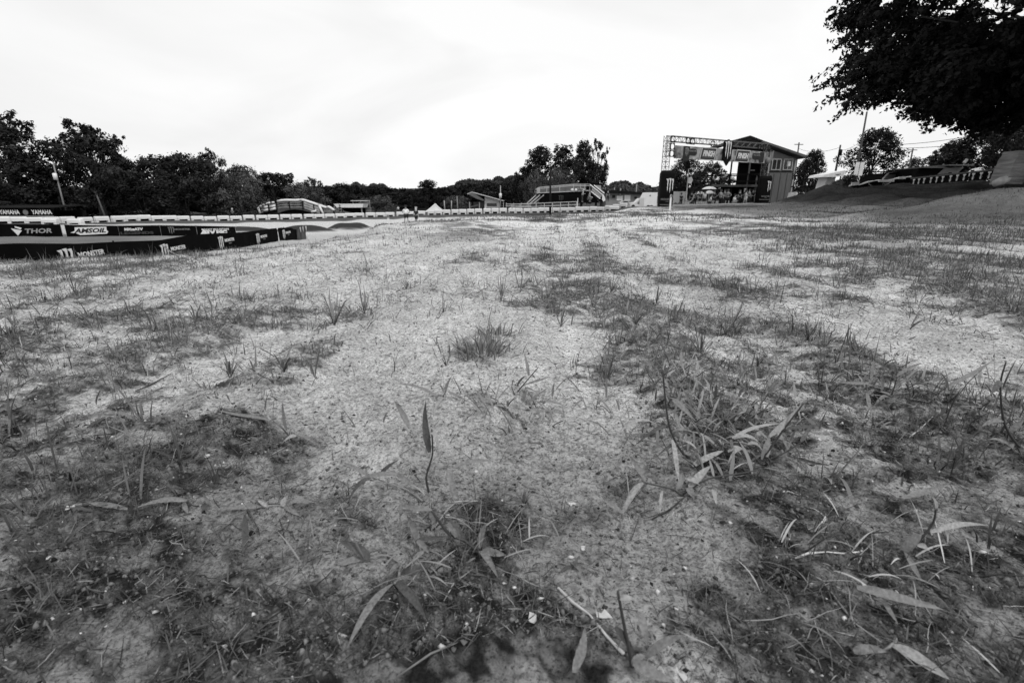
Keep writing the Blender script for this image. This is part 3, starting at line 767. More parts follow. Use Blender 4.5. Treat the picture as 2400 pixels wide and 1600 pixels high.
hero('spreading weed with many pale arching leaves below the central tuft', (1160,966),
 [([(1160,966),(1158,955),(1160,944)], .0018, 0), ([(1250,985),(1262,955),(1292,930)], .0013, 1)],
 [(1156,950,1112,966,4,.15,2),(1162,952,1108,918,5.5,.06,1),(1160,950,1220,966,4.5,.12,2),(1225,940,1238,912,6,.04,1),(1232,948,1290,905,4.5,.05,1),(1250,970,1320,964,4,.12,1),
  (1255,960,1240,990,5,.06,2),(1262,955,1300,992,4.5,.10,1),(1220,965,1250,1000,4.5,.05,2),(1270,940,1330,955,4,.1,1),(1294,930,1300,895,3.5,.03,1)], HG)
hero('weed with crossed leaves standing alone left of the spreading weed', (1038,958),
 [([(1038,958),(1036,935),(1044,918)], .0018, 0)],
 [(1042,922,1060,880,5,.04,1),(1038,940,925,898,5,.06,1,0,.0),(1050,918,1094,940,5,.04,1),(1040,950,1016,990,5,.06,2),(1044,926,1030,900,3.5,.04,1)], HG)
hero('small weed with a star of leaves and one hanging dark blade, lower left', (610,1192),
 [([(610,1192),(606,1182),(668,1190)], .0017, 0), ([(606,1240),(592,1215),(582,1196)], .0014, 0)],
 [(610,1186,512,1196,5.5,.07,1),(574,1206,568,1302,6.5,-.02,0,0,-.03),(664,1190,740,1178,4.5,.04,1),(662,1186,676,1160,6,.05,2),(668,1196,704,1210,4.5,.05,1),(660,1198,648,1224,4.5,.04,1),(630,1186,604,1172,4,.05,2)], HG)
hero('creeping weed with a long flat leaf near the left edge', (470,1188),
 [([(470,1188),(452,1184),(440,1172)], .0016, 0)],
 [(440,1172,310,1206,5.5,.10,1),(470,1188,498,1190,7,.1,0),(432,1176,440,1204,5,.04,1),(300,1195,170,1206,5,.05,1),(490,1180,476,1158,4,.04,1)], HG)
hero('weed with a long arching leaf reaching left, above the lower left clump', (690,1036),
 [([(690,1036),(668,1010),(640,986)], .0018, 0)],
 [(632,984,512,962,4.5,.05,1,0,.03),(672,1008,662,942,4.5,.04,1),(664,1005,640,985,4,.04,1),(700,1016,760,1048,4,.08,1),(694,1020,660,1040,5,.15,2)], HG)
hero('small dark rosette weed with short curved leaves at the far left', (270,988),
 [([(270,988),(274,976),(276,962)], .0028, 0)],
 [(270,978,208,984,5.5,.08,1),(274,978,322,994,4.5,.14,1),(268,986,228,1016,4.5,.05,0),(226,948,236,912,5,.03,0,.02,.02),(272,976,250,960,4,.1,1)], HG)
def small_weed(label, px, py, h, n, seed, spread=1.0, w=3.2, dark=0):
    """upright sprig: h is its height in photograph pixels"""
    rng = random.Random(seed)
    D = DG(py); H = h / 1200.0 * D
    b = W(px, py, D); b.z = hz(b.x, b.y) - .003
    t = thing('weed_sprig', label, 'weed', b, 0, 'smaller weed sprigs across the field')
    for i in range(max(1, n // 3)):
        a = rng.uniform(0, 6.28); l = H * rng.uniform(.3, .6)
        MB().tube([(0, 0, 0), (math.cos(a) * l * .3, math.sin(a) * l * .3, l * .6), (math.cos(a) * l * .6, math.sin(a) * l * .5, l)], [.0016, .0013, .0009], 5).build('stem', MS1, t, smooth=True)
    for i in range(n):
        a = rng.uniform(0, 6.28); l = H * rng.uniform(.55, 1.1); e = rng.uniform(.15, 1.2) * spread
        z0 = H * rng.uniform(0, .3)
        p0 = Vector((math.cos(a) * z0 * .4, math.sin(a) * z0 * .4, z0))
        p1 = p0 + Vector((math.cos(a) * math.sin(e), math.sin(a) * math.sin(e), max(math.cos(e), .05))) * l
        vs, fs = ribbon(p0, p1, w / 1000 * rng.uniform(.6, 1.2), rng.uniform(.02, .16), n=7)
        MB().add(vs, fs).build('leaf', ML2 if rng.random() < .35 + dark else ML1, t, smooth=True)
    return t
for a in [
 ('sprig of upright pointed leaves on bare sand left of centre', 540, 888, 75, 7, 1),
 ('leafy sprig right of the sprig on bare sand, over a dark root patch', 668, 892, 78, 8, 2),
 ('leaning sprig with one dark leaf pointing right beside the dark patch', 738, 890, 62, 5, 3),
 ('tall tuft of narrow dark blades left of the bare lane', 785, 780, 95, 9, 4, .7),
 ('sprig with one tall blade just right of the tall dark tuft', 855, 745, 62, 6, 5, .7),
 ('pair of thin bare stalks leaning left on the open sand', 925, 868, 62, 3, 6, .5, 1.2),
 ('narrow sprig directly left of the dense central tuft', 1046, 866, 78, 6, 7, .6, 2.2),
 ('upright sprig on the sand behind and right of the central tuft', 1314, 772, 58, 7, 8, .8),
 ('tuft with a tall dark spike at its back left', 1424, 878, 68, 12, 9, .9, 2.2),
 ('clump of curved leaves beside the right hand sand lane', 1490, 775, 50, 14, 10, 1.2, 3.4),
 ('tall forked sprig rising from the long patch right of centre', 1640, 850, 95, 7, 11, .8),
 ('sprig with a leaning blade behind the forked sprig', 1700, 800, 90, 6, 12, 1.1),
 ('low tuft of narrow blades between the sand lanes on the right', 1775, 862, 40, 12, 13, 1.1, 2.4),
 ('tangled dry weed on a dark patch right of the low tuft', 1890, 815, 60, 10, 14, 1.2, 2),
 ('sprig leaning right on the pale sand toward the right edge', 2130, 780, 58, 6, 15, 1.1),
 ('thin forked sprig on the open sand at the right', 2232, 742, 42, 5, 16, 1.0, 2),
 ('flat cluster of dark leaves pointing left on the left hand sand', 362, 780, 50, 6, 17, 1.3, 4),
 ('tuft with curved stalks on the left hand sand farther back', 590, 712, 42, 11, 18, 1.0, 2),
 ('pale leafed sprig in the left hand patch', 460, 762, 48, 8, 19, .9),
 ('short dark spiky tuft on the sand left of the tall blades', 700, 708, 30, 10, 20, 1.2, 2),
 ('tuft standing where the bare lane narrows, far centre left', 952, 676, 44, 12, 21, .9, 2),
 ('tall thin sprig with a blunt top in the far centre', 1218, 698, 58, 6, 22, .5, 2.6),
 ('thin sprig pair right of the blunt topped one', 1285, 694, 52, 5, 23, .6, 2),
 ('bushy sprig left of the blunt topped one', 1175, 716, 58, 9, 24, .6, 2.2),
 ('tall dark stalk sprig in the far patch right of centre', 1392, 722, 60, 6, 25, .5, 2),
 ('dense sprig in the far patch right of the dark stalk', 1430, 706, 50, 13, 26, 1.0, 2.2),
 ('leafy sprig on a sand spot right of the far patch', 1538, 715, 46, 3, 27, .4, 3.4),
 ('blade tuft at the left of the right hand patch', 1580, 776, 62, 8, 28, .9),
 ('low weed beside a twig in the lower centre', 1230, 1180, 60, 9, 29, 1.4, 2),
 ('low weed with a drooping leaf at the lower centre right', 1345, 1330, 50, 4, 30, 1.3, 3.5),
 ('sprig of three dark leaves in the far left patch', 180, 700, 46, 7, 31, 1.0, 2.4),
 ('short sprig near the left edge below the far patch', 34, 770, 52, 7, 32, 1.1, 2.6),
]: small_weed(*a)
# the dense central tuft
def dense_tuft(label, px, py, h, n, seed, wid):
    rng = random.Random(seed); D = DG(py); b = W(px, py, D); b.z = hz(b.x, b.y) - .004; H = h / 1200 * D
    t = thing('grass_tuft', label, 'grass tuft', b)
    nrs = np.random.RandomState(seed); P = np.zeros((n, 3)); P[:, :2] = nrs.normal(0, wid, (n, 2)) * [1.4, 1]
    out = np.arctan2(P[:, 0], P[:, 1]) + nrs.normal(0, .5, n)
    V, Q, T = blades(nrs, P, out, nrs.uniform(.5, 1.1, n) * H, nrs.uniform(.0014, .003, n), np.abs(nrs.normal(.5, .4, n)), nrs.uniform(0, .9, n), 5, tone=nrs.uniform(.3, 1.1, n))
    o = link('leaves', npmesh('leaves', V, Q, T, True), M_GRASS(), t)
    return t
dense_tuft('dense bushy tuft of short leaves in the middle of the field', 1130, 846, 62, 150, 3, .035)
dense_tuft('small dense tuft behind the bushy central one', 1160, 800, 40, 70, 4, .03)
dense_tuft('low dense tuft at the base of the large clump', 1690, 1010, 50, 110, 5, .05)
def leaf_bed(label, px, py, n, seed, rx, ry, L=.06, w=.0035, tn=1.0):
    D = DG(py); b = W(px, py, D); b.z = hz(b.x, b.y) - .004
    t = thing('weed_bed', label, 'weed bed', b)
    r = np.random.RandomState(seed); P = np.zeros((n, 3)); P[:, 0] = r.normal(0, rx, n); P[:, 1] = r.normal(0, ry, n)
    P[:, 2] = hfull(P[:, 0] + b.x, P[:, 1] + b.y) - b.z + r.uniform(0, .022, n)
    V, Q, T = blades(r, P, r.uniform(0, 6.28, n), r.uniform(.5, 1.25, n) * L, r.uniform(.5, 1.1, n) * w, r.uniform(.3, 1.3, n), r.uniform(.1, 1.3, n), 7, twist=r.uniform(-.5, .5, n), base_w=.5, tone=r.uniform(.35, 1.15, n) * tn)
    link('leaves', npmesh('leaves', V, Q, T, True), M_GRASS(), t)
    k = n // 6; i = r.randint(0, n, k)
    for j in i[:8]:
        a = r.uniform(0, 6.28); l = L * r.uniform(.6, 1.2); p0 = Vector(P[j]) - Vector((0, 0, .012)); d_ = Vector((math.cos(a), math.sin(a), 0))
        MB().tube([p0, p0 + d_ * l * .4 + Vector((0, 0, l * .45)), p0 + d_ * l * .9 + Vector((0, 0, l * .8))], [.0013, .0011, .0007], 5).build('stem', MS1, t, smooth=True)
leaf_bed('bed of arching pale leaves filling the middle of the large clump', 1680, 1035, 90, 1, .10, .10)
leaf_bed('bed of short leaves at the back left of the large clump', 1580, 935, 70, 2, .09, .12)
leaf_bed('bed of leaves at the back right of the large clump', 1740, 930, 60, 3, .10, .12, .055)
leaf_bed('bed of leaves at the lower right of the large clump', 1720, 1110, 40, 4, .07, .05, .05)
leaf_bed('bed of thin arching leaves below the central tuft', 1200, 975, 90, 5, .10, .07, .055, .0026)
leaf_bed('bed of leaves in the patch behind the right hand weed', 2080, 935, 60, 6, .12, .09, .06)
leaf_bed('bed of leaves on the right hand patch of tangled weed', 1600, 800, 110, 7, .22, .16, .06, .0028, .8)
leaf_bed('bed of leaves in the left patch around the tall dark tuft', 790, 760, 90, 8, .22, .16, .055, .0026, .7)
leaf_bed('dry matted leaves under the bottom centre weeds', 1040, 1290, 70, 9, .07, .045, .05, .0014, 1.1)
leaf_bed('dry pale curls of grass in the lower right corner', 1960, 1330, 60, 10, .13, .08, .055, .0014, 1.8)
leaf_bed('sparse leaves over the root patch left of centre', 690, 905, 50, 11, .12, .10, .045, .0022, .8)
dense_tuft('matted dark tuft at the lower left of centre', 1040, 1290, 36, 90, 6, .03)
# twigs, straws and dry leaf scraps lying about
def twig(label, pts, r, m, name='twig'):
    q = []
    for x, y in pts:
        g = G0(x, y); g.z = hz(g.x, g.y) + r * 1.3; q.append(g)
    b = q[0].copy()
    o = MB().tube([p - b for p in q], [r * (.8 + .3 * math.sin(i * 2.1)) for i in range(len(q))], 6).build(name, m, loc=b, smooth=True)
    return tag(o, label, 'twig', 'twigs and straws on the soil')
MSTRAW = mat('straw', .42, .7, .2, 80); MTW = mat('twig_bark', .05, .9, .3, 60)
for l, p, r, m in [
 ('thick pale straw lying at the bottom right of centre', [(1307,1388),(1342,1412),(1381,1452),(1420,1496),(1462,1532)], .0022, MSTRAW),
 ('long thin dark twig at the bottom left of centre', [(930,1578),(1010,1536),(1070,1500),(1130,1478)], .0013, mat('grey_straw', .16, .8, .2, 60)),
 ('short pale twig lying below the upright central weed', [(1050,1190),(1090,1186),(1128,1178)], .0012, MSTRAW),
 ('curved dark twig in the lower left quarter', [(0,1114),(30,1122),(60,1130),(95,1132)], .0018, MTW),
 ('dark twig lying at an angle on the left hand sand', [(318,918),(350,906),(400,878)], .0022, MTW),
 ('dark rootlet on the sand in the left quarter', [(222,1034),(270,1026),(310,1012)], .0014, MTW),
 ('thin straight twig under the large clump', [(1528,1214),(1568,1198),(1604,1182)], .0017, MTW),
 ('pale bent straw right of the large clump', [(1828,1196),(1840,1184),(1872,1194)], .0012, MSTRAW),
 ('bright straight straw on the right hand side', [(2128,1034),(2150,1018),(2180,1000)], .0016, MSTRAW),
 ('long straw pointing down to the right, lower right', [(1925,1395),(2000,1470),(2062,1520)], .0012, mat('dull_straw', .26, .8, .2, 60)),
 ('dark branch fragment on the far right sand', [(2165,678),(2185,684),(2208,686)], .006, MTW),
 ('black bent twig at the right below the long leafed weed', [(2210,996),(2212,976),(2272,968)], .0017, MTW),
 ('pale curled root in the lower right', [(1905,1270),(1925,1256),(1928,1232)], .0019, mat('pale_root', .5, .7, .2, 60)),
 ('pale knobbly root right of the curled root', [(1858,1336),(1886,1330),(1930,1330),(1966,1330),(2012,1318),(2020,1286)], .0016, mat('pale_root', .5)),
 ('straight thin straw at the lower centre', [(1040,1400),(1064,1374),(1080,1352)], .0009, MSTRAW),
 ('crooked pale root scrap in the upper left sand', [(12,905),(28,918),(36,940)], .002, MSTRAW),
]: twig(l, p, r, m)
def scrap(label, px, py, s, seed):
    rng = random.Random(seed); g = G0(px, py); g.z = hz(g.x, g.y) + .002
    n = 9; vs = [Vector((0, 0, s * .25))]
    for k in range(n):
        a = 6.283 * k / n; r = s * rng.uniform(.4, 1.0)
        vs.append(Vector((math.cos(a) * r * 1.4, math.sin(a) * r, s * rng.uniform(0, .5))))
    o = MB().add(vs, [(0, k + 1, (k + 1) % n + 1) for k in range(n)]).build('leaf_scrap', mat('dry_leaf', .55, .7, .15, 60, trans=.2), loc=g, smooth=True)
    o.rotation_euler.z = rng.uniform(0, 6)
    tag(o, label, 'dry leaf', 'dry leaf scraps on the soil')
for i, a in enumerate([('pale dry leaf scrap left of the thick pale straw', 1248, 1462, .0075), ('large torn leaf scrap beside the thick pale straw', 1416, 1448, .010),
 ('bright leaf scrap on the left hand soil', 487, 1076, .0065), ('dry leaf scrap right of the lower central weed', 1340, 1178, .0065),
 ('curled leaf scrap in the lower centre', 1366, 1284, .0055), ('pale scrap beside the lower right straw', 2026, 1398, .006), ('bright scrap in the lower left corner', 122, 1332, .004),
 ('pale scrap between the left weeds', 176, 1222, .008), ('pale scrap by the bottom edge, right of centre', 1600, 1572, .006)]): scrap(*a, i)
# ---------------------------------------------------------------- trees
def crown_mesh(seed, H, Rr, style, n, leaf):
    """leaf clumps on limbs: returns crown arrays and limb polylines; tree H tall, crown radius Rr"""
    rng = np.random.RandomState(seed); lobes = []; limbs = []
    z0 = {'broad': .16, 'open': .30, 'bush': .04, 'oak': .195, 'tall': .12}[style] * H
    nl = {'broad': 26, 'open': 20, 'bush': 16, 'oak': 170, 'tall': 26}[style]
    for i in range(nl):
        t = (i + .5) / nl; z = z0 + (H - z0) * t ** (.85 if style != 'oak' else 1.45)
        if style == 'broad': rad = Rr * math.sin(math.pi * min(1, .16 + .84 * t) ** .8) ** .7
        elif style == 'open': rad = Rr * (.55 + .6 * math.sin(math.pi * t)) * (1 if t < .8 else .6)
        elif style == 'tall': rad = Rr * (.9 - .55 * t)
        elif style == 'oak': rad = Rr * (.74 + 1.35 * t if t < .45 else 1.35 - 1.3 * (t - .45))
        else: rad = Rr * math.cos(t * 1.35) ** .6
        a = i * 2.4 + rng.uniform(-.5, .5); q = rng.uniform(.35 if style != 'oak' else .18, 1.0) ** .6
        c = np.array([math.cos(a) * rad * q, math.sin(a) * rad * q, z])
        lr = Rr * {'broad': .36, 'open': .27, 'bush': .42, 'oak': .20, 'tall': .40}[style] * rng.uniform(.65, 1.2)
        lobes.append((c, lr))
        zs = z0 * .6 + (z - z0 * .6) * .55
        limbs.append(((0, 0, zs * .8), (c[0] * .45, c[1] * .45, zs + (z - zs) * .55), tuple(c)))
    tot = sum(l[1] ** 2 for l in lobes); V = []; T = []
    for c, lr in lobes:
        k = max(8, int(n * lr * lr / tot))
        # twigs inside each lobe give an uneven outline
        nt_ = max(4, k // (14 if style != 'oak' else 30)); tw = rng.normal(0, 1, (nt_, 3)); tw /= np.linalg.norm(tw, axis=1)[:, None]
        tw *= (rng.uniform(.35, 1.12, nt_) ** .7)[:, None] * lr * np.array([1, 1, .72]); 
        i = rng.randint(0, nt_, k); p = c + tw[i] + rng.normal(0, lr * .15, (k, 3))
        if style == 'oak':   # leaves strung along drooping sprays
            f = rng.rand(k, 1); o_ = np.array([c[0], c[1], 0]); o_ = o_ / (np.linalg.norm(o_) + 1e-6)
            p = c + tw[i] + (o_ * .55 + np.array([0, 0, -.28]) + rng.normal(0, .25, (nt_, 3))[i]) * f * lr * .75 + rng.normal(0, lr * .045, (k, 3))
        nrm = tw[i] / lr + rng.normal(0, .55, (k, 3)) + [0, 0, .35]; nrm /= np.linalg.norm(nrm, axis=1)[:, None]
        a = np.cross(nrm, rng.normal(0, 1, (k, 3))); a /= np.linalg.norm(a, axis=1)[:, None]; b = np.cross(nrm, a)
        s = leaf * rng.uniform(.6, 1.5, k)[:, None]
        V.append(np.stack([p - a * s, p - b * s * .55, p + a * s, p + b * s * .55], 1))
        lt = rng.uniform(.55, 1.5)
        T.append(np.repeat(lt * rng.uniform(.6, 1.5, nt_)[i] * rng.uniform(.8, 1.25, k), 4))
    V = np.concatenate(V); T = np.concatenate(T)
    return V.reshape(-1, 3), np.arange(len(V) * 4).reshape(-1, 4), T, limbs
def tree_proto(seed, H, Rr, style, n, leaf, leafmat=None):
    V, Q, T, limbs = crown_mesh(seed, H, Rr, style, n, leaf)
    cm = npmesh('crown', V, Q, T); cm.materials.append(leafmat or M_LEAF())
    mb = MB(); r0 = H * .022
    rng = random.Random(seed)
    if style != 'bush':
        mb.tube([(0, 0, -.6), (rng.uniform(-.1, .1), 0, H * .2), (rng.uniform(-.3, .3), .1, H * .5), (rng.uniform(-.4, .4), 0, H * .8)], [r0 * 1.35, r0, r0 * .6, r0 * .2], 8)
        for l in limbs[::1 if style in ('oak', 'open') else 2]: mb.tube(l, [r0 * .42, r0 * .25, r0 * .06], 5)
    else:
        for l in limbs[::3]: mb.tube([(0, 0, -.2), l[1], l[2]], [.08, .05, .02], 5)
    tm = bpy.data.meshes.new('trunk'); tm.from_pydata(mb.v, [], mb.f); tm.update(); tm.materials.append(M_BARK())
    return cm, tm, H, Rr
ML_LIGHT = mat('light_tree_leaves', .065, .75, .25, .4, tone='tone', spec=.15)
ML_BLACK = mat('dark_oak_leaves', .009, .8, .25, .6, tone='tone', spec=.2)  # very dark even leaf colour for the oak
PROTO = {
 'broad': [tree_proto(11, 12, 5.0, 'broad', 9500, .20), tree_proto(12, 12, 5.4, 'broad', 9500, .20), tree_proto(13, 12, 4.6, 'broad', 9500, .20)],
 'open': [tree_proto(21, 12, 4.4, 'open', 5600, .18), tree_proto(22, 12, 4.0, 'open', 5200, .18)],
 'tall': [tree_proto(31, 12, 3.1, 'tall', 6800, .17), tree_proto(32, 12, 2.8, 'tall', 6000, .17)],
 'bush': [tree_proto(41, 6, 4.0, 'bush', 6500, .14, ML_LIGHT), tree_proto(42, 6, 4.0, 'bush', 6500, .14)],
}
def tree(name, label, px, pytop, D, wpx, style, var=0, group='trees along the far side of the valley', zb=None, rz=None, base_py=None):
    """a tree whose top shows at (px, pytop) and whose crown is wpx wide in the photograph"""
    cm, tm, H0, R0 = PROTO[style][var]
    p = onground(px, D)
    if zb is not None: p.z = zb
    x = W(px, pytop, D)
    p.x = x.x * .5 + W(px, 470, D).x * .5
    H = x.z - p.z
    rad = wpx / 1180.0 * D / 2
    t = thing(name, label, 'tree' if style != 'bush' else 'bush', p, (px * 1.7) % 6.28 if rz is None else rz, group)
    t.scale = (rad / R0, rad / R0, H / (H0 * 1.04))
    link('crown', cm, None, t); link('trunk', tm, None, t)
    return t
T = tree
GL = 'trees along the far left side of the valley'
for a in [
 ('tree','tall dark tree with sky showing through its crown at the far left edge', 22, 258, 88, 150, 'open', 0),
 ('tree','dark full tree below the open crowned one at the left edge', 15, 300, 86, 190, 'broad', 1),
 ('tree','low dark tree filling the left edge behind the sponsor shed', -60, 380, 80, 150, 'broad', 0),
 ('tree','dark tree behind the leaning utility pole', 118, 384, 90, 90, 'broad', 2),
 ('tree','tall tree with two ragged open tops right of the utility pole', 212, 280, 88, 140, 'open', 1),
 ('tree','broad dark tree under the twin ragged tops', 222, 312, 87, 150, 'broad', 0),
 ('tree','rounded dark tree right of the twin topped tree', 292, 372, 92, 110, 'broad', 1),
 ('tree','dark flat topped tree in the middle of the left treeline', 365, 366, 95, 150, 'broad', 2),
 ('tree','dark tree at the centre of the left treeline', 425, 362, 95, 130, 'broad', 0),
 ('tree','small open crown rising above the left treeline', 490, 350, 105, 72, 'open', 0),
 ('tree','dark tree directly below the small open crown', 480, 378, 98, 130, 'broad', 1),
 ('tree','pale fluffy willow like tree in front of the left treeline', 552, 405, 98, 120, 'bush', 0),
 ('tree','grey green low tree in front of the dark middle trees', 430, 420, 92, 150, 'bush', 1),
 ('tree','low grey green tree at the left of the low shed', 330, 425, 90, 140, 'bush', 1),
 ('tree','pale topped tree behind the willow like tree', 560, 388, 108, 90, 'broad', 2),
 ('tree','rounded tree directly behind the wooden bridge', 640, 406, 120, 120, 'broad', 0),
 ('tree','pale feathery tree behind the right half of the bridge', 712, 436, 118, 110, 'bush', 0),
 ('tree','open topped tree behind the bridge', 672, 405, 125, 70, 'open', 1),
 ('tree','small lone tree with a see through crown right of the bridge trees', 733, 416, 135, 46, 'open', 0),
 ('tree','dark tree behind the awning shed', 800, 432, 135, 100, 'broad', 1),
 ('tree','pale low tree behind the small scaffold tower', 880, 462, 125, 90, 'bush', 0),
 ('tree','dark tree left of the two walkers', 930, 448, 140, 80, 'broad', 2),
 ('tree','taller dark tree above the pyramid tent', 1000, 421, 135, 62, 'tall', 0),
 ('tree','round dark tree left of the pyramid tent', 965, 448, 132, 70, 'broad', 0),
 ('tree','low dark tree right of the pyramid tent', 1050, 440, 138, 80, 'broad', 1),
 ('tree','pale bushy tree behind the three thin posts', 1068, 462, 128, 70, 'bush', 0),
 ('tree','dark tree behind the angular roofed building', 1140, 430, 140, 90, 'broad', 2),
 ('tree','dark low tree left of the big centre trees', 1195, 425, 140, 70, 'broad', 0),
]: T(*a, group=GL)
GC = 'tall trees behind the black walled platform'
for a in [
 ('tree','left of the tall centre trees, with an irregular top', 1262, 342, 128, 88, 'tall', 0),
 ('tree','low spreading dark tree at the left foot of the tall centre trees', 1232, 385, 126, 60, 'open', 0),
 ('tree','second tall centre tree with a rounded top', 1318, 337, 130, 78, 'tall', 1),
 ('tree','third tall centre tree, narrow and dense', 1365, 328, 128, 54, 'tall', 0),
 ('tree','rightmost tall centre tree with wispy top', 1401, 324, 126, 48, 'open', 1),
 ('tree','dense dark lower crown under the tall centre trees', 1345, 376, 124, 110, 'broad', 1),
 ('tree','dark lower crown at the right foot of the tall centre trees', 1398, 385, 124, 60, 'broad', 0),
 ('tree','pale feathery bush behind the platform railing', 1318, 402, 112, 68, 'bush', 0),
 ('tree','pale feathery bush at the left end of the platform', 1262, 412, 112, 66, 'bush', 0),
]: T(*a, group=GC)
GR = 'trees behind the finish area and the right hand hill'
for a in [
 ('tree','small full tree seen under the finish banner', 1608, 366, 92, 84, 'broad', 0),
 ('tree','dark low tree seen under the right of the finish banner', 1665, 384, 95, 90, 'broad', 1),
 ('tree','dark tree directly behind the black inflatable column', 1575, 400, 96, 60, 'broad', 2),
 ('tree','dark low tree behind the flag pole', 1625, 410, 90, 80, 'broad', 1),
 ('tree','dark spiky topped tree right of the tower house', 1900, 352, 62, 64, 'broad', 2),
 ('tree','low dark shrub tree at the right foot of the tower house', 1885, 375, 58, 46, 'broad', 0),
 ('tree','leafy tree behind the pole with the white boards', 2045, 303, 70, 112, 'broad', 0),
 ('tree','small distant rounded tree beyond the right hand sheds', 2135, 372, 110, 58, 'broad', 1),
 ('tree','dark tree behind the right hand sheds, partly under the great oak', 2225, 330, 62, 110, 'broad', 2),
 ('tree','small spiky tree left of the dark tree behind the sheds', 2190, 345, 66, 40, 'open', 1),
 ('tree','dark tree behind the parked white car', 2315, 300, 60, 150, 'broad', 0),
 ('tree','low dark tree behind the wrapped pallet', 2395, 262, 50, 130, 'broad', 1),
 ('tree','low distant trees left of the white boards', 1975, 420, 120, 70, 'broad', 2),
]: T(*a, group=GR)
for a in [
 ('bush','grey green bush beside the white awning building', 1958, 425, 47, 34, 'bush', 0),
 ('bush','dark rounded bush behind the low cloth banner', 1985, 412, 48, 50, 'bush', 1),
 ('bush','dark bush right of the white boards', 2030, 412, 50, 40, 'bush', 1),
]: T(*a, group='bushes on the right hand hill')
# the great oak at the right edge: its own dense crown
def great_oak():
    V, Q, TT, limbs = crown_mesh(77, 24, 9.6, 'oak', 430000, .12)
    base = onground(2490, 27)
    # lower limbs hang to the left over the hill
    t = thing('oak_tree', 'great dark oak overhanging the top right corner', 'tree', base)
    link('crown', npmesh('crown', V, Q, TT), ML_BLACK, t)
    mb = MB(); mb.tube([(0, 0, -.5), (.1, 0, 2.5), (0, .2, 6), (.2, 0, 12)], [.8, .55, .45, .2], 12)
    for l in limbs: mb.tube(l, [.13, .07, .02], 6)
    mb.build('trunk', M_BARK(), t, smooth=True)
    return t
great_oak()
# wooded hill beyond the valley: nobody could count these crowns
def far_wood():
    rng = np.random.RandomState(5); PV = []; PT = []
    tops = [(560,430),(700,436),(780,432),(830,424),(890,428),(915,440),(960,437),(1000,434),(1050,428),(1100,416),(1160,412),(1230,405),(1300,420),(1400,428),(1430,424),(1480,420),(1540,428),(1600,432),(1700,436),(1800,440),(1980,425),(2100,425),(2400,420)]
    tx = [a for a, b in tops]; ty = [b for a, b in tops]
    for i in range(520):
        px = rng.uniform(520, 2420); D = rng.uniform(190, 330)
        f = (D - 190) / 140
        py = np.interp(px, tx, ty) + rng.uniform(-3, 4) + (1 - f) * rng.uniform(0, 38)
        top = W(px, py, D); r = rng.uniform(3.2, 6.2); k = 420
        d = rng.normal(0, 1, (k, 3)); d /= np.linalg.norm(d, axis=1)[:, None]; d[:, 2] = np.abs(d[:, 2]) * 1.0 - .25
        p = np.array(top) - [0, 0, r] + d * r * rng.uniform(.75, 1.08, (k, 1))
        nr = d + rng.normal(0, .5, (k, 3)); nr /= np.linalg.norm(nr, axis=1)[:, None]
        a = np.cross(nr, rng.normal(0, 1, (k, 3))); a /= np.linalg.norm(a, axis=1)[:, None]; b = np.cross(nr, a); s = rng.uniform(.35, .8, (k, 1)) * (D / 250)
        PV.append(np.stack([p - a * s, p - b * s * .6, p + a * s, p + b * s * .6], 1)); PT.append(np.repeat(rng.uniform(.6, 1.5) * rng.uniform(.7, 1.3, k), 4))
    V = np.concatenate(PV); n = len(V)
    o = link('far_wood', npmesh('far_wood', V.reshape(-1, 3), np.arange(n * 4).reshape(-1, 4), np.concatenate(PT)), mat('far_leaves', .042, .8, .25, .05, tone='tone', spec=.1))
    tag(o, 'continuous wood covering the low hill beyond the valley', 'wood', kind='stuff')
far_wood()
def hedge():
    """undergrowth closing the foot of the left treeline"""
    rng = np.random.RandomState(8); n = 30000
    px = rng.uniform(-60, 1250, n); D = np.interp(px, [-60, 400, 800, 1250], [90, 104, 140, 150]) + rng.uniform(-3, 3, n)
    X = (px - 1200) / 1180 * D; zb = hbase(X, D); z = zb + rng.rand(n) ** .8 * (4.2 + 3 * fbm(X * .12, D * .1, 3))
    p = np.stack([X, D, z], 1); nr = rng.normal(0, 1, (n, 3)); nr[:, 1] -= 1; nr /= np.linalg.norm(nr, axis=1)[:, None]
    a = np.cross(nr, rng.normal(0, 1, (n, 3))); a /= np.linalg.norm(a, axis=1)[:, None]; b = np.cross(nr, a); s = rng.uniform(.25, .6, (n, 1))
    V = np.stack([p - a * s, p - b * s * .7, p + a * s, p + b * s * .7], 1)
    o = link('undergrowth', npmesh('undergrowth', V.reshape(-1, 3), np.arange(n * 4).reshape(-1, 4), np.repeat(rng.uniform(.4, 1.2, n), 4)), M_LEAF())
    tag(o, 'dark undergrowth at the foot of the left treeline', 'undergrowth', kind='stuff')
hedge()
# ---------------------------------------------------------------- barrier blocks
def block_proto():
    mb = MB(); L, w = 1.5, .6
    prof = [(-w/2, .20), (-w/2, .50), (-w * .36, .62), (w * .36, .62), (w / 2, .50), (w / 2, .20)]
    vs = []; n = len(prof)
    xs = [-L/2, -L/2 + .08, -L * .17, L * .17, L/2 - .08, L/2]; sc = [.75, 1, 1.02, .99, 1, .75]
    for x, s in zip(xs, sc): vs += [(x, a * s, (b - .38) * s + .38) for a, b in prof]
    fs = [(i * n + k, i * n + (k + 1) % n, (i + 1) * n + (k + 1) % n, (i + 1) * n + k) for i in range(5) for k in range(n)]
    fs += [tuple(reversed(range(n))), tuple(5 * n + k for k in range(n))]
    return mb.add(vs, fs)
_blk = block_proto()
_bfoot = [MB().box((q * .60, 0, .11), (.26, .54, .22)) for q in (-1, 1)]
_bsk = MB().box((0, .12, .10), (.9, .2, .19))
_blkp = None
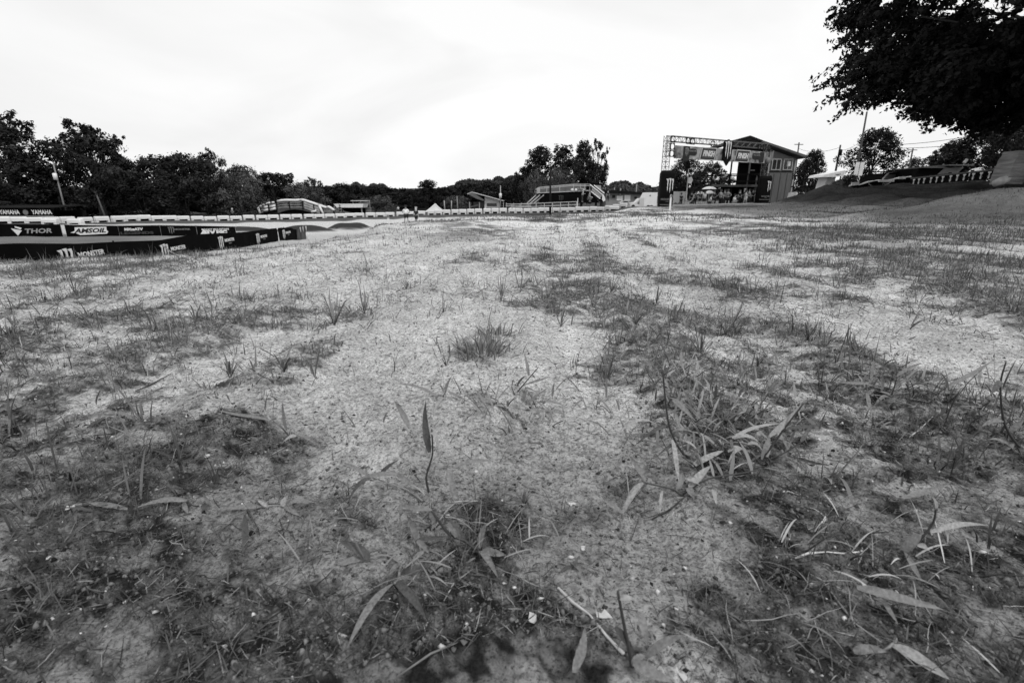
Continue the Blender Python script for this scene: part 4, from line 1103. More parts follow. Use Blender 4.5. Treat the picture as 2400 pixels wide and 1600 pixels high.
def block(px, D, rz=0, s=(1, 1, 1), label='white padded barrier block in the row along the valley track', group='white barrier blocks along the valley track', z=None):
    global _blkp
    p = onground(px, D)
    if z is not None: p.z = z
    if _blkp is None:
        _blkp = thing('barrier_block', label, 'barrier block', p, 0, group)
        _blk.build('cushion', M_WHITE(), _blkp); _bsk.build('hollow_shade', mat('deep_shade_board', .006, .9, spec=.03), _blkp)  # black board under the cushion stands in for shade in the hollow
        for q in _bfoot: q.build('foot', M_WHITE(), _blkp)
        t = _blkp
    else:
        t = copy_tree(_blkp); t['label'] = label; t['group'] = group
    t.location = p; t.rotation_euler = (0, 0, rz); t.scale = s
    return t
rb = random.Random(5)
_row = [(-20,62),(100,65),(300,76),(550,86),(700,92),(800,96),(900,99),(1000,101),(1200,101),(1400,100),(1480,96)]
def rowD(px): return float(np.interp(px, [a for a, b in _row], [b for a, b in _row]))
def near_what(p):
    for lim, w in ((125, 'below the sponsor shed'), (240, 'near the leaning utility pole'), (535, 'before the long low shed'), (600, 'left of the bridge'), (785, 'in front of the wooden bridge'), (870, 'before the awning shed'), (990, 'behind the two walkers'), (1045, 'before the pyramid tent'), (1095, 'before the three thin posts'), (1190, 'before the pavilion'), (1420, 'below the black walled platform'), (2000, 'toward the white pickup truck')):
        if p < lim: return w
def ordinal(n): return '%d%s' % (n, 'th' if 10 < n % 100 < 14 else {1: 'st', 2: 'nd', 3: 'rd'}.get(n % 10, 'th'))
nb_ = 0
px = -12.0
while px < 1478:
    D = rowD(px)
    gap = 40 if px < 230 else (31 if px < 560 else (28.5 if px < 700 else (24 if px < 1000 else (19 if px < 1200 else 17.5))))
    L = 1.22 if px < 230 else (1.18 if px < 560 else (1.2 if px < 1000 else .98))
    ang = math.atan2(rowD(px + 10) - rowD(px - 10), XH(px + 10, rowD(px + 10)) - XH(px - 10, rowD(px - 10)))
    block(px + rb.uniform(-1.5, 1.5), D + rb.uniform(-.3, .3), ang + rb.uniform(-.05, .05), (L, 1, (1.28 if px < 1000 else 1.55) * rb.uniform(.94, 1.08)), 'white barrier block %s, the %s from the left' % (near_what(px), ordinal(nb_ + 1)))
    nb_ += 1
    px += gap
block(104, 62, .2, (1.1, 1, 1.1), 'extra white block standing in front of the row at the left', 'stray white barrier blocks')
block(165, 62.5, -.1, (1.3, 1.1, 1.2), 'large white block at the foot of the leaning utility pole', 'stray white barrier blocks')
block(1440, 92, -.3, (1.2, 1, 1.3), 'white block bending toward the white pickup truck', 'stray white barrier blocks')

# ---------------------------------------------------------------- banner fences
def banner_run(t, pts, m, parent_label=None, name='banner', sag=0.05, seed=0):
    """pts: list of (x,y,zbottom,ztop) along the run, local; one hanging cloth with creases and a small thickness"""
    rng = random.Random(seed); vs = []; fs = []; n = 6; k = len(pts)
    ph = [rng.uniform(0, 6) for _ in range(3)]
    for i, (x, y, zb, zt) in enumerate(pts):
        for j in range(n):
            f = j / (n - 1)
            o = .02 * math.sin(i * .7 + ph[0]) * math.sin(3.1 * f) + .01 * math.sin(i * 1.9 + f * 3 + ph[1])
            vs.append((x, y + o, zb + (zt - zb) * f))
    for i in range(k - 1):
        for j in range(n - 1): fs.append((i * n + j, (i + 1) * n + j, (i + 1) * n + j + 1, i * n + j + 1))
    N = len(vs)
    vs += [(x, y + .02, z) for x, y, z in vs]; fs += [tuple(q + N for q in reversed(f)) for f in fs]
    return MB().add(vs, fs).build(name, m, t, smooth=True)

def near_banner():
    Y0 = 10.0
    t0 = Vector((-9.407, 10.0, 0))
    d = Vector((-.587, 3.79, 0)); step = d.length; u = d.normalized(); rz = math.atan2(d.y, d.x)
    base = t0 - u * 4.6; base.z = -1.2
    t = thing('banner_fence', 'long black cloth banner fence with repeated scratch logos along the left brow', 'banner fence', base, rz)
    # local x runs along the fence away from the camera
    def loc(k):   # k in logo units
        return 4.6 + k * step
    def top(k):
        px = [-1.4, -1.0, -.6, -.2, .2, .6, 1, 1.6, 2, 2.5, 3, 3.6, 4.0, 4.5, 4.7, 4.95, 5.25]
        py = [596, 585, 577, 570, 571, 566, 563.5, 557, 554, 546, 541.5, 536, 533.5, 533.5, 541, 531, 529.5]
        return np.interp(k, px, py)
    runs = [(-1.2, 3.9), (3.9, 4.75), (4.72, 5.22)]
    def pt(k, dn=0):
        w = t0 + d * k
        D = w.y
        zt = ZH(top(k), D) if k > -.6 else ZH(top(-.6), (t0 + d * -.6).y)
        zb = float(hbase(np.array([w.x]), np.array([w.y]))[0]) - .02
        zt = max(zt, zb + .6)
        return (loc(k), dn, zb - base.z, zt - base.z)
    for i, (a, b) in enumerate(runs[:2]):
        ks = np.arange(a, b + .01, .07)
        o = banner_run(t, [pt(k, -.02 * i) for k in ks], M_BLACK(), name='banner', seed=i)
    ks = np.arange(4.72, 5.23, .05)
    banner_run(t, [(p[0], p[1] - .06, p[2], p[3]) for p in [pt(k) for k in ks]], mat('crumpled_grey_fabric', .05, .7, .6, 2.5, .03, 4), name='banner', seed=7)['label'] = 'crumpled grey end of the banner'
    for k in (-.9, .55, 1.5, 2.4, 3.3, 4.2, 4.72, 5.22):
        p = pt(k); MB().tube([(p[0], .06, p[2] - .2), (p[0], .06, p[3] + .03)], .02, 6).build('post', M_POLEL() if k > 5 else M_DKMETAL(), t)
    # local frame: the side facing the camera/track interior is +x -> away; the visible face is -y rotated by rz
    for k in range(5):
        p = pt(k + .05); off = -.05
        lx = p[0] + .12; zt_ = p[3]
        claw('logo', .46, M_PRINT(), t, (lx, off, zt_ - .36), 0, sx=1.05)
        text('lettering', 'MONSTER', .155, M_PRINT(), t, (lx + .76, off, zt_ - .30), 0, sx=1.25, bold=.004)
        text('lettering', 'ENERGY', .06, M_PRINTG(), t, (lx + .80, off, zt_ - .42), 0, sx=1.3)
    p = pt(4.95)
    mb = MB()
    for q, w_ in ((.0, .06), (.3, .05), (.62, .07)):
        mb.prism([(p[0] - .5 + q * 2, p[3] - .02), (p[0] - .5 + q * 2 + w_ * 4, p[3] - .02), (p[0] - .5 + q * 2 + w_ * 2.5, p[3] - .32)], -.13, -.12)
    mb.build('torn_print', M_PRINT(), t)
    return t
near_banner()

def far_banners():
    D0 = 33.0
    a = W(-60, 540, 31.5); b = W(541, 538, 37.5)
    d = (b - a); d.z = 0; rz = math.atan2(d.y, d.x); L = d.length; u = d.normalized()
    def kof(px):
        # parameter where the fence line crosses the viewing plane of px
        s = (px - 1200) / 1180.0
        return (s * a.y - a.x) / (u.x - s * u.y)
    def mk(px0, px1, pyt, pyb, label, fn, m=None):
        k0, k1 = kof(px0), kof(px1)
        p0 = a + u * k0; p1 = a + u * k1; mid = (p0 + p1) / 2
        zb = float(hbase(np.array([mid.x]), np.array([mid.y]))[0]) - .03
        t = thing('banner_fence', label, 'banner fence', (p0.x, p0.y, zb), rz, 'sponsor banners along the lower track')
        n = max(4, int((k1 - k0) / .25)); pts = []
        for i in range(n + 1):
            q = p0 + u * ((k1 - k0) * i / n)
            z1 = ZH(np.interp(i / n, [0, 1], pyt), q.y); g = float(hbase(np.array([q.x]), np.array([q.y]))[0])
            pts.append(((k1 - k0) * i / n, 0, g - zb - .03, z1 - zb))
        banner_run(t, pts, m or M_BLACK(), seed=int(px0) % 9)
        H = pts[0][3] - pts[0][2]
        for q in (pts[0], pts[-1]):
            MB().tube([(q[0], .05, q[2] - .2), (q[0], .05, q[3] + .02)], .02, 6).build('post', M_METAL(), t)
        fn(t, lambda px: kof(px) - k0, pts[len(pts) // 2][2] + H * .5, H)
        return t
    def f1(t, X, zc, H):
        # helmeted wedge mark and name
        x = X(22); MB().prism([(x - .28, zc + .17), (x + .24, zc + .02), (x - .02, zc - .30)], -.09, -.08).prism([(x - .06, zc + .30), (x + .26, zc + .18), (x + .18, zc + .08), (x - .08, zc + .22)], -.09, -.08).build('logo', M_PRINT(), t)
        text('lettering', 'THOR', .40, mat('dim_print', .26), t, (X(71), -.08, zc - .04), sx=1.25, bold=.012, shear=.2)
    mk(-60, 126, (525, 526), 0, 'black banner with a wedge mark and a four letter name at the left edge', f1)
    def f2(t, X, zc, H):
        x0, x1 = X(147), X(236)
        MB().prism([(x0, zc - .08), (x0 + .25, zc + .02), (x0 + .3, zc + .27), (x1, zc + .27), (x1 - .02, zc + .05), (x1 + .05, zc - .06), (x1 - .05, zc - .20), (x0 + .5, zc - .25), (x0 + .3, zc - .12)], -.085, -.075).build('logo_plate', M_PRINT(), t)
        text('lettering', 'AMSOIL', .40, mat('black_print', .02), t, (X(195), -.09, zc + .02), sx=1.2, bold=.016, shear=.35)
    mk(136, 262, (527, 529), 0, 'black banner with dark letters on a white slanted plate', f2)
    def f3(t, X, zc, H):
        text('lettering', 'MXvsATV', .24, M_PRINT(), t, (X(299), -.08, zc + .14), sx=1.05, bold=.014, shear=.1)
        text('lettering', 'LEGENDS', .24, mat('very_dim_print', .045), t, (X(306), -.08, zc - .12), sx=1.9, bold=.01)
    mk(263, 362, (529, 528), 0, 'black banner with small bright lettering over a dim second line', f3)
    def f4(t, X, zc, H):
        claw('logo', .50, M_PRINTG(), t, (X(389), -.08, zc + .05), sx=.85)
        text('lettering', 'MONSTER', .16, M_PRINTG(), t, (X(415), -.08, zc + .12), sx=1.35, bold=.004)
    mk(363, 448, (528, 529), 0, 'black banner with a dim grey scratch mark in the second row', f4)
    def f5(t, X, zc, H):
        text('lettering', 'ROCKY MOUNTAIN', .17, M_PRINT(), t, (X(494), -.08, zc + .16), sx=1.15, bold=.006)
        text('lettering', 'ATV MC', .30, M_PRINT(), t, (X(490), -.08, zc - .05), sx=1.5, bold=.03)
        MB().prism([(X(457), zc - .15), (X(466), zc + .22), (X(475), zc - .15)], -.085, -.075).build('logo', M_PRINT(), t)
    mk(449, 541, (529, 531), 0, 'black banner with two lines of bright bold lettering at the right end', f5)
far_banners()
def wisp(px, py, px2, py2, D, label):
    a = W(px, py, D); b = W(px2, py2, D)
    o = MB().tube([Vector((0, 0, 0)), (b - a) / 2 + Vector((0, 0, -.02)), b - a], .015, 6).build('leaning_stake', M_POLEL(), loc=a)
    tag(o, label, 'stake')
wisp(383, 577, 420, 600, 8.5, 'thin pale stake leaning against the black banner fence')

# ---------------------------------------------------------------- simple structures seen across the valley
def pole(label, pxb, pyb, pxt, pyt, D, r=.12, m=None, cross=False, box=None, group='utility poles', name='utility_pole'):
    b = W(pxb, pyb, D); g = onground(pxb, D); b.z = g.z - .3; top = W(pxt, pyt, D)
    t = thing(name, label, 'utility pole', b, 0, group)
    MB().tube([(0, 0, 0), (top - b) * .5, top - b], [r * 1.15, r, r * .8], 8).build('post', m or M_POLE(), t, smooth=True)
    v = (top - b)
    if cross: MB().box(v * .965, (1.6, .12, .12)).build('crossarm', M_POLE(), t)
    if box:
        f, w, h, mm = box
        MB().lathe([(w, -h / 2), (w, h / 2), (w * .6, h / 2 + .08)], 10, tuple(v * f + Vector((0, -.25, 0)))).build('transformer', mm, t, smooth=True)
    return t
pole('pale utility pole with a white transformer leaning left before the trees', 157, 508, 125, 384, 78, .11, M_POLEL(), box=(.78, .28, .9, M_WPAINT()))
pole('shorter bare pole leaning left beside the low shed roof', 249, 512, 227, 458, 78, .12, M_POLE())
pole('dark slim pole standing just left of the transformer pole', 144, 505, 138, 460, 80, .09, M_DKWOOD())
pole('grey pole with a white transformer beside the angular roofed building', 1173, 492, 1173, 435, 112, .12, M_METAL(), box=(.62, .3, .95, M_WPAINT()))
pole('left one of three thin posts by the feathery bush', 1043, 496, 1041, 470, 112, .13, M_METAL())
pole('middle one of three thin posts by the feathery bush', 1058, 496, 1058, 470, 112, .13, M_METAL())
pole('right and tallest of three thin posts by the feathery bush', 1073, 496, 1071, 460, 112, .14, M_POLEL())
pole('black thick pole standing in front of the railed platform', 1290, 492, 1290, 400, 86, .17, M_DKMETAL())
pole('utility pole rising behind the tower house roof', 1866, 400, 1873, 334, 95, .14, cross=True)
pole('utility pole with a dark transformer left of the white boards', 1951, 440, 1970, 340, 75, .14, box=(.84, .25, .8, M_DKMETAL()))
pole('tall pale pole carrying two white boards', 2002, 432, 2032, 262, 55, .10, M_POLE())
pole('distant utility pole with a short crossarm above the sheds', 2130, 400, 2140, 348, 95, .14, cross=True)
pole('faint pole behind the dark roofed sheds', 2224, 395, 2227, 358, 80, .12)
def boards():
    a = W(1996, 412, 54.8); 
    t = thing('notice_board', 'two tall white boards fixed either side of the pale pole', 'sign board', a)
    for px0, px1, c in ((2000, 2009, 0), (2011, 2020, 0)):
        p0 = W(px0, 412, 54.8) - a; p1 = W(px0 + 7, 380, 54.8) - a
        w = .42
        MB().add([p0, p0 + Vector((w, 0, 0)), p1 + Vector((w, 0, 0)), p1, p0 + Vector((0, .04, 0)), p0 + Vector((w, .04, 0)), p1 + Vector((w, .04, 0)), p1 + Vector((0, .04, 0))],
                 [(0, 1, 2, 3), (7, 6, 5, 4), (0, 4, 5, 1), (3, 2, 6, 7), (1, 5, 6, 2), (0, 3, 7, 4)]).build('board', M_WPAINT(), t)
boards()
# overhead wires
def wire(label, p, sag=.6):
    pts = [Vector(W(*q)) for q in p]; b = pts[0]; r = []
    for i in range(13):
        f = i / 12; q = pts[0].lerp(pts[1], f) - b; q.z -= sag * 4 * f * (1 - f); r.append(q)
    tag(MB().tube(r, .022, 4).build('overhead_wire', M_DKMETAL(), loc=b), label, 'wire', 'overhead wires')
wire('upper wire running right from the tall pale pole', [(2030, 340, 55), (2420, 285, 48)])
wire('lower wire running right from the tall pale pole', [(2028, 345, 55), (2420, 308, 48)])
wire('wire between the house pole and the transformer pole', [(1871, 348, 95), (1968, 346, 75)])
wire('long wire from the transformer pole to the tall pale pole', [(1968, 352, 75), (2020, 330, 55)], .3)

def slab_roof(mb, x0, x1, y0, y1, z, t=.12, tilt=0.0):
    mb.add([(x0, y0, z), (x1, y0, z), (x1, y1, z + tilt), (x0, y1, z + tilt), (x0, y0, z + t), (x1, y0, z + t), (x1, y1, z + t + tilt), (x0, y1, z + t + tilt)],
           [(3, 2, 1, 0), (4, 5, 6, 7), (0, 1, 5, 4), (2, 3, 7, 6), (1, 2, 6, 5), (0, 4, 7, 3)])
    return mb

def sponsor_shed():
    D = 72; b = onground(60, D); b.z = ZH(515, D)
    t = thing('open_shed', 'dark shed with a printed fascia naming a motorcycle maker at the left edge', 'shed', b)
    x0 = XH(-60, D) - b.x; x1 = XH(118, D) - b.x; z = lambda py: ZH(py, D) - b.z
    slab_roof(MB(), x0, x1, -.3, 6, z(488), .12, .3).build('roof', M_ROOFD(), t)
    MB().box(((x0 + x1) / 2, 0, (z(507) + z(489)) / 2), (x1 - x0, .12, z(489) - z(507))).build('fascia', M_BLACK(), t)
    MB().box(((x0 + x1) / 2, -.1, z(507)), (x1 - x0, .1, .12)).build('ledge', M_METAL(), t)
    MB().box(((x0 + x1) / 2, 5.5, z(500) / 2), (x1 - x0, .1, z(490))).build('back_wall', M_DKWOOD(), t)
    for px in (10, 60, 112): MB().box((XH(px, D) - b.x, .1, z(505) / 2), (.16, .16, z(502))).build('post', M_DKWOOD(), t)
    for px in (16, 92):
        text('lettering', 'YAMAHA', .85, M_PRINT(), t, (XH(px, D) - b.x, -.1, z(497.5)), sx=.82, bold=.03)
    MB().lathe([(.38, -.02), (.38, .02)], 16).build('emblem', M_PRINTG(), t, loc=(XH(54, D) - b.x, -.1, z(497.5)), rot=(math.pi / 2, 0, 0))
sponsor_shed()
def low_shed():
    D = 96; b = onground(400, D); x0 = XH(258, D - 3) - b.x; x1 = XH(532, D + 6) - b.x
    t = thing('low_shed', 'long low shed with a pale sheet roof behind the white barrier row', 'shed', b, .06)
    z0, z1 = ZH(499, D) - b.z, ZH(507, D) - b.z
    mb = MB(); mb.add([(x0, 0, z0), (x1, 0, z1 - .1), (x1, 5, z1 + .1), (x0, 5, z0 + .4), (x0, 0, z0 + .22), (x1, 0, z1 + .12), (x1, 5, z1 + .3), (x0, 5, z0 + .6)],
                      [(3, 2, 1, 0), (4, 5, 6, 7), (0, 1, 5, 4), (2, 3, 7, 6), (1, 2, 6, 5), (0, 4, 7, 3)])
    mb.build('roof', M_ROOFL(), t)
    MB().box(((x0 + x1) / 2, 4.6, z1 / 2 - .05), (x1 - x0 - 1, .15, z1 - .2)).build('back_wall', M_DKWOOD(), t)
    MB().box((x0 + .5, .3, z0 / 2), (.45, .3, z0)).build('post', M_TRIM(), t)
    for f in (.25, .5, .75): MB().box((x0 + (x1 - x0) * f, .3, (z0 * (1 - f) + z1 * f) / 2), (.15, .15, z0 * (1 - f) + z1 * f)).build('post', M_DKWOOD(), t)
    for px, s in ((324, .45), (365, .4), (300, .3)):
        MB().ball((XH(px, D) - b.x, 1.5, z1 * .75), s, 6, (1.4, 1, .8)).build('stored_bundle', M_PRINTG(), t, smooth=True)
low_shed()
def far_cars():
    for i, (px, l, lab) in enumerate([(178, 1.6, 'white car roof glimpsed left, behind the barrier row'), (197, 1.1, 'small white car roof glimpsed beside the larger white one'), (208, 1.3, 'grey car roof glimpsed nearest the bare pole')]):
        D = 92; p = onground(px, D); z = ZH(506.5, D) - p.z
        t = thing('parked_car', lab, 'car', p, 0, 'cars parked beyond the barrier row')
        MB().prism([(-l * 1.3, .35), (l * 1.3, .35), (l * 1.3, z * .55), (l * .8, z * .6), (l * .5, z * .96), (-l * .5, z), (-l * .9, z * .62), (-l * 1.3, z * .55)], 0, 1.6).build('body', M_WPAINT() if i < 2 else M_METAL(), t)
        MB().prism([(-l * .82, z * .62), (l * .72, z * .62), (l * .46, z * .9), (-l * .46, z * .9)], -.02, 1.62).build('window', M_GLASS(), t)
        for s in (-.8, .8): MB().lathe([(.33, -.1), (.33, .1)], 12).build('wheel', mat('rubber', .02), t, loc=(l * s, .1, .33), rot=(math.pi / 2, 0, 0))
far_cars()

def bridge():
    D = 100; b = onground(690, D); b.z = ZH(504, D)
    t = thing('wooden_bridge', 'arched wooden footbridge with plank rails capped by white padding', 'bridge', b)
    X = lambda px: XH(px, D) - b.x; Z = lambda py: ZH(py, D) - b.z
    deckpx = [606, 620, 640, 660, 700, 735, 760, 785]; deckpy = [501, 497, 492, 488.5, 488, 494, 500, 503]
    tpx = [604, 615, 630, 648, 652, 675, 700, 706, 720, 745, 763, 770, 781]; tpy = [485, 480, 475, 473, 470, 468.5, 469.5, 466.5, 471, 479.5, 486, 484, 492]
    ks = np.linspace(606, 783, 26)
    dz = np.interp(ks, deckpx, deckpy); tz = np.interp(ks, tpx, tpy)
    mb = MB()
    for i in range(len(ks) - 1):
        x0, x1 = X(ks[i]), X(ks[i + 1]); z0, z1 = Z(dz[i]), Z(dz[i + 1])
        mb.add([(x0, 0, z0 - .25), (x1, 0, z1 - .25), (x1, 5, z1 - .25), (x0, 5, z0 - .25), (x0, 0, z0), (x1, 0, z1), (x1, 5, z1), (x0, 5, z0)],
               [(3, 2, 1, 0), (4, 5, 6, 7), (0, 1, 5, 4), (2, 3, 7, 6), (1, 2, 6, 5), (0, 4, 7, 3)])
    mb.build('deck', M_DKWOOD(), t)
    # earth filled sides with the dark opening
    for (p0, p1), nm in (((604, 655), 'abutment'), ((727, 786), 'abutment')):
        MB().prism([(X(p0), Z(509)), (X(p1), Z(509)), (X(p1), Z(float(np.interp(p1, deckpx, deckpy))) - .27), (X((p0 + p1) / 2), Z(float(np.interp((p0 + p1) / 2, deckpx, deckpy))) - .27), (X(p0), Z(float(np.interp(p0, deckpx, deckpy))) - .27)], .6, 4.8).build(nm, mat('earth_fill', .05, .95, .3, 1), t)
    # arched fascia board
    pts = []
    n = 13
    lo = [(X(648 + (730 - 648) * i / (n - 1)), Z(499.5) + math.sin(math.pi * i / (n - 1)) * (Z(491) - Z(499.5))) for i in range(n)]
    hi = [(x, Z(float(np.interp(648 + (730 - 648) * i / (n - 1), deckpx, deckpy))) - .02) for i, (x, z) in enumerate(lo)]
    mb = MB()
    for i in range(n - 1): mb.prism([lo[i], lo[i + 1], hi[i + 1], hi[i]], -.12, -.02)
    mb.build('arched_fascia', mat('grey_fascia', .06, .8, .4, .8), t)
    MB().box(((X(648) + X(730)) / 2, 4.7, Z(503)), (X(730) - X(648), .1, 2.4)).build('tunnel_shade', mat('deep_shade_board', .006, .9, spec=.03), t)  # near-black sheet painting the shade inside the opening
    for side, y in ((0, -.1), (1, 5.1)):
        for f in (.18, .45, .72):
            mb = MB()
            for i in range(len(ks) - 1):
                za = Z(dz[i]) * (1 - f) + Z(tz[i]) * f; zb_ = Z(dz[i + 1]) * (1 - f) + Z(tz[i + 1]) * f
                mb.bar((X(ks[i]), y, za), (X(ks[i + 1]), y, zb_), .05, .22)
            mb.build('rail_plank', mat('pale_plank', .20, .8, .5, .9) if side == 0 else M_WOOD(), t)
        for px in (608, 628, 648, 678, 709, 735, 755, 781):
            x = X(px); MB().box((x, y - .1, (Z(float(np.interp(px, deckpx, deckpy))) + Z(float(np.interp(px, tpx, tpy)))) / 2), (.2, .12, Z(float(np.interp(px, tpx, tpy))) - Z(float(np.interp(px, deckpx, deckpy))) + .1)).build('post', M_DKWOOD(), t)
    def pad(p0, p1, th=.42):
        q = np.linspace(p0, p1, 6); mb = MB()
        mb.tube([(X(a), -.1, Z(float(np.interp(a, tpx, tpy)) + .6)) for a in q], [th * .42] + [th * .5] * 4 + [th * .42], 8)
        mb.build('rail_padding', M_WHITE(), t, smooth=True)
    for a, c in ((604, 612), (614, 619), (623, 633), (637, 643), (650, 703), (704, 745), (746, 764), (766, 782)): pad(a, c, .5 if a > 645 else .36)
    for x0, y0, x1, y1 in ((604, 486, 607, 500), (748, 482, 757, 505), (740, 494, 728, 497), (616, 494, 627, 491), (632, 492, 645, 488), (618, 487, 627, 484), (632, 485, 645, 482)):
        MB().tube([(X(x0), -.25, Z(y0)), (X(x1), -.25, Z(y1))], .22, 8).build('loose_padding', M_WHITE(), t, smooth=True)
    for i in range(3):
        MB().bar((X(713), -.2, Z(475 + i * 6)), (X(748), -.2, Z(489 + i * 5)), .06, .3).build('slanting_plank', mat('bright_plank', .35, .7, .3, 1), t)
bridge()

def awning_shed():
    D = 108; b = onground(815, D); X = lambda px: XH(px, D) - b.x; Z = lambda py: ZH(py, D) - b.z
    t = thing('awning_shed', 'small open shed with a deep white awning right of the bridge', 'shed', b)
    MB().prism([(X(783), Z(478)), (X(853), Z(478)), (X(850), Z(486.5)), (X(790), Z(486.5))], -.6, 3).build('awning', M_WPAINT(), t)
    MB().box(((X(792) + X(845)) / 2, 3, Z(493)), (X(845) - X(792), .15, Z(486) - Z(501))).build('back_wall', mat('deep_shade_board', .006, .9, spec=.03), t)
    for px in (791, 846): MB().box((X(px), 0, Z(486) / 2), (.2, .2, Z(486))).build('post', M_TRIM(), t)
    MB().box(((X(796) + X(843)) / 2, .2, Z(486) / 2 - .2), (X(843) - X(796), .1, Z(487.5))).build('dark_curtain', M_BLACK(), t)
    t = thing('scaffold_tower', 'light scaffold viewing tower behind the awning shed', 'scaffold', onground(852, 112))
    b2 = t.location; X = lambda px: XH(px, 112) - b2.x; Z = lambda py: ZH(py, 112) - b2.z
    for px in (827, 845, 866): MB().box((X(px), 0, Z(470) / 2), (.12, .12, Z(468))).build('post', M_METAL(), t)
    slab_roof(MB(), X(825), X(864), -1, 1, Z(471.5), .15).build('roof', M_ROOFL(), t)
    for py in (475, 478): MB().box((X(852), -.1, Z(py)), (X(864) - X(840), .08, .15)).build('guard_rail', M_TRIM(), t)
    for i, py in enumerate((488, 493, 498, 502)): MB().box((X(857), -.2 - .1 * i, Z(py)), (X(869) - X(845), 1, .25)).build('bench_tier', mat('pale_plank', .2), t)
awning_shed()
def tent():
    D = 118; b = onground(1020, D); X = lambda px: XH(px, D) - b.x; Z = lambda py: ZH(py, D) - b.z
    t = thing('pyramid_tent', 'white pyramid topped tent behind the barrier row', 'tent', b)
    h = Z(478); r = (X(1042) - X(998)) / 2; e = Z(497)
    prof = [(1.0, e), (.62, e + (h - e) * .33), (.30, e + (h - e) * .66), (.02, h)]
    vs = []; fs = []
    for k, z in prof: vs += [(-r * k, -r * k, z), (r * k, -r * k, z), (r * k, r * k, z), (-r * k, r * k, z)]
    for i in range(3):
        for k in range(4): fs.append((i * 4 + k, i * 4 + (k + 1) % 4, (i + 1) * 4 + (k + 1) % 4, (i + 1) * 4 + k))
    MB().add(vs, fs).build('canopy', mat('grey_white_canvas', .5, .7, .12, .6), t)
    mb = MB()
    for sx in (-1, 1):
        MB().tube([(sx * r * k, -r * k - .05, z + .03) for k, z in prof], .10, 6).build('seam', M_WHITE(), t)
    for sx in (-1, 1):
        for sy in (-1, 1): MB().box((sx * r * .97, sy * r * .97, e / 2), (.12, .12, e)).build('leg', M_METAL(), t)
tent()
def angular_building():
    D = 116; b = onground(1140, D); X = lambda px: XH(px, D) - b.x; Z = lambda py: ZH(py, D) - b.z
    t = thing('pavilion', 'pale pavilion with an angular roof raised at its left end', 'building', b)
    def sheet(pts, d, nm, m):
        mb = MB()
        for i in range(len(pts) - 1):
            (xa, ya, za), (xb, yb, zb_) = pts[i], pts[i + 1]
            mb.add([(xa, ya, za), (xb, yb, zb_), (xb, yb + d, zb_), (xa, ya + d, za), (xa, ya, za - .2), (xb, yb, zb_ - .2), (xb, yb + d, zb_ - .2), (xa, ya + d, za - .2)],
                   [(0, 1, 2, 3), (7, 6, 5, 4), (4, 5, 1, 0), (6, 7, 3, 2), (5, 6, 2, 1), (4, 0, 3, 7)])
        return mb.build(nm, m, t)
    sheet([(X(1096), -1, Z(454)), (X(1107), -1, Z(449.5)), (X(1181), -1, Z(470))], 7, 'roof', M_ROOFL())
    MB().add([(X(1098), -1.1, Z(455)), (X(1108), -1.1, Z(451)), (X(1135), -1.1, Z(468)), (X(1134), -1.1, Z(471)), (X(1118), -1.1, Z(466))], [(0, 1, 2, 3, 4)]).build('gable_shade', mat('grey_soffit', .12), t)
    MB().prism([(X(1135), Z(498)), (X(1172), Z(498)), (X(1170), Z(470)), (X(1136), Z(462))], 0, 4).build('wall', mat('cream_wall', .55, .8, .06, 1), t)
    MB().box(((X(1141) + X(1164)) / 2, -.03, Z(480)), (X(1164) - X(1141), .1, Z(476.5) - Z(483.5))).build('window', M_GLASS(), t)
    MB().box(((X(1141) + X(1168)) / 2, -.4, Z(490)), (X(1168) - X(1139), .5, Z(485.5) - Z(494))).build('porch_rail', mat('pale_plank', .2), t)
    MB().box((X(1122), 3.5, Z(485)), (X(1136) - X(1106), .2, Z(474) - Z(497))).build('rear_wall', mat('dim_wall', .10), t)
    for px in (1101, 1124, 1180): MB().box((X(px), -.6, Z(474) / 2), (.18, .18, Z(473))).build('post', M_TRIM(), t)
    MB().box(((X(1099) + X(1122)) / 2, 1, Z(483)), (X(1122) - X(1100), 1.2, .3), (0, -.25, 0)).build('stair', M_WOOD(), t)
    t = thing('fence', 'short pale plank fence between the pavilion and the platform', 'fence', onground(1215, 104))
    b3 = t.location; 
    for py in (478.5, 483): MB().box((0, 0, ZH(py, 104) - b3.z), (5.2, .06, .16)).build('rail', M_TRIM(), t)
    for x in (-2.5, -1, .6, 2.4): MB().box((x, .06, .45 + (ZH(483, 104) - b3.z) / 2), (.12, .12, ZH(478, 104) - b3.z)).build('post', M_TRIM(), t)
angular_building()

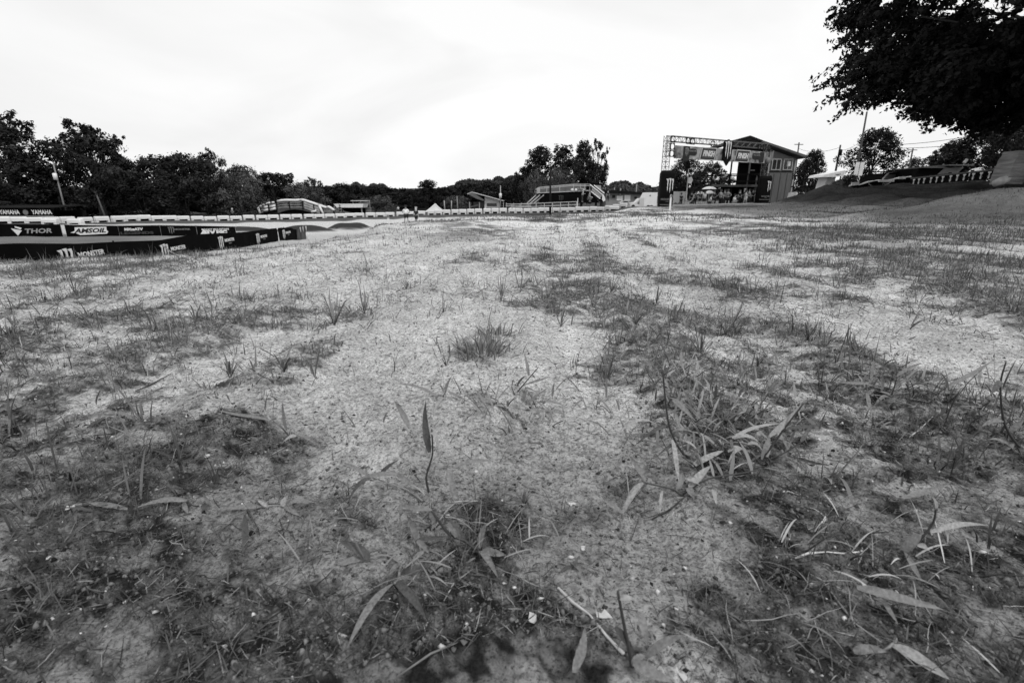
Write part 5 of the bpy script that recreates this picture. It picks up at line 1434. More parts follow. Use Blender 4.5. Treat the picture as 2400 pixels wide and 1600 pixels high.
def platform():
    D = 88; b = onground(1320, D); b.z = ZH(482, D); X = lambda px: XH(px, D) - b.x; Z = lambda py: ZH(py, D) - b.z
    t = thing('viewing_platform', 'black walled viewing platform with a pale railing and stairs at both ends', 'platform', b)
    MB().prism([(X(1268), Z(478)), (X(1405), Z(475)), (X(1382), Z(447)), (X(1262), Z(452.5))], 0, 5).build('wall', M_BLACK(), t)
    MB().prism([(X(1258), Z(453.5)), (X(1384), Z(447.5)), (X(1384), Z(445.5)), (X(1258), Z(451.5))], -.15, 5.1).build('deck', M_TRIM(), t)
    top = lambda px: float(np.interp(px, [1262, 1345, 1382], [439, 431.5, 432]))
    bot = lambda px: float(np.interp(px, [1262, 1382], [451.5, 446]))
    for y in (-.1, 5):
        for px in (1263, 1281, 1311, 1343, 1359, 1369, 1381):
            MB().box((X(px), y, (Z(top(px)) + Z(bot(px))) / 2), (.09 if px > 1263 else .3, .07, Z(top(px)) - Z(bot(px)))).build('rail_post', M_TRIM(), t)
        mb = MB()
        for f in (0, .5):
            mb.bar((X(1263), y, Z(top(1263) + 7 * f)), (X(1345), y, Z(top(1345) + 7 * f)), .06, .09).bar((X(1345), y, Z(top(1345) + 7 * f)), (X(1382), y, Z(top(1382) + 7 * f)), .06, .09)
        mb.build('railing', M_TRIM(), t)
    MB().prism([(X(1264), Z(450.5)), (X(1381), Z(445)), (X(1381), Z(434)), (X(1345), Z(434)), (X(1264), Z(441))], 4.6, 4.64).build('mesh_screen', mat('grey_mesh', .10, .8, .2, 2), t)
    # stairs
    mb = MB()
    for k in range(3): mb.bar((X(1256 + k * 9), -.2 - .1 * k, Z(457)), (X(1235 + k * 8), -.2 - .1 * k, Z(476.5)), .08, .16)
    mb.build('stair_rail', mat('bright_plank', .35), t)
    mb = MB()
    for k in range(8): mb.box((X(1245) + (X(1268) - X(1245)) * k / 7, .5, Z(475) + (Z(455) - Z(475)) * k / 7), (.4, 1, .08))
    mb.build('stair_tread', M_METAL(), t)
    mb = MB()
    for (a0, a1, b0, b1) in ((1381, 433, 1414, 459), (1390, 434, 1415, 453), (1383, 448, 1406, 466)): mb.bar((X(a0), -.3, Z(a1)), (X(b0), -.3, Z(b1)), .08, .17)
    mb.build('stair_rail', M_WPAINT(), t)
    MB().prism([(X(1385), Z(439)), (X(1411), Z(459)), (X(1405), Z(464)), (X(1386), Z(447))], -.25, -.22).build('stair_panel', M_METAL(), t)
    MB().prism([(X(1393), Z(434)), (X(1408), Z(434.5)), (X(1410), Z(448)), (X(1400), Z(442))], .5, .55).build('screen_panel', M_METAL(), t)
    MB().prism([(X(1411), Z(458)), (X(1416), Z(461)), (X(1418), Z(469)), (X(1414), Z(473)), (X(1410), Z(468))], -.4, -.2).build('hanging_cloth', M_WPAINT(), t)
    for i, (px, py) in enumerate(((1353, 443.5), (1361, 444), (1369, 445), (1340, 445), (1349, 445))):
        MB().ball((X(px), -.2, Z(py)), .22, 6, (1.2, .8, 1)).build('cloth_bundle', M_PRINTG() if i < 3 else M_PRINT(), t, smooth=True)
    claw('logo', 1.0, mat('very_dim_print', .045), t, (X(1315), -.05, Z(465)), 0)
    # low rail fence in front
    f = thing('rail_fence', 'low pale rail fence in front of the black platform', 'fence', onground(1275, 84)); c = f.location
    X = lambda px: XH(px, 84) - c.x; Z = lambda py: ZH(py, 84) - c.z
    L = [(1195, 479, 488), (1355, 472.5, 481)]
    for q in (1, 2):
        MB().bar((X(1195), 0, Z(L[0][q]-(q-1)*1.5)), (X(1355), 0, Z(L[1][q]-(q-1)*1.5)), .06, .11).build('rail', M_TRIM(), f)
    for px in range(1200, 1360, 19):
        k = (px - 1195) / 160; MB().box((X(px), 0.05, Z(483 - 6.5 * k) - .1), (.12, .1, .85)).build('post', M_TRIM(), f)
    for px, py, h, l in ((1353, 484, 20, 'short white marker stake at the right end of the rail fence'),):
        a = W(px, py, 83)
        tag(MB().tube([(0, 0, -.3), (.05, 0, h / 1229 * 83)], .05, 6).build('marker_stake', M_WPAINT(), loc=a), l, 'stake')
platform()

def low_building():
    D = 118; b = onground(1465, D); b.z = ZH(486, D); X = lambda px: XH(px, D) - b.x; Z = lambda py: ZH(py, D) - b.z
    t = thing('low_building', 'low grey building with a flat dark roof, left of the white pickup truck', 'building', b)
    MB().prism([(X(1420), Z(488)), (X(1512), Z(488)), (X(1512), Z(455)), (X(1420), Z(450))], 0, 8).build('wall', mat('grey_render_wall', .22, .85, .12, .8), t)
    MB().prism([(X(1417), Z(451.5)), (X(1514), Z(457)), (X(1514), Z(452)), (X(1440), Z(446)), (X(1417), Z(447.5))], -.8, 8.3).build('roof', M_ROOFD(), t)
    for (x0, x1, y0, y1, m, nm) in ((1463, 1477, 457, 471, M_WPAINT(), 'door'), (1445, 1459, 459, 470, M_WPAINT(), 'notice'), (1486, 1492, 461, 466, M_GLASS(), 'window'), (1434, 1441, 457, 464, M_GLASS(), 'window')):
        MB().box(((X(x0) + X(x1)) / 2, -.03, (Z(y0) + Z(y1)) / 2), (X(x1) - X(x0), .08, Z(y0) - Z(y1))).build(nm, m, t)
    for px, y0, y1, r in ((1452, 441, 458, .16), (1489, 431, 450, .12), (1438, 440, 445, .12)):
        MB().tube([(X(px), -.3, Z(y1)), (X(px), -.3, Z(y0))], r, 8).build('vent_pipe', M_TRIM(), t)
    D = 100; p = onground(1490, D); p.z = ZH(488, D)
    t = thing('pickup_truck', 'white pickup truck parked beside the white box trailer', 'truck', p); X = lambda px: XH(px, D) - p.x; Z = lambda py: ZH(py, D) - p.z
    MB().prism([(X(1478), Z(486)), (X(1516), Z(486)), (X(1516), Z(464)), (X(1498), Z(465)), (X(1490), Z(474)), (X(1478), Z(476))], 0, 1.9).build('body', M_WPAINT(), t)
    MB().prism([(X(1493), Z(475)), (X(1512), Z(475)), (X(1512), Z(467)), (X(1499), Z(467.5))], -.04, 1.94).build('window', mat('pale_glass', .35, .2), t)
    MB().prism([(X(1494), Z(477.5)), (X(1510), Z(477.5)), (X(1510), Z(475.5)), (X(1496), Z(475.5))], -.06, -.01).build('trim', M_DKMETAL(), t)
    for px in (1485, 1510): MB().lathe([(.38, -.12), (.38, .12)], 14).build('wheel', mat('rubber', .02), t, loc=(X(px), .1, .3), rot=(math.pi / 2, 0, 0))
    p = onground(1465, 104); p.z = ZH(480, 104)
    t = thing('parked_car', 'pale car bonnet just left of the white pickup truck', 'car', p, 0); X = lambda px: XH(px, 104) - p.x; Z = lambda py: ZH(py, 104) - p.z
    MB().prism([(X(1452), Z(482)), (X(1476), Z(482)), (X(1477), Z(475)), (X(1472), Z(470.5)), (X(1462), Z(470.5)), (X(1455), Z(474)), (X(1452), Z(475))], 0, 1.8).build('body', mat('silver_paint', .4, .4), t)
    MB().prism([(X(1459), Z(475)), (X(1474), Z(475)), (X(1471), Z(471.8)), (X(1463), Z(471.8))], -.03, 1.83).build('window', M_GLASS(), t)
    for px in (1457, 1472): MB().lathe([(.33, -.1), (.33, .1)], 12).build('wheel', mat('rubber', .02), t, loc=(X(px), .1, Z(481)), rot=(math.pi / 2, 0, 0))
low_building()
def trailer(label, x0, x1, y0, y1, D, edge=True, vent=None, slope=0):
    p = onground((x0 + x1) / 2, D); p.z = ZH(y1, D) - .05; X = lambda px: XH(px, D) - p.x; Z = lambda py: ZH(py, D) - p.z
    t = thing('box_trailer', label, 'trailer', p, 0, 'white box trailers by the finish')
    pts = [(X(x0), Z(y1) + .25), (X(x1), Z(y1) + .25), (X(x1), Z(y0)), (X(x0 + slope), Z(y0)), (X(x0), Z(y0 + (y1 - y0) * .33))]
    if not slope: pts = pts[:3] + [(X(x0), Z(y0))]
    MB().prism(pts, 0, 2.6).build('body', mat('trailer_white', .72, .5, .05, 1.5), t)
    if vent: MB().lathe([(.09, -.02), (.09, .02)], 10).build('vent', M_DKMETAL(), t, loc=(X(vent[0]), -.03, Z(vent[1])), rot=(math.pi / 2, 0, 0))
    for f in (.35, .6): MB().lathe([(.32, -.1), (.32, .1)], 12).build('wheel', mat('rubber', .02), t, loc=(X(x0) + (X(x1) - X(x0)) * f, .08, .22), rot=(math.pi / 2, 0, 0))
    MB().box(((X(x0) + X(x1)) / 2, -.02, Z(y1) + .28), (X(x1) - X(x0) - .1, .05, .07)).build('trim', M_METAL(), t)
    return t
trailer('white box trailer standing left of the black inflatable column', 1510, 1540, 451, 489, 72, vent=(1523, 458.5), slope=6)
q = trailer('white box trailer between the black inflatable column and the flag pole', 1572, 1606, 449, 483, 74)
MB().box((XH(1592, 74) - q.location.x, -.03, 1.1), (.05, .04, 2.0)).build('door_edge', M_METAL(), q)
# ---------------------------------------------------------------- finish arch, columns and tower house
def can_column(label, px0, px1, pyt, pyb, D, rz, clawpx, only=None, mon=.27, claw_h=1.45):
    p = W((px0 + px1) / 2, pyb, D); w = (px1 - px0) / 1180 * D
    t = thing('inflatable_column', label, 'inflatable column', p, rz, 'black inflatable columns of the finish arch')
    H = ZH(pyt, D) - ZH(pyb, D); r = w / 2
    n = 20; mb = MB()
    prof = [(r * .88, .12), (r, .3), (r, H - .32), (r * .9, H - .12), (r * .8, H)]
    def sq(a):   # rounded square section
        c, s = math.cos(a), math.sin(a); k = (abs(c) ** 5 + abs(s) ** 5) ** (-.2); return c * k, s * k
    vs = []
    for rr, z in prof:
        for k in range(n):
            x, y = sq(2 * math.pi * k / n + .157); vs.append((x * rr * .98, y * rr * .7, z))
    fs = [(i * n + k, i * n + (k + 1) % n, (i + 1) * n + (k + 1) % n, (i + 1) * n + k) for i in range(len(prof) - 1) for k in range(n)]
    fs += [tuple(reversed(range(n))), tuple((len(prof) - 1) * n + k for k in range(n))]
    mb.add(vs, fs); mb.build('body', mat('black_vinyl', .005, .7, .3, 1, spec=.08), t)
    f = -r * .7 - .03
    claw('logo', claw_h, M_PRINT(), t, (clawpx, f, H * .60), 0, sx=.62, only=only)
    text('lettering', 'MONSTER', mon, M_PRINTG(), t, (r * .05, f, H * .245), sx=1.15, bold=.008)
    text('lettering', 'ENERGY', mon * .35, mat('dim_print', .26), t, (r * .1, f, H * .19), sx=1.15)
    MB().box((0, f + .02, .42), (w * .92, .03, .06)).build('hem', M_PRINTG(), t)
    MB().box((0, 0, .06), (w * .98, w * .8, .14)).build('base_plate', M_DKMETAL(), t)
    return t
can_column('black inflatable column at the left foot of the finish arch', 1541, 1574, 400, 489, 55, 0, .22)
can_column('black inflatable column at the right foot of the finish arch', 1772, 1800, 412, 476, 62.8, 0, .22, only=(1, 2), mon=.2, claw_h=1.25)
p = W(1563, 491, 52)
tag(MB().ball((0, 0, .1), .5, 8, (1.5, .8, .45)).build('sandbag', mat('dark_bag', .04, .8), loc=p, smooth=True), 'dark slumped ballast bag at the foot of the left column', 'ballast bag')
MBX = None
def arch():
    A = W(1561, 318, 56.0); Bp = W(1803, 338.5, 64.5)
    d = Bp - A; L = math.hypot(d.x, d.y); rz = math.atan2(d.y, d.x)
    g = W(1545, 478, 56)
    base = Vector((A.x, A.y, g.z))
    t = thing('finish_arch', 'truss finish arch with a printed banner and a claw shield over the track', 'finish arch', base, rz)
    H = A.z - base.z; dz = (Bp.z - A.z)
    wbt = .55
    def truss(mb, a, b, w, n, m=.035):
        a = Vector(a); b = Vector(b); ax = (b - a).normalized()
        e1 = Vector((0, 1, 0)); e2 = ax.cross(e1).normalized()
        cs = [(e1 * s1 + e2 * s2) * w / 2 for s1 in (-1, 1) for s2 in (-1, 1)]
        for c in cs: mb.tube([a + c, b + c], m, 5)
        for i in range(n):
            p = a.lerp(b, i / n); q = a.lerp(b, (i + 1) / n)
            for c0, c1 in ((0, 1), (1, 3), (3, 2), (2, 0)):
                u, v = (p, q) if i % 2 else (q, p)
                mb.tube([u + cs[c0], v + cs[c1]], m * .55, 4); mb.tube([p + cs[c0], p + cs[c1]], m * .55, 4)
        return mb
    truss(MB(), (.28, 0, .2), (.28, 0, H), wbt, 13).build('upright', mat('truss_metal', .12, .5, .2, 3), t)
    truss(MB(), (L - .28, 0, .2), (L - .28, 0, H + dz), wbt, 13).build('upright', mat('truss_metal', .12, .5, .2, 3), t)
    truss(MB(), (.56, 0, H - .28), (L - .56, 0, H - .28 + dz), wbt, 30).build('beam', mat('truss_metal', .12), t)
    # gusset plates with round lightening holes
    def plate(cx, cz, s, m=None):
        n = 20; vs = []; fs = []
        for y in (-.36, -.33):
            for k in range(n):
                a = 2 * math.pi * k / n + math.pi / 4; c, sn = math.cos(a), math.sin(a); q = 1 / max(abs(c), abs(sn))
                vs.append((cx + c * q * s / 2, y, cz + sn * q * s / 2)); vs.append((cx + c * s * .40, y, cz + sn * s * .40))
        for k in range(n):
            a, b = 2 * k, 2 * ((k + 1) % n)
            fs.append((a, b, b + 1, a + 1)); o = 2 * n; fs.append((a + 1 + o, b + 1 + o, b + o, a + o)); fs.append((a + 1, b + 1, b + 1 + o, a + 1 + o)); fs.append((b, a, a + o, b + o))
        MB().add(vs, fs).build('gusset_plate', m or M_DKMETAL(), t)
    for i in range(3):
        plate(.02, H - .36 - i * .72, .66, M_METAL()); plate(.72, H - .36 - i * .72, .68)
    plate(3.05, H - .4, .66); plate(3.75, H - .42, .66); plate(7.0, H - .5, .6)
    for x in (L - .35, L - 1.3, L - 2.3): plate(x, H + dz - .4, .6)
    # banner
    zt = H - .95; zb = H - 2.28
    x0, x1 = 1.0, L - .45
    n = 40; vs = []
    for y in (-.42, -.40):
        for i in range(n + 1):
            f = i / n; s = dz * f; vs += [(x0 + (x1 - x0) * f, y + .02 * math.sin(i * .9), zb + s + .03 * math.sin(i * .5)), (x0 + (x1 - x0) * f, y + .02 * math.sin(i * .9), zt + s)]
    fs = [(2 * i, 2 * i + 2, 2 * i + 3, 2 * i + 1) for i in range(n)]; o = 2 * (n + 1)
    fs += [(2 * i + o, 2 * i + 1 + o, 2 * i + 3 + o, 2 * i + 2 + o) for i in range(n)]
    MB().add(vs, fs).build('banner', mat('patterned_banner', .20, .7, .9, 1.6, noise_detail=3), t)
    zc = (zt + zb) / 2
    zl = lambda x: zc + dz * (x - x0) / (x1 - x0)
    F = -.46
    def finish(x):
        z = zl(x); w, h, sh = 2.05, 1.0, .22
        q = lambda w, h: [(x - w / 2 - sh * h / 2, z - h / 2), (x + w / 2 - sh * h / 2, z - h / 2), (x + w / 2 + sh * h / 2, z + h / 2), (x - w / 2 + sh * h / 2, z + h / 2)]
        MB().prism(q(w + .42, h + .38), F, F + .01).build('pale_surround', mat('banner_light', .42, .7, .2, 1), t)
        MB().prism(q(w + .2, h + .16), F - .012, F - .004).build('sign_border', mat('black_print', .02), t)
        MB().prism(q(w - .06, h - .1), F - .026, F - .016).build('sign_field', mat('sign_grey', .07), t)
        text('lettering', 'FINISH', .80, M_PRINT(), t, (x, F - .04, z), sx=.80, bold=.03, shear=.28)
    def at(px):   # local x for a photograph column
        s = (px - 1200) / 1180.0 * 1.0
        # solve along the beam using the true projection at the beam height
        lo, hi = 0.0, L
        for _ in range(40):
            m_ = (lo + hi) / 2; w_ = base + Vector((math.cos(rz) * m_, math.sin(rz) * m_, H - 1.4))
            u = Vector((w_.x, w_.y, w_.z - CAMH)); f = u.y * CP - u.z * SP; pxx = 1200 + FPX * u.x / f
            if pxx < px: lo = m_
            else: hi = m_
        return lo
    finish(at(1653)); finish(at(1733))
    # dark claw box and rounded name bar either side
    x = at(1602); z = zl(x)
    MB().box((x, F + .0, z - .1), (.95, .02, 1.5)).build('dark_print', mat('black_print', .02), t)
    claw('logo', .85, mat('dim_print', .26), t, (x, F - .03, z + .05), sx=.7)
    def pillbar(xa, xb, z, nm='name_bar'):
        r = .34; pts = []
        for k in range(9): a = math.pi / 2 + math.pi * k / 8; pts.append((xa + r * math.cos(a) * .8, z + r * math.sin(a)))
        for k in range(9): a = -math.pi / 2 + math.pi * k / 8; pts.append((xb + r * math.cos(a) * .8, z + r * math.sin(a)))
        MB().prism(pts, F - .012, F - .002).build(nm, mat('black_print', .02), t)
        text('lettering', 'MONSTER', .24, mat('dim_print', .26), t, ((xa + xb) / 2, F - .03, z + .1), sx=1.15)
    pillbar(at(1609), at(1622), zl(at(1615)) + .08)
    pillbar(at(1759), at(1772), zl(at(1765)) + .08)
    x = at(1778); MB().box((x, F, zl(x)), (.8, .02, 1.15)).build('dark_print', mat('black_print', .02), t)
    # shield
    x = at(1694); z = zl(x) + .28; w = 1.5; h = 2.7
    out = [(-.5, .40), (-.36, .47), (-.30, .44), (-.08, .50), (.0, .52), (.1, .48), (.30, .45), (.42, .46), (.5, .42), (.50, .15), (.46, .0), (.47, -.25), (.28, -.38), (.06, -.54), (-.1, -.46), (-.28, -.36), (-.45, -.28), (-.44, 0), (-.47, .2)]
    MB().prism([(x + a * w, z + b * h) for a, b in out], F - .22, F - .06).build('shield', mat('black_vinyl', .012), t)
    claw('logo', 1.9, M_PRINT(), t, (x, F - .25, z + .2), sx=.66)
    # lamp cluster and loose cloth near the right upright
    MB().ball((L - .7, -.6, H + dz - 2.0), .34, 8, (1, .7, 1.2)).build('cloth_ball', M_PRINTG(), t, smooth=True)
    MB().prism([(L + .1, H + dz - 1.1), (L + .55, H + dz - .7), (L + .5, H + dz - 2.0), (L + .1, H + dz - 1.8)], -.4, -.36).build('side_cloth', M_PRINTG(), t)
    # ring hanging under the beam
    mb = MB(); ring = [(at(1664) + .42 * math.cos(a), -.3, zb - .42 + .36 * math.sin(a)) for a in np.linspace(0, 2 * math.pi, 17)]
    mb.tube(ring, .05, 5, cap=False).build('hanging_ring', mat('dim_print', .26), t)
arch()

def tower_house():
    D = 66.5; b = onground(1800, D); b.z = ZH(480, D); X = lambda px, D=D: XH(px, D) - b.x; Z = lambda py, D=D: ZH(py, D) - b.z
    # XH at horizon row; the facade is a true vertical plane so columns use ground pixels
    def XX(px, py): return W(px, py, D).x - b.x
    t = thing('tower_house', 'two storey timber scoring tower with an open deck and a gabled roof', 'building', b)
    xl, xr = XX(1800, 400), XX(1862, 400); zr = Z(366)
    xa = XX(1753, 325); za = Z(325)
    xe = XX(1886, 370); ze = Z(371.5)          # right eave
    sl = (ze - za) / (xe - xa)
    zw = lambda x: za - .35 + abs(x - xa) * sl  # wall top under the roof
    # enclosed room: one board wall on the front gable, side and back walls
    MB().prism([(xl, -.3), (xr, -.3), (xr, zw(xr)), (xl, zw(xl))], 0, .12).build('wall', M_GREYW(), t)
    MB().box((xr - .06, 3, zw(xr) / 2 - .15), (.12, 5.75, zw(xr) - .1)).build('wall', M_GREYW(), t)
    MB().box((xl + .06, 3, zw(xr) / 2 - .15), (.1, 5.75, zw(xr) - .1)).build('wall', mat('dark_board', .01, .9, spec=.05), t)
    MB().box(((xl + xr) / 2, 5.9, zw(xr) / 2 - .15), (xr - xl - .3, .1, zw(xr) - .3)).build('wall', mat('dark_board', .01, .9, spec=.05), t)
    for x, w in ((xl, .16), (xr - .04, .16)): MB().box((x, -.05, zw(x) / 2 - .2), (w, .1, zw(x) - .1)).build('corner_trim', M_TRIM(), t)
    zs = Z(402.5); MB().box(((xl + xr) / 2, -.03, zs), (xr - xl - .2, .05, .07)).build('belt_seam', mat('dark_board', .01, .9, spec=.05), t)
    for f in (.25, .5, .75): MB().box((xl + (xr - xl) * f, -.025, zs / 2 - .15), (.025, .05, zs - .1)).build('board_joint', mat('joint_grey', .07), t)
    for i, (p0, p1) in enumerate(((1809, 1832), (1836, 1859))):
        x0, x1 = XX(p0 - 1, 386), XX(p1 - 2, 386); z0, z1 = Z(399), Z(372.5); c = ((x0 + x1) / 2, -.09, (z0 + z1) / 2)
        w = bpy.data.objects.new('window', None); COL.objects.link(w); w.parent = t; w.location = (c[0], -.02, c[2])
        W_, H_ = x1 - x0, z1 - z0; fr = .1
        MB().box((0, -.05, H_ / 2 - fr / 2), (W_, .08, fr)).box((0, -.05, -H_ / 2 + fr / 2), (W_, .08, fr)).box((-W_ / 2 + fr / 2, -.05, 0), (fr, .08, H_ - 2 * fr)).box((W_ / 2 - fr / 2, -.05, 0), (fr, .08, H_ - 2 * fr)).box((0, -.05, 0), (fr * .7, .08, H_ - 2 * fr)).build('frame', M_TRIM(), w)
        MB().box((0, -.015, 0), (W_ - .02, .03, H_ - .02)).build('pane', M_GLASS(), w)
        if i: MB().box((W_ * .1, -.04, .1), (.42, .012, .6)).build('paper_notice', M_PRINT(), w)
    # gabled roof running away from the viewer
    xw = XX(1640, 375); zl_ = za + (xa - xw) * sl
    for (q0, q1), nm in ((((xa, za), (xe, ze)), 'roof_slope'), (((xw, zl_), (xa, za)), 'roof_slope')):
        MB().prism([q0, q1, (q1[0], q1[1] + .30), (q0[0], q0[1] + .22)], -.6, 7.5).build(nm, mat('roof_boards', .09, .8, .25, 1.2) if q0[0] == xa else M_ROOFD(), t)
    MB().prism([(xl, zw(xl) - .02), (xa, za - .36), (xw + .4, zl_ - .28 + .4 * -sl), (xw + .4, zl_ - .42), (xa, Z(376)), (xl, Z(376))], .3, .38).build('gable_board', mat('dark_board', .01, .9, spec=.05), t)
    MB().prism([(xa - 1.6, za + .22 + 1.6 * sl), (xa, za + .26), (xa + 1.6, za + .22 + 1.6 * sl), (xa + 1.2, za - .15 + 1.2 * sl), (xa, za - .0), (xa - 1.2, za - .15 + 1.2 * sl)], -.72, -.62).build('barge_board', M_ROOFD(), t)
    # open deck to the left
    xd = XX(1664, 430); zd = Z(433.5)
    MB().box(((xd + xl) / 2, 1.6, zd - .12), (xl - xd, 4.2, .22)).build('deck', M_DKWOOD(), t)
    MB().box(((xd + xl) / 2, -.58, zd - .12), (xl - xd, .06, .28)).build('deck_fascia', mat('grey_fascia', .06), t)
    zr_ = Z(409)
    for y in (-.5, 3.6):
        for zz in (zr_, zd + .45): MB().box(((xd + xl) / 2, y, zz), (xl - xd, .07, .13)).build('deck_rail', M_DKWOOD(), t)
    for px in (1666, 1684, 1705, 1752, 1790): MB().box((XX(px, 420), -.42, (zd + zr_) / 2), (.12, .08, zr_ - zd)).build('rail_post', M_DKWOOD(), t)
    for px, py0, py1, m in ((1664, 480, 405, M_DKWOOD()), (1748, 480, 376, mat('grey_post', .09)), (1768, 480, 412, mat('grey_post', .09)), (1706, 435, 378, M_DKWOOD()), (1677, 480, 435, M_DKWOOD()), (1712, 480, 435, M_DKWOOD())):
        x = XX(px, 440); MB().box((x, -.3, (Z(py0) + Z(py1)) / 2), (.16, .14, Z(py1) - Z(py0))).build('post', m, t)
    MB().box((XX(1748, 390) + 1.4, 2.2, (zd + Z(376)) / 2), (2.9, .1, Z(377) - zd)).build('inner_wall', mat('dark_board', .01, .9, spec=.05), t)
    MB().box(((xd + xl) / 2 + 1.5, 3.7, zd / 2), (xl - xd - 3, .1, zd - .3)).build('under_deck_wall', mat('deep_shade_board', .006, .9, spec=.03), t)
    MB().box((XX(1757, 405), -.7, Z(400)), (.5, .2, .12)).build('lamp', M_PRINTG(), t)
    # low annexe right
    MB().box((xr + .65, 1, .5), (1.1, 2.5, 1.4)).build('annexe', mat('grey_render_wall', .22), t)
tower_house()

# flag pole and flag
def flag():
    b = W(1607, 481, 60); t = thing('flag_pole', 'pale flag pole with a small white flag in front of the trees', 'flag pole', b)
    v = W(1614, 397, 60) - b
    MB().tube([(0, 0, -.2), v], [.07, .05], 8).build('post', M_TRIM(), t)
    c = W(1617, 423, 60) - b
    MB().prism([(c.x - .2, c.z + .3), (c.x + .15, c.z + .42), (c.x + .35, c.z + .05), (c.x + .15, c.z - .35), (c.x - .25, c.z - .3)], -.03, .01).build('flag', M_WHITE(), t)
flag()
def canopy(label, px0, px1, pyt, pyb, D, group='white umbrellas over the finish crowd'):
    p = W((px0 + px1) / 2, pyb, D); g = onground((px0 + px1) / 2, D); r = (px1 - px0) / 1180 * D / 2; h = ZH(pyt, D) - ZH(pyb, D)
    t = thing('umbrella', label, 'umbrella', (p.x, p.y, g.z), 0, group); z0 = p.z - g.z
    mb = MB(); n = 8; o = []
    prof = [(1, 0), (.8, .45), (.45, .85), (.02, 1)]
    vs = [(r * k * math.cos(a * math.pi / 4), r * k * math.sin(a * math.pi / 4), z0 + h * z) for k, z in prof for a in range(n)]
    fs = [(i * n + k, i * n + (k + 1) % n, (i + 1) * n + (k + 1) % n, (i + 1) * n + k) for i in range(3) for k in range(n)]
    mb.add(vs, fs).build('canopy', M_WHITE(), t)
    MB().tube([(0, 0, 0), (0, 0, z0 + h)], .03, 6).build('pole', M_METAL(), t)
canopy('low white umbrella at the left of the finish crowd', 1628, 1652, 448, 455, 63)
canopy('low white umbrella right of the leftmost one', 1650, 1675, 446.5, 454, 64)
canopy('wide slanting white umbrella above the other two', 1645, 1680, 437, 443.5, 66)
def marker(label, px, pyb, pyt, D, lean=0):
    b = onground(px, D); b.z -= .15; v = W(px + lean, pyt, D) - b; t = thing('marker_post', label, 'marker post', b, 0, 'marker posts in the field')
    MB().box(v / 2, (.075, .035, v.z)).build('stake', M_WPAINT(), t)
    MB().box(v * .93 + Vector((0, -.03, 0)), (.085, .03, v.z * .12)).build('top_band', M_PRINTG(), t)
marker('white marker post in the grass before the left column', 1571, 499, 456, 24, 3)
marker('white marker post beside the small dark mounds', 907, 534, 503, 20, 2)
# small crates and gear beside the umbrellas
tag(MB().tube([Vector((.5 * math.cos(a), 0, .9 * math.sin(a) * (1 if math.sin(a) < 0 else .4))) for a in np.linspace(math.pi, 2 * math.pi, 9)], .07, 6).build('hanging_hose', mat('dim_print', .26), loc=W(1617, 455, 61)), 'grey hose loop hanging right of the flag pole', 'hose')

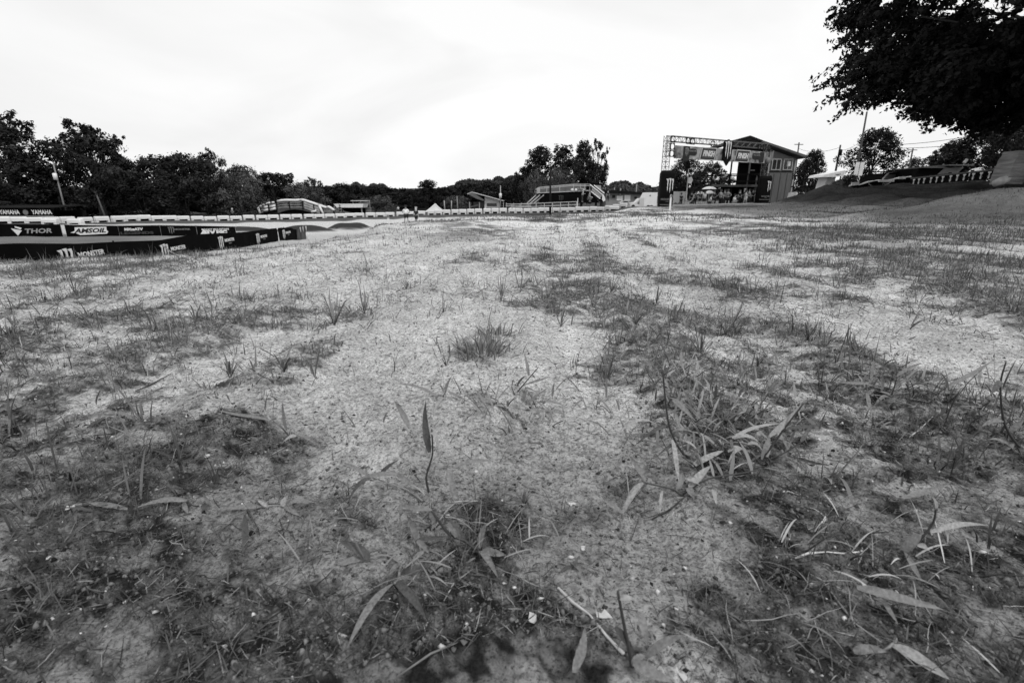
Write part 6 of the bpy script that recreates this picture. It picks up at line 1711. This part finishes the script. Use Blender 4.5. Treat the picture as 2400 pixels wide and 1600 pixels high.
# ---------------------------------------------------------------- right hand hill: sheds, rails, cloth, pallets
def right_sheds():
    D = 47; p = onground(2015, D); p.z = ZH(425, D); X = lambda px: XH(px, D) - p.x; Z = lambda py: ZH(py, D) - p.z
    t = thing('dark_shed', 'low dark shed with a pale window frame behind the slack cloth', 'shed', p)
    MB().prism([(X(2060), Z(425)), (X(2132), Z(425)), (X(2132), Z(402)), (X(2068), Z(405))], 0, 3).build('wall', mat('deep_shade_board', .006, .9, spec=.03), t)
    slab_roof(MB(), X(2064), X(2134), -.4, 3.2, Z(404), .08, .15).build('roof', M_ROOFD(), t)
    MB().prism([(X(2062), Z(420)), (X(2088), Z(419)), (X(2097), Z(407)), (X(2070), Z(409))], -.06, -.02).build('window', mat('grey_sheet', .10), t)
    MB().bar((X(2056), -.1, Z(421)), (X(2068), -.1, Z(405)), .06, .1).build('frame', M_TRIM(), t)
    MB().bar((X(2068), -.1, Z(405)), (X(2100), -.1, Z(402.5)), .06, .08).build('frame', M_TRIM(), t)
    D = 45; p = onground(2180, D); p.z = ZH(420, D)
    X = lambda px: XH(px, D) - p.x; Z = lambda py: ZH(py, D) - p.z
    t = thing('long_shed', 'long black shed with a thin flat roof and a mottled pale opening', 'shed', p)
    MB().box(((X(2125) + X(2240)) / 2, 1.5, (Z(396) + Z(425)) / 2), (X(2240) - X(2125), 3, Z(396) - Z(425))).build('wall', mat('deep_shade_board', .006, .9, spec=.03), t)
    slab_roof(MB(), X(2140), X(2192), -.3, 3.3, Z(394), .08).build('roof', mat('shed_roof_grey', .10), t)
    slab_roof(MB(), X(2192), X(2248), -.6, 3.6, Z(389.5), .1).build('roof', mat('shed_roof_grey', .10), t)
    MB().prism([(X(2182), Z(409)), (X(2228), Z(405)), (X(2240), Z(392)), (X(2194), Z(394))], -.06, -.02).build('opening_sheet', mat('mottled_sheet', .22, .7, .5, .8), t)
    MB().tube([(X(2233), -.2, Z(383)), (X(2238), -.2, Z(374))], .12, 6).build('vent_pipe', M_METAL(), t)
    D = 52; p = onground(2310, D); p.z = ZH(410, D); X = lambda px: XH(px, D) - p.x; Z = lambda py: ZH(py, D) - p.z
    t = thing('parked_car', 'white car roof and windscreen behind the figured railing', 'car', p)
    MB().prism([(X(2284), Z(412)), (X(2334), Z(412)), (X(2334), Z(388)), (X(2312), Z(390)), (X(2296), Z(394)), (X(2286), Z(402))], 0, 1.8).build('body', M_WPAINT(), t)
    MB().prism([(X(2292), Z(402)), (X(2332), Z(402)), (X(2332), Z(398)), (X(2296), Z(399.5))], -.03, 1.83).build('window', M_GLASS(), t)
    for px in (2292, 2328): MB().lathe([(.36, -.1), (.36, .1)], 12).build('wheel', mat('rubber', .02), t, loc=(X(px), .1, Z(412)), rot=(math.pi / 2, 0, 0))
    # white awning building at the left
    D = 53; p = onground(1935, D); p.z = ZH(452, D); X = lambda px: XH(px, D) - p.x; Z = lambda py: ZH(py, D) - p.z
    t = thing('ticket_booth', 'small white booth with a broad white awning right of the tower house', 'booth', p)
    MB().prism([(X(1908), Z(416)), (X(1912), Z(410)), (X(1958), Z(400)), (X(1956), Z(414)), (X(1930), Z(416))], -.8, 1.8).build('awning', M_WPAINT(), t)
    MB().prism([(X(1924), Z(452)), (X(1940), Z(452)), (X(1950), Z(414)), (X(1930), Z(414))], 0, 1.5).build('wall', M_WPAINT(), t)
    MB().prism([(X(1927), Z(450)), (X(1933), Z(450)), (X(1935), Z(434)), (X(1930), Z(434))], -.05, -.01).build('door', mat('grey_sheet', .10), t)
    MB().prism([(X(1936), Z(409.5)), (X(1948), Z(408)), (X(1946), Z(410)), (X(1942), Z(411))], -.84, -.81).build('emblem', M_PRINTG(), t)
    MB().bar((X(1958), -.2, Z(402)), (X(1956), -.2, Z(445)), .09).build('post', M_POLE(), t)
    t = thing('parked_car', 'white car at the right foot of the tower house', 'car', W(1870, 464, 60)); p = t.location; X = lambda px: XH(px, 60) - p.x; Z = lambda py: ZH(py, 60) - p.z
    MB().prism([(X(1862), Z(464)), (X(1884), Z(464)), (X(1884), Z(454)), (X(1880), Z(450)), (X(1864), Z(451))], 0, 1.7).build('body', M_WPAINT(), t)
    MB().prism([(X(1866), Z(457)), (X(1883), Z(456)), (X(1880), Z(452.5)), (X(1868), Z(453))], -.03, -.01).build('window', M_GLASS(), t)
    for px in (1866, 1881): MB().lathe([(.33, -.1), (.33, .1)], 12).build('wheel', mat('rubber', .02), t, loc=(X(px), .1, Z(464)), rot=(math.pi / 2, 0, 0))
right_sheds()
def slack_cloth():
    D = 41
    a = W(1925, 448, D); t = thing('cloth_fence', 'slack dark cloth fence with a pale top edge climbing the hill', 'cloth fence', a)
    pts = [(1925, 448, 452, 44), (1950, 444, 450, 43.5), (1978, 441, 449, 43), (1996, 434, 448, 42.5), (2015, 433, 447, 42), (2033, 427, 446, 42), (2055, 423, 445, 42), (2075, 424, 444, 42), (2098, 419, 443, 42), (2115, 416, 442, 42), (2134, 414.5, 440, 42)]
    q = []
    for i in range(len(pts) - 1):
        for k in range(3):
            f = k / 3; q.append(tuple(pts[i][j] * (1 - f) + pts[i + 1][j] * f for j in range(4)))
    q.append(pts[-1])
    L = []
    for px, pt, pb, d in q:
        u = W(px, pt, d) - a; v = W(px, pb, d) - a; L.append((u.x, u.y, min(v.z, u.z - .15), u.z))
    vs = []; fs = []
    for i, (x, y, z0, z1) in enumerate(L):
        for j in range(4): f = j / 3; vs.append((x, y + .06 * math.sin(i * 1.1 + j), z0 + (z1 - z0) * f))
    for i in range(len(L) - 1):
        for j in range(3): fs.append((i * 4 + j, i * 4 + 4 + j, i * 4 + 5 + j, i * 4 + 1 + j))
    MB().add(vs, fs).build('cloth', M_BLACK(), t, smooth=True)
    MB().tube([(x, y - .04, z1) for x, y, z0, z1 in L], [.03 + .05 * abs(math.sin(i * .55)) for i in range(len(L))], 6).build('top_hem', M_PRINT(), t, smooth=True)
    for px0, py0, px1, py1, d in ((2060, 424, 2095, 424, 0), (1996, 430, 2013, 430, 0), (2106, 417, 2122, 417, 0)):
        MB().box((W((px0 + px1) / 2, py0, 41.6) - a), ((px1 - px0) / 1180 * 41.6, .1, .18)).build('folded_cloth', M_PRINT(), t)
    c = [W(x, y, 41.4) - a for x, y in ((2036, 431), (2044, 437), (2055, 440), (2068, 437), (2082, 431), (2092, 424))]
    MB().tube(c, .035, 5).build('hanging_rope', mat('dim_print', .26), t)
    for px, py in ((1985, 446), (2018, 446), (2060, 443), (2108, 440)):
        w_ = W(px, py, 42.2) - a; MB().box((w_.x, w_.y, w_.z + .3), (.08, .08, 1.3)).build('post', M_DKWOOD(), t)
    text('lettering', 'MX', .22, mat('dim_print', .26), t, W(2075, 431, 41.3) - a, sx=1.4)
slack_cloth()
def figured_rail():
    a = W(2134, 440, 44); b = W(2330, 425, 33)
    d = b - a; L = math.hypot(d.x, d.y); rz = math.atan2(d.y, d.x)
    t = thing('railing', 'dark wooden railing hung with black panels printed with pale T shaped figures', 'railing', a, rz)
    Hh = ZH(418, 44) - ZH(440, 44); g = (ZH(430, 33) - a.z)
    slope = (ZH(396, 33) - ZH(417, 44)) / L
    def z(x, f): return (Hh * f) + slope * x
    MB().bar((-.3, 0, z(0, 1)), (L + .2, 0, z(L, 1)), .1, .1).build('top_rail', mat('grey_post', .09), t)
    MB().bar((0, 0, z(0, .08)), (L - 1.2, 0, z(L - 1.2, .08)), .08, .14).build('lower_rail', mat('grey_post', .09), t)
    MB().bar((0, 0.02, z(0, .2)), (L - 1.2, 0.02, z(L - 1.2, .2)), .06, .08).build('lower_rail', mat('grey_post', .09), t)
    n = 4
    for i in range(n + 1):
        x = L * i / n; MB().box((x, .06, z(x, .5) - .1), (.16, .14, Hh + .5)).build('post', M_DKWOOD(), t)
    k = 0
    for i in range(n):
        x0 = L * i / n + .1; x1 = L * (i + 1) / n - .1
        MB().prism([(x0, z(x0, .25)), (x1, z(x1, .25)), (x1, z(x1, .94)), (x0, z(x0, .94))], -.06, -.04).build('panel', M_BLACK(), t)
        for j in range(3):
            x = x0 + (x1 - x0) * (j + .5) / 3; zc = z(x, .6); s = Hh * .30
            poly = [(-.85, .95), (.85, .95), (.8, .55), (.3, .45), (.22, -.1), (.42, -.55), (.2, -.95), (-.2, -.95), (-.42, -.55), (-.22, -.1), (-.3, .45), (-.8, .55)]
            MB().prism([(x + u * s * .85, zc + v * s) for u, v in poly], -.09, -.07).build('figure_print', M_PRINT(), t)
            mb = MB()
            for q in range(7):
                aa = -math.pi * q / 6; a2 = -math.pi * (q + 1) / 6
                if q < 6: mb.bar((x + s * .75 * math.cos(aa), -.08, zc + s * .9 * math.sin(aa) - .0), (x + s * .75 * math.cos(a2), -.08, zc + s * .9 * math.sin(a2)), .01, .03)
            mb.build('ring_print', M_PRINTG(), t)
figured_rail()
def pallets():
    D = 25.5
    def WP(px, py, d=D): return W(px, py, d)
    o = WP(2372, 432); t = thing('wrapped_bale', 'grey bale wrapped in creased sheeting and strapped, leaning at the right edge', 'bale', o)
    rz = R(-8)
    h = 1.55; w = .92
    def bale(x, m, nm):
        mb = MB(); n = 6; vs = []; fs = []
        rr = random.Random(int(x * 10))
        rows = 9
        for i in range(rows):
            f = i / (rows - 1); k = 1 - .10 * abs(f - .5) ** 2 * 4
            for (a, b) in ((-w / 2, -.45), (0, -.5), (w / 2, -.45), (w / 2, .45), (-w / 2, .45)):
                vs.append((x + .30 * f * 1.0 + a * k + rr.uniform(-.02, .02), b * k + rr.uniform(-.03, .03), f * h))
        for i in range(rows - 1):
            for j in range(5): fs.append((i * 5 + j, i * 5 + (j + 1) % 5, (i + 1) * 5 + (j + 1) % 5, (i + 1) * 5 + j))
        fs += [(4, 3, 2, 1, 0), tuple((rows - 1) * 5 + j for j in range(5))]
        mb.add(vs, fs).build(nm, m, t)
    gm = mat('creased_sheeting', .17, .6, .4, 2.5, .06, 5, stretch=(.5, .5, 3))
    bale(-.35, gm, 'wrapping'); 
    MB().add([(x_, y_, z_) for x_, y_, z_ in [(.10, -.64, 0), (.26, -.64, 0), (.56, -.58, h), (.40, -.58, h), (.10, -.5, 0), (.26, -.5, 0), (.56, -.44, h), (.40, -.44, h)]], [(0, 1, 2, 3), (7, 6, 5, 4), (1, 5, 6, 2), (0, 3, 7, 4)]).build('strap', M_BLACK(), t)
    t2 = t; t = thing('wrapped_bale', 'second wrapped bale cut off by the right picture edge', 'bale', o + Vector((1.02, .05, .05))); bale(-.3, gm, 'wrapping')
    t3 = thing('foam_roll', 'pale crumpled foam roll at the foot of the wrapped bale', 'foam roll', WP(2343, 430, 25.2))
    MB().tube([(-.28, 0, -.02), (0, -.05, .1), (.5, .05, .28), (1.5, .15, .05), (2.2, .2, -.1)], [.16, .21, .16, .07, .06], 9).build('roll', mat('pale_foam', .38, .7, .25, 5, .03, 8), t3, smooth=True)
    t4 = thing('timber_rack', 'dark timber rack with chained uprights carrying the wrapped bales', 'rack', WP(2370, 452, 25.6))
    MB().box((.4, 0, .16), (2.2, 1.0, .1)).box((.4, -.4, -.05), (2.2, .1, .3)).build('bearer', M_DKWOOD(), t4)
    for x in (-.4, .1, .6, 1.1): MB().box((x, -.47, -.05), (.3, .04, .06), (0, -.5, 0)).build('slat', mat('grey_post', .09), t4)
    MB().tube([(-.75, -.3, .3), (-.62, -.3, .8), (-.45, -.3, 1.1), (-.25, -.3, 1.75)], [.04, .05, .04, .05], 6).build('chain', mat('grey_post', .09), t4)
pallets()
# ---------------------------------------------------------------- people
def skin_mesh(name, verts, edges, radii, sub=1):
    """one continuous skinned surface grown from a jointed skeleton"""
    me = bpy.data.meshes.new(name); me.from_pydata(verts, edges, []); me.update()
    o = bpy.data.objects.new(name, me); COL.objects.link(o)
    o.modifiers.new('skin', 'SKIN')
    if not me.skin_vertices: 
        bm_ = None
    for i, r in enumerate(radii):
        sv = me.skin_vertices[0].data[i]; sv.radius = (r, r) if not isinstance(r, tuple) else r; sv.use_root = (i == 0)
    s = o.modifiers.new('sub', 'SUBSURF'); s.levels = sub; s.render_levels = sub
    dg = bpy.context.evaluated_depsgraph_get()
    out = bpy.data.meshes.new_from_object(o.evaluated_get(dg))
    bpy.data.objects.remove(o)
    out.polygons.foreach_set('use_smooth', [True] * len(out.polygons))
    return out
def figure(pose, seed=0):
    """meshes for a 1.75 m figure facing -y; returns dict of meshes"""
    rng = random.Random(seed); V = []; E = []; Rr = []
    def add(p, r, parent=None):
        V.append(p); Rr.append(r)
        if parent is not None: E.append((parent, len(V) - 1))
        return len(V) - 1
    sit = pose == 'sit'; crouch = pose == 'crouch'
    hz_ = .93 if not (sit or crouch) else .46
    lean = {'stand': 0, 'walk': .03, 'hips': 0, 'lean': .10, 'sit': .06, 'crouch': .14, 'raise': 0}[pose]
    pel = add((0, 0, hz_), .13); wa = add((0, -lean * .3, hz_ + .17), .12, pel); ch = add((0, -lean * .8, hz_ + .38), (.155), wa); ne = add((0, -lean, hz_ + .53), .06, ch)
    hd0 = add((0, -lean - .01, hz_ + .63), .085, ne); hd = add((0, -lean - .015, hz_ + .72), .10, hd0); add((0, -lean - .01, hz_ + .80), .07, hd)
    add((0, -lean - .12, hz_ + .68), .018, hd0)
    legs = []; arms = []
    for s in (-1, 1):
        hp = add((s * .10, 0, hz_ - .07), .095, pel)
        if sit: kn = add((s * .13, -.42, hz_ - .02), .065, hp); an = add((s * .13, -.44, .09), .042, kn); to = add((s * .14, -.60, .04), .035, an)
        elif crouch: kn = add((s * .18, -.36, hz_ + .02), .065, hp); an = add((s * .15, -.12, .10), .042, kn); to = add((s * .17, -.30, .04), .035, an)
        else:
            st = {'walk': .20, 'lean': .05}.get(pose, .02) * s
            kn = add((s * (.11 + (.04 if pose == 'hips' else 0)), -st * .6 - .02, hz_ - .46), .062, hp); an = add((s * (.12 + (.07 if pose == 'hips' else 0)), st * .6 * -1 + .02, .09), .042, kn); to = add((s * .14, -.14 - st * .6, .035), .035, an)
        legs.append((hp, kn, an, to))
        sh = add((s * .17, -lean * .8, hz_ + .44), .062, ch)
        if pose == 'hips': el = add((s * .36, .04, hz_ + .22), .042, sh); wr = add((s * .19, -.06, hz_ + .05), .03, el); dv = Vector((-s * .5, -.5, -.2))
        elif pose == 'raise' and s > 0: el = add((s * .34, -.14, hz_ + .36), .042, sh); wr = add((s * .16, -.20, hz_ + .62), .03, el); dv = Vector((-.3, .2, .9))
        elif pose in ('sit', 'crouch'): el = add((s * .24, -.16, hz_ + .20), .042, sh); wr = add((s * .14, -.36, hz_ + .12), .03, el); dv = Vector((0, -.8, -.4))
        elif pose == 'lean': el = add((s * .24, -.12, hz_ + .22), .042, sh); wr = add((s * .12, -.30, hz_ + .22), .03, el); dv = Vector((-s * .5, -.6, 0))
        else: el = add((s * .24, -.0 + .06 * s * (pose == 'walk'), hz_ + .18), .042, sh); wr = add((s * .26, -.06 - .12 * s * (pose == 'walk'), hz_ - .06), .03, el); dv = Vector((0, -.15, -1))
        dv.normalize(); w = Vector(V[wr]); side = dv.cross(Vector((1, .2, 0))).normalized()
        pm = add(tuple(w + dv * .06), .032, wr)
        for k, ln in ((-1.5, .06), (-.5, .075), (.5, .07), (1.5, .055)):
            add(tuple(w + dv * (.09 + ln) + side * k * .019), .009, pm)
        add(tuple(w + dv * .08 + side * .055), .011, pm)
        arms.append((sh, el, wr))
    out = {'body': skin_mesh('body', V, E, Rr)}
    def sub(ids, infl, nm, edges=None):
        vs = [V[i] for i in ids]; idx = {i: k for k, i in enumerate(ids)}
        es = edges or [(a, b) for a, b in E if a in idx and b in idx]
        return skin_mesh(nm, vs, [(idx[a], idx[b]) for a, b in es], [Rr[i] + infl for i in ids])
    # shirt: waist to shoulder with short sleeves
    sl = []; 
    base_ids = [wa, pel, ch]
    tv = [V[i] for i in (ch, wa, pel)]; te = [(0, 1), (1, 2)]; tr = [.175, .155, .15]
    for s_, (sh, el, wr) in zip((-1, 1), arms):
        k = len(tv); tv += [V[sh], tuple(Vector(V[sh]).lerp(Vector(V[el]), .75))]; te += [(0, k), (k, k + 1)]; tr += [.078, .062]
    out['shirt'] = skin_mesh('shirt', tv, te, tr)
    for long in (0, 1):
        tv = [V[pel]]; te = []; tr = [.15]
        for hp, kn, an, to in legs:
            k = len(tv); tv += [V[hp], V[kn] if long else tuple(Vector(V[hp]).lerp(Vector(V[kn]), .8))]; te += [(0, k), (k, k + 1)]; tr += [.112, .080 if long else .098]
            if long: tv.append(tuple(Vector(V[kn]).lerp(Vector(V[an]), .9))); te.append((k + 1, k + 2)); tr.append(.062)
        out['trousers' if long else 'shorts'] = skin_mesh('trousers' if long else 'shorts', tv, te, tr)
    h = Vector(V[hd])
    out['hair'] = skin_mesh('hair', [tuple(h + Vector((0, .02, .03))), tuple(h + Vector((0, .0, .09))), tuple(h + Vector((0, .06, -.04)))], [(0, 1), (0, 2)], [.115, .08, .08])
    out['long_hair'] = skin_mesh('hair', [tuple(h + Vector((0, .02, .03))), tuple(h + Vector((0, .0, .09))), tuple(h + Vector((0, .07, -.10))), tuple(h + Vector((.0, .10, -.30)))], [(0, 1), (0, 2), (2, 3)], [.115, .08, .10, .07])
    out['cap'] = skin_mesh('cap', [tuple(h + Vector((0, 0, .05))), tuple(h + Vector((0, 0, .09))), tuple(h + Vector((0, -.16, .04)))], [(0, 1), (0, 2)], [.118, .085, .03])
    mb = MB()
    for hp, kn, an, to in legs:
        a = Vector(V[an]); b_ = Vector(V[to]); a.z = .05; mb.ball(tuple((a + b_) / 2), .13, 6, (.42, 1.05, .42))
    me = bpy.data.meshes.new('shoes'); me.from_pydata(mb.v, [], mb.f); me.update(); out['shoes'] = me
    return out
FIG = {p: figure(p) for p in ('stand', 'walk', 'hips', 'lean', 'sit', 'crouch', 'raise')}
_mc = {}
def pmesh(pose, part, m):
    k = (pose, part, m.name)
    if k not in _mc:
        me = FIG[pose][part].copy(); me.materials.clear(); me.materials.append(m); _mc[k] = me
    return _mc[k]
def cl(v): return mat('cloth_grey_%02d' % int(v * 100), v, .8, .15, 5)
def person(label, px, pyb, D, pose, shirt, legs, long=0, head='hair', rz=0, h=1.0, hairv=.02, group=None, seat=0.0):
    p = W(px, pyb, D)
    t = thing('person', label, 'person', p, rz, group); t.scale = (h, h, h)
    def part(nm, mesh_key, m):
        o = bpy.data.objects.new(nm, pmesh(pose, mesh_key, m)); COL.objects.link(o); o.parent = t; return o
    part('body', 'body', M_SKIN()); part('shirt', 'shirt', cl(shirt)); part('trousers' if long else 'shorts', 'trousers' if long else 'shorts', cl(legs))
    part('cap' if head == 'cap' else 'hair', head, cl(hairv)); part('shoes', 'shoes', cl(.05))
    return t
PI = math.pi
GV = None
person('person in a white shirt and dark shorts walking away down to the track', 953, 525.5, 50, 'hips', .78, .015, rz=PI, h=1.03)
person('person with long pale hair in dark clothes walking beside the one in white', 976.5, 527, 50.5, 'walk', .02, .02, head='long_hair', hairv=.45, rz=PI - .3, h=.98)
person('person standing alone behind the barrier row left of the bridge', 547, 512, 90, 'lean', .05, .03, 1, 'cap', hairv=.6, rz=.6)
person('dark dressed person at the left corner of the awning shed', 785, 503, 104, 'stand', .02, .02, 1, rz=.5)
person('dark dressed person standing in the awning shed opening', 798, 503.5, 103, 'hips', .02, .02, 0, rz=-.4, h=1.1)
person('pale shirted person far behind the walker in white', 934, 502, 104, 'stand', .5, .05, 0, rz=PI)
person('person in a pale cap leaning below the platform stairs', 1364.5, 474, 80, 'lean', .30, .03, 1, 'cap', hairv=.8, rz=1.4, h=1.12)
person('helmeted looking person bent over beside the one in the pale cap', 1379, 474, 80, 'crouch', .14, .10, 1, 'cap', hairv=.25, rz=1.2, h=1.35)
person('dark dressed person at the foot of the platform stairs', 1424, 472, 86, 'stand', .015, .015, 1, rz=.3, h=1.05)
person('dark figure standing high behind the right stair of the platform', 1415, 455, 94, 'stand', .02, .02, 1, rz=.2, h=1.0)
person('dark figure standing at the left end of the platform deck', 1256, 462, 94, 'stand', .02, .02, 1, rz=.2, h=.95)
GCW = 'people gathered under the finish arch'
for a in [
 ('person in black standing just in front of the white trailer door', 1595, 483, 62, 'stand', .02, .02, 1, 'hair', .2, .86),
 ('person in black and white shoes right of the trailer', 1606, 483, 62, 'walk', .02, .05, 0, 'hair', 1.2, .95),
 ('person all in black left of the umbrellas', 1619, 483, 63, 'stand', .015, .02, 1, 'hair', PI, 1.0),
 ('person in black with a pale badge below the left umbrella', 1627, 483, 62.5, 'lean', .02, .02, 1, 'cap', .5, 1.0),
 ('person in dark shorts holding the leftmost umbrella', 1638, 483, 61.5, 'raise', .04, .02, 0, 'hair', .2, 1.02),
 ('person in a pale grey shirt and black shorts seen from behind', 1649, 483.5, 60.5, 'stand', .38, .02, 0, 'hair', PI, .98),
 ('person in a white top bending beside the grey shirt', 1662, 483.5, 61, 'crouch', .55, .05, 0, 'hair', 1.0, 1.1),
 ('person in black right of the bending person', 1671, 483, 61, 'hips', .015, .02, 1, 'hair', PI, 1.04),
 ('person in a mid grey shirt and black trousers, hands forward', 1687, 483.5, 60, 'lean', .16, .015, 1, 'hair', PI, 1.08),
 ('person in a grey shirt with a pale belt right of the mid grey one', 1703, 483, 60, 'hips', .13, .015, 0, 'hair', PI - .4, 1.08),
 ('person in a dark grey top behind the two grey shirts', 1696, 480, 64, 'stand', .08, .02, 1, 'cap', .4, 1.06),
 ('person crouching in a white shirt before the dark doorway', 1718, 481.5, 61, 'crouch', .62, .35, 0, 'hair', .6, 1.0),
 ('person in black standing in the dark doorway', 1731, 479, 64, 'stand', .015, .015, 1, 'hair', .2, 1.0),
 ('tall person in black with a pale cap in the dark doorway', 1739, 478, 64.5, 'lean', .02, .02, 1, 'cap', 1.2, 1.05),
 ('person in a pale striped shirt and white shorts near the grey post', 1745, 480, 61, 'walk', .35, .6, 0, 'hair', .9, .96),
 ('person in a black cap between the grey post and the right column', 1753, 478, 63, 'stand', .12, .02, 1, 'cap', .3, 1.0),
 ('person in dark clothes at the right of the crowd beside the right column', 1762, 477.5, 63.5, 'hips', .015, .02, 1, 'hair', .1, .98),
]: person(a[0], a[1], a[2], a[3], a[4], a[5], a[6], a[7], a[8], a[9], a[10], hairv=.6 if 'pale cap' in a[0] else .03, group=GCW)
for a in [('person leaning on the deck rail in a white top', 1696, 433.5, 66.3, 'lean', .6, .05, 1, 'hair', .3, .95), ('dark figure on the deck by the inner wall', 1688, 433.5, 67, 'stand', .03, .02, 1, 'hair', .5, .95)]:
    person(*a[:3], *a[3:9], a[9], a[10], group='people on the tower deck')
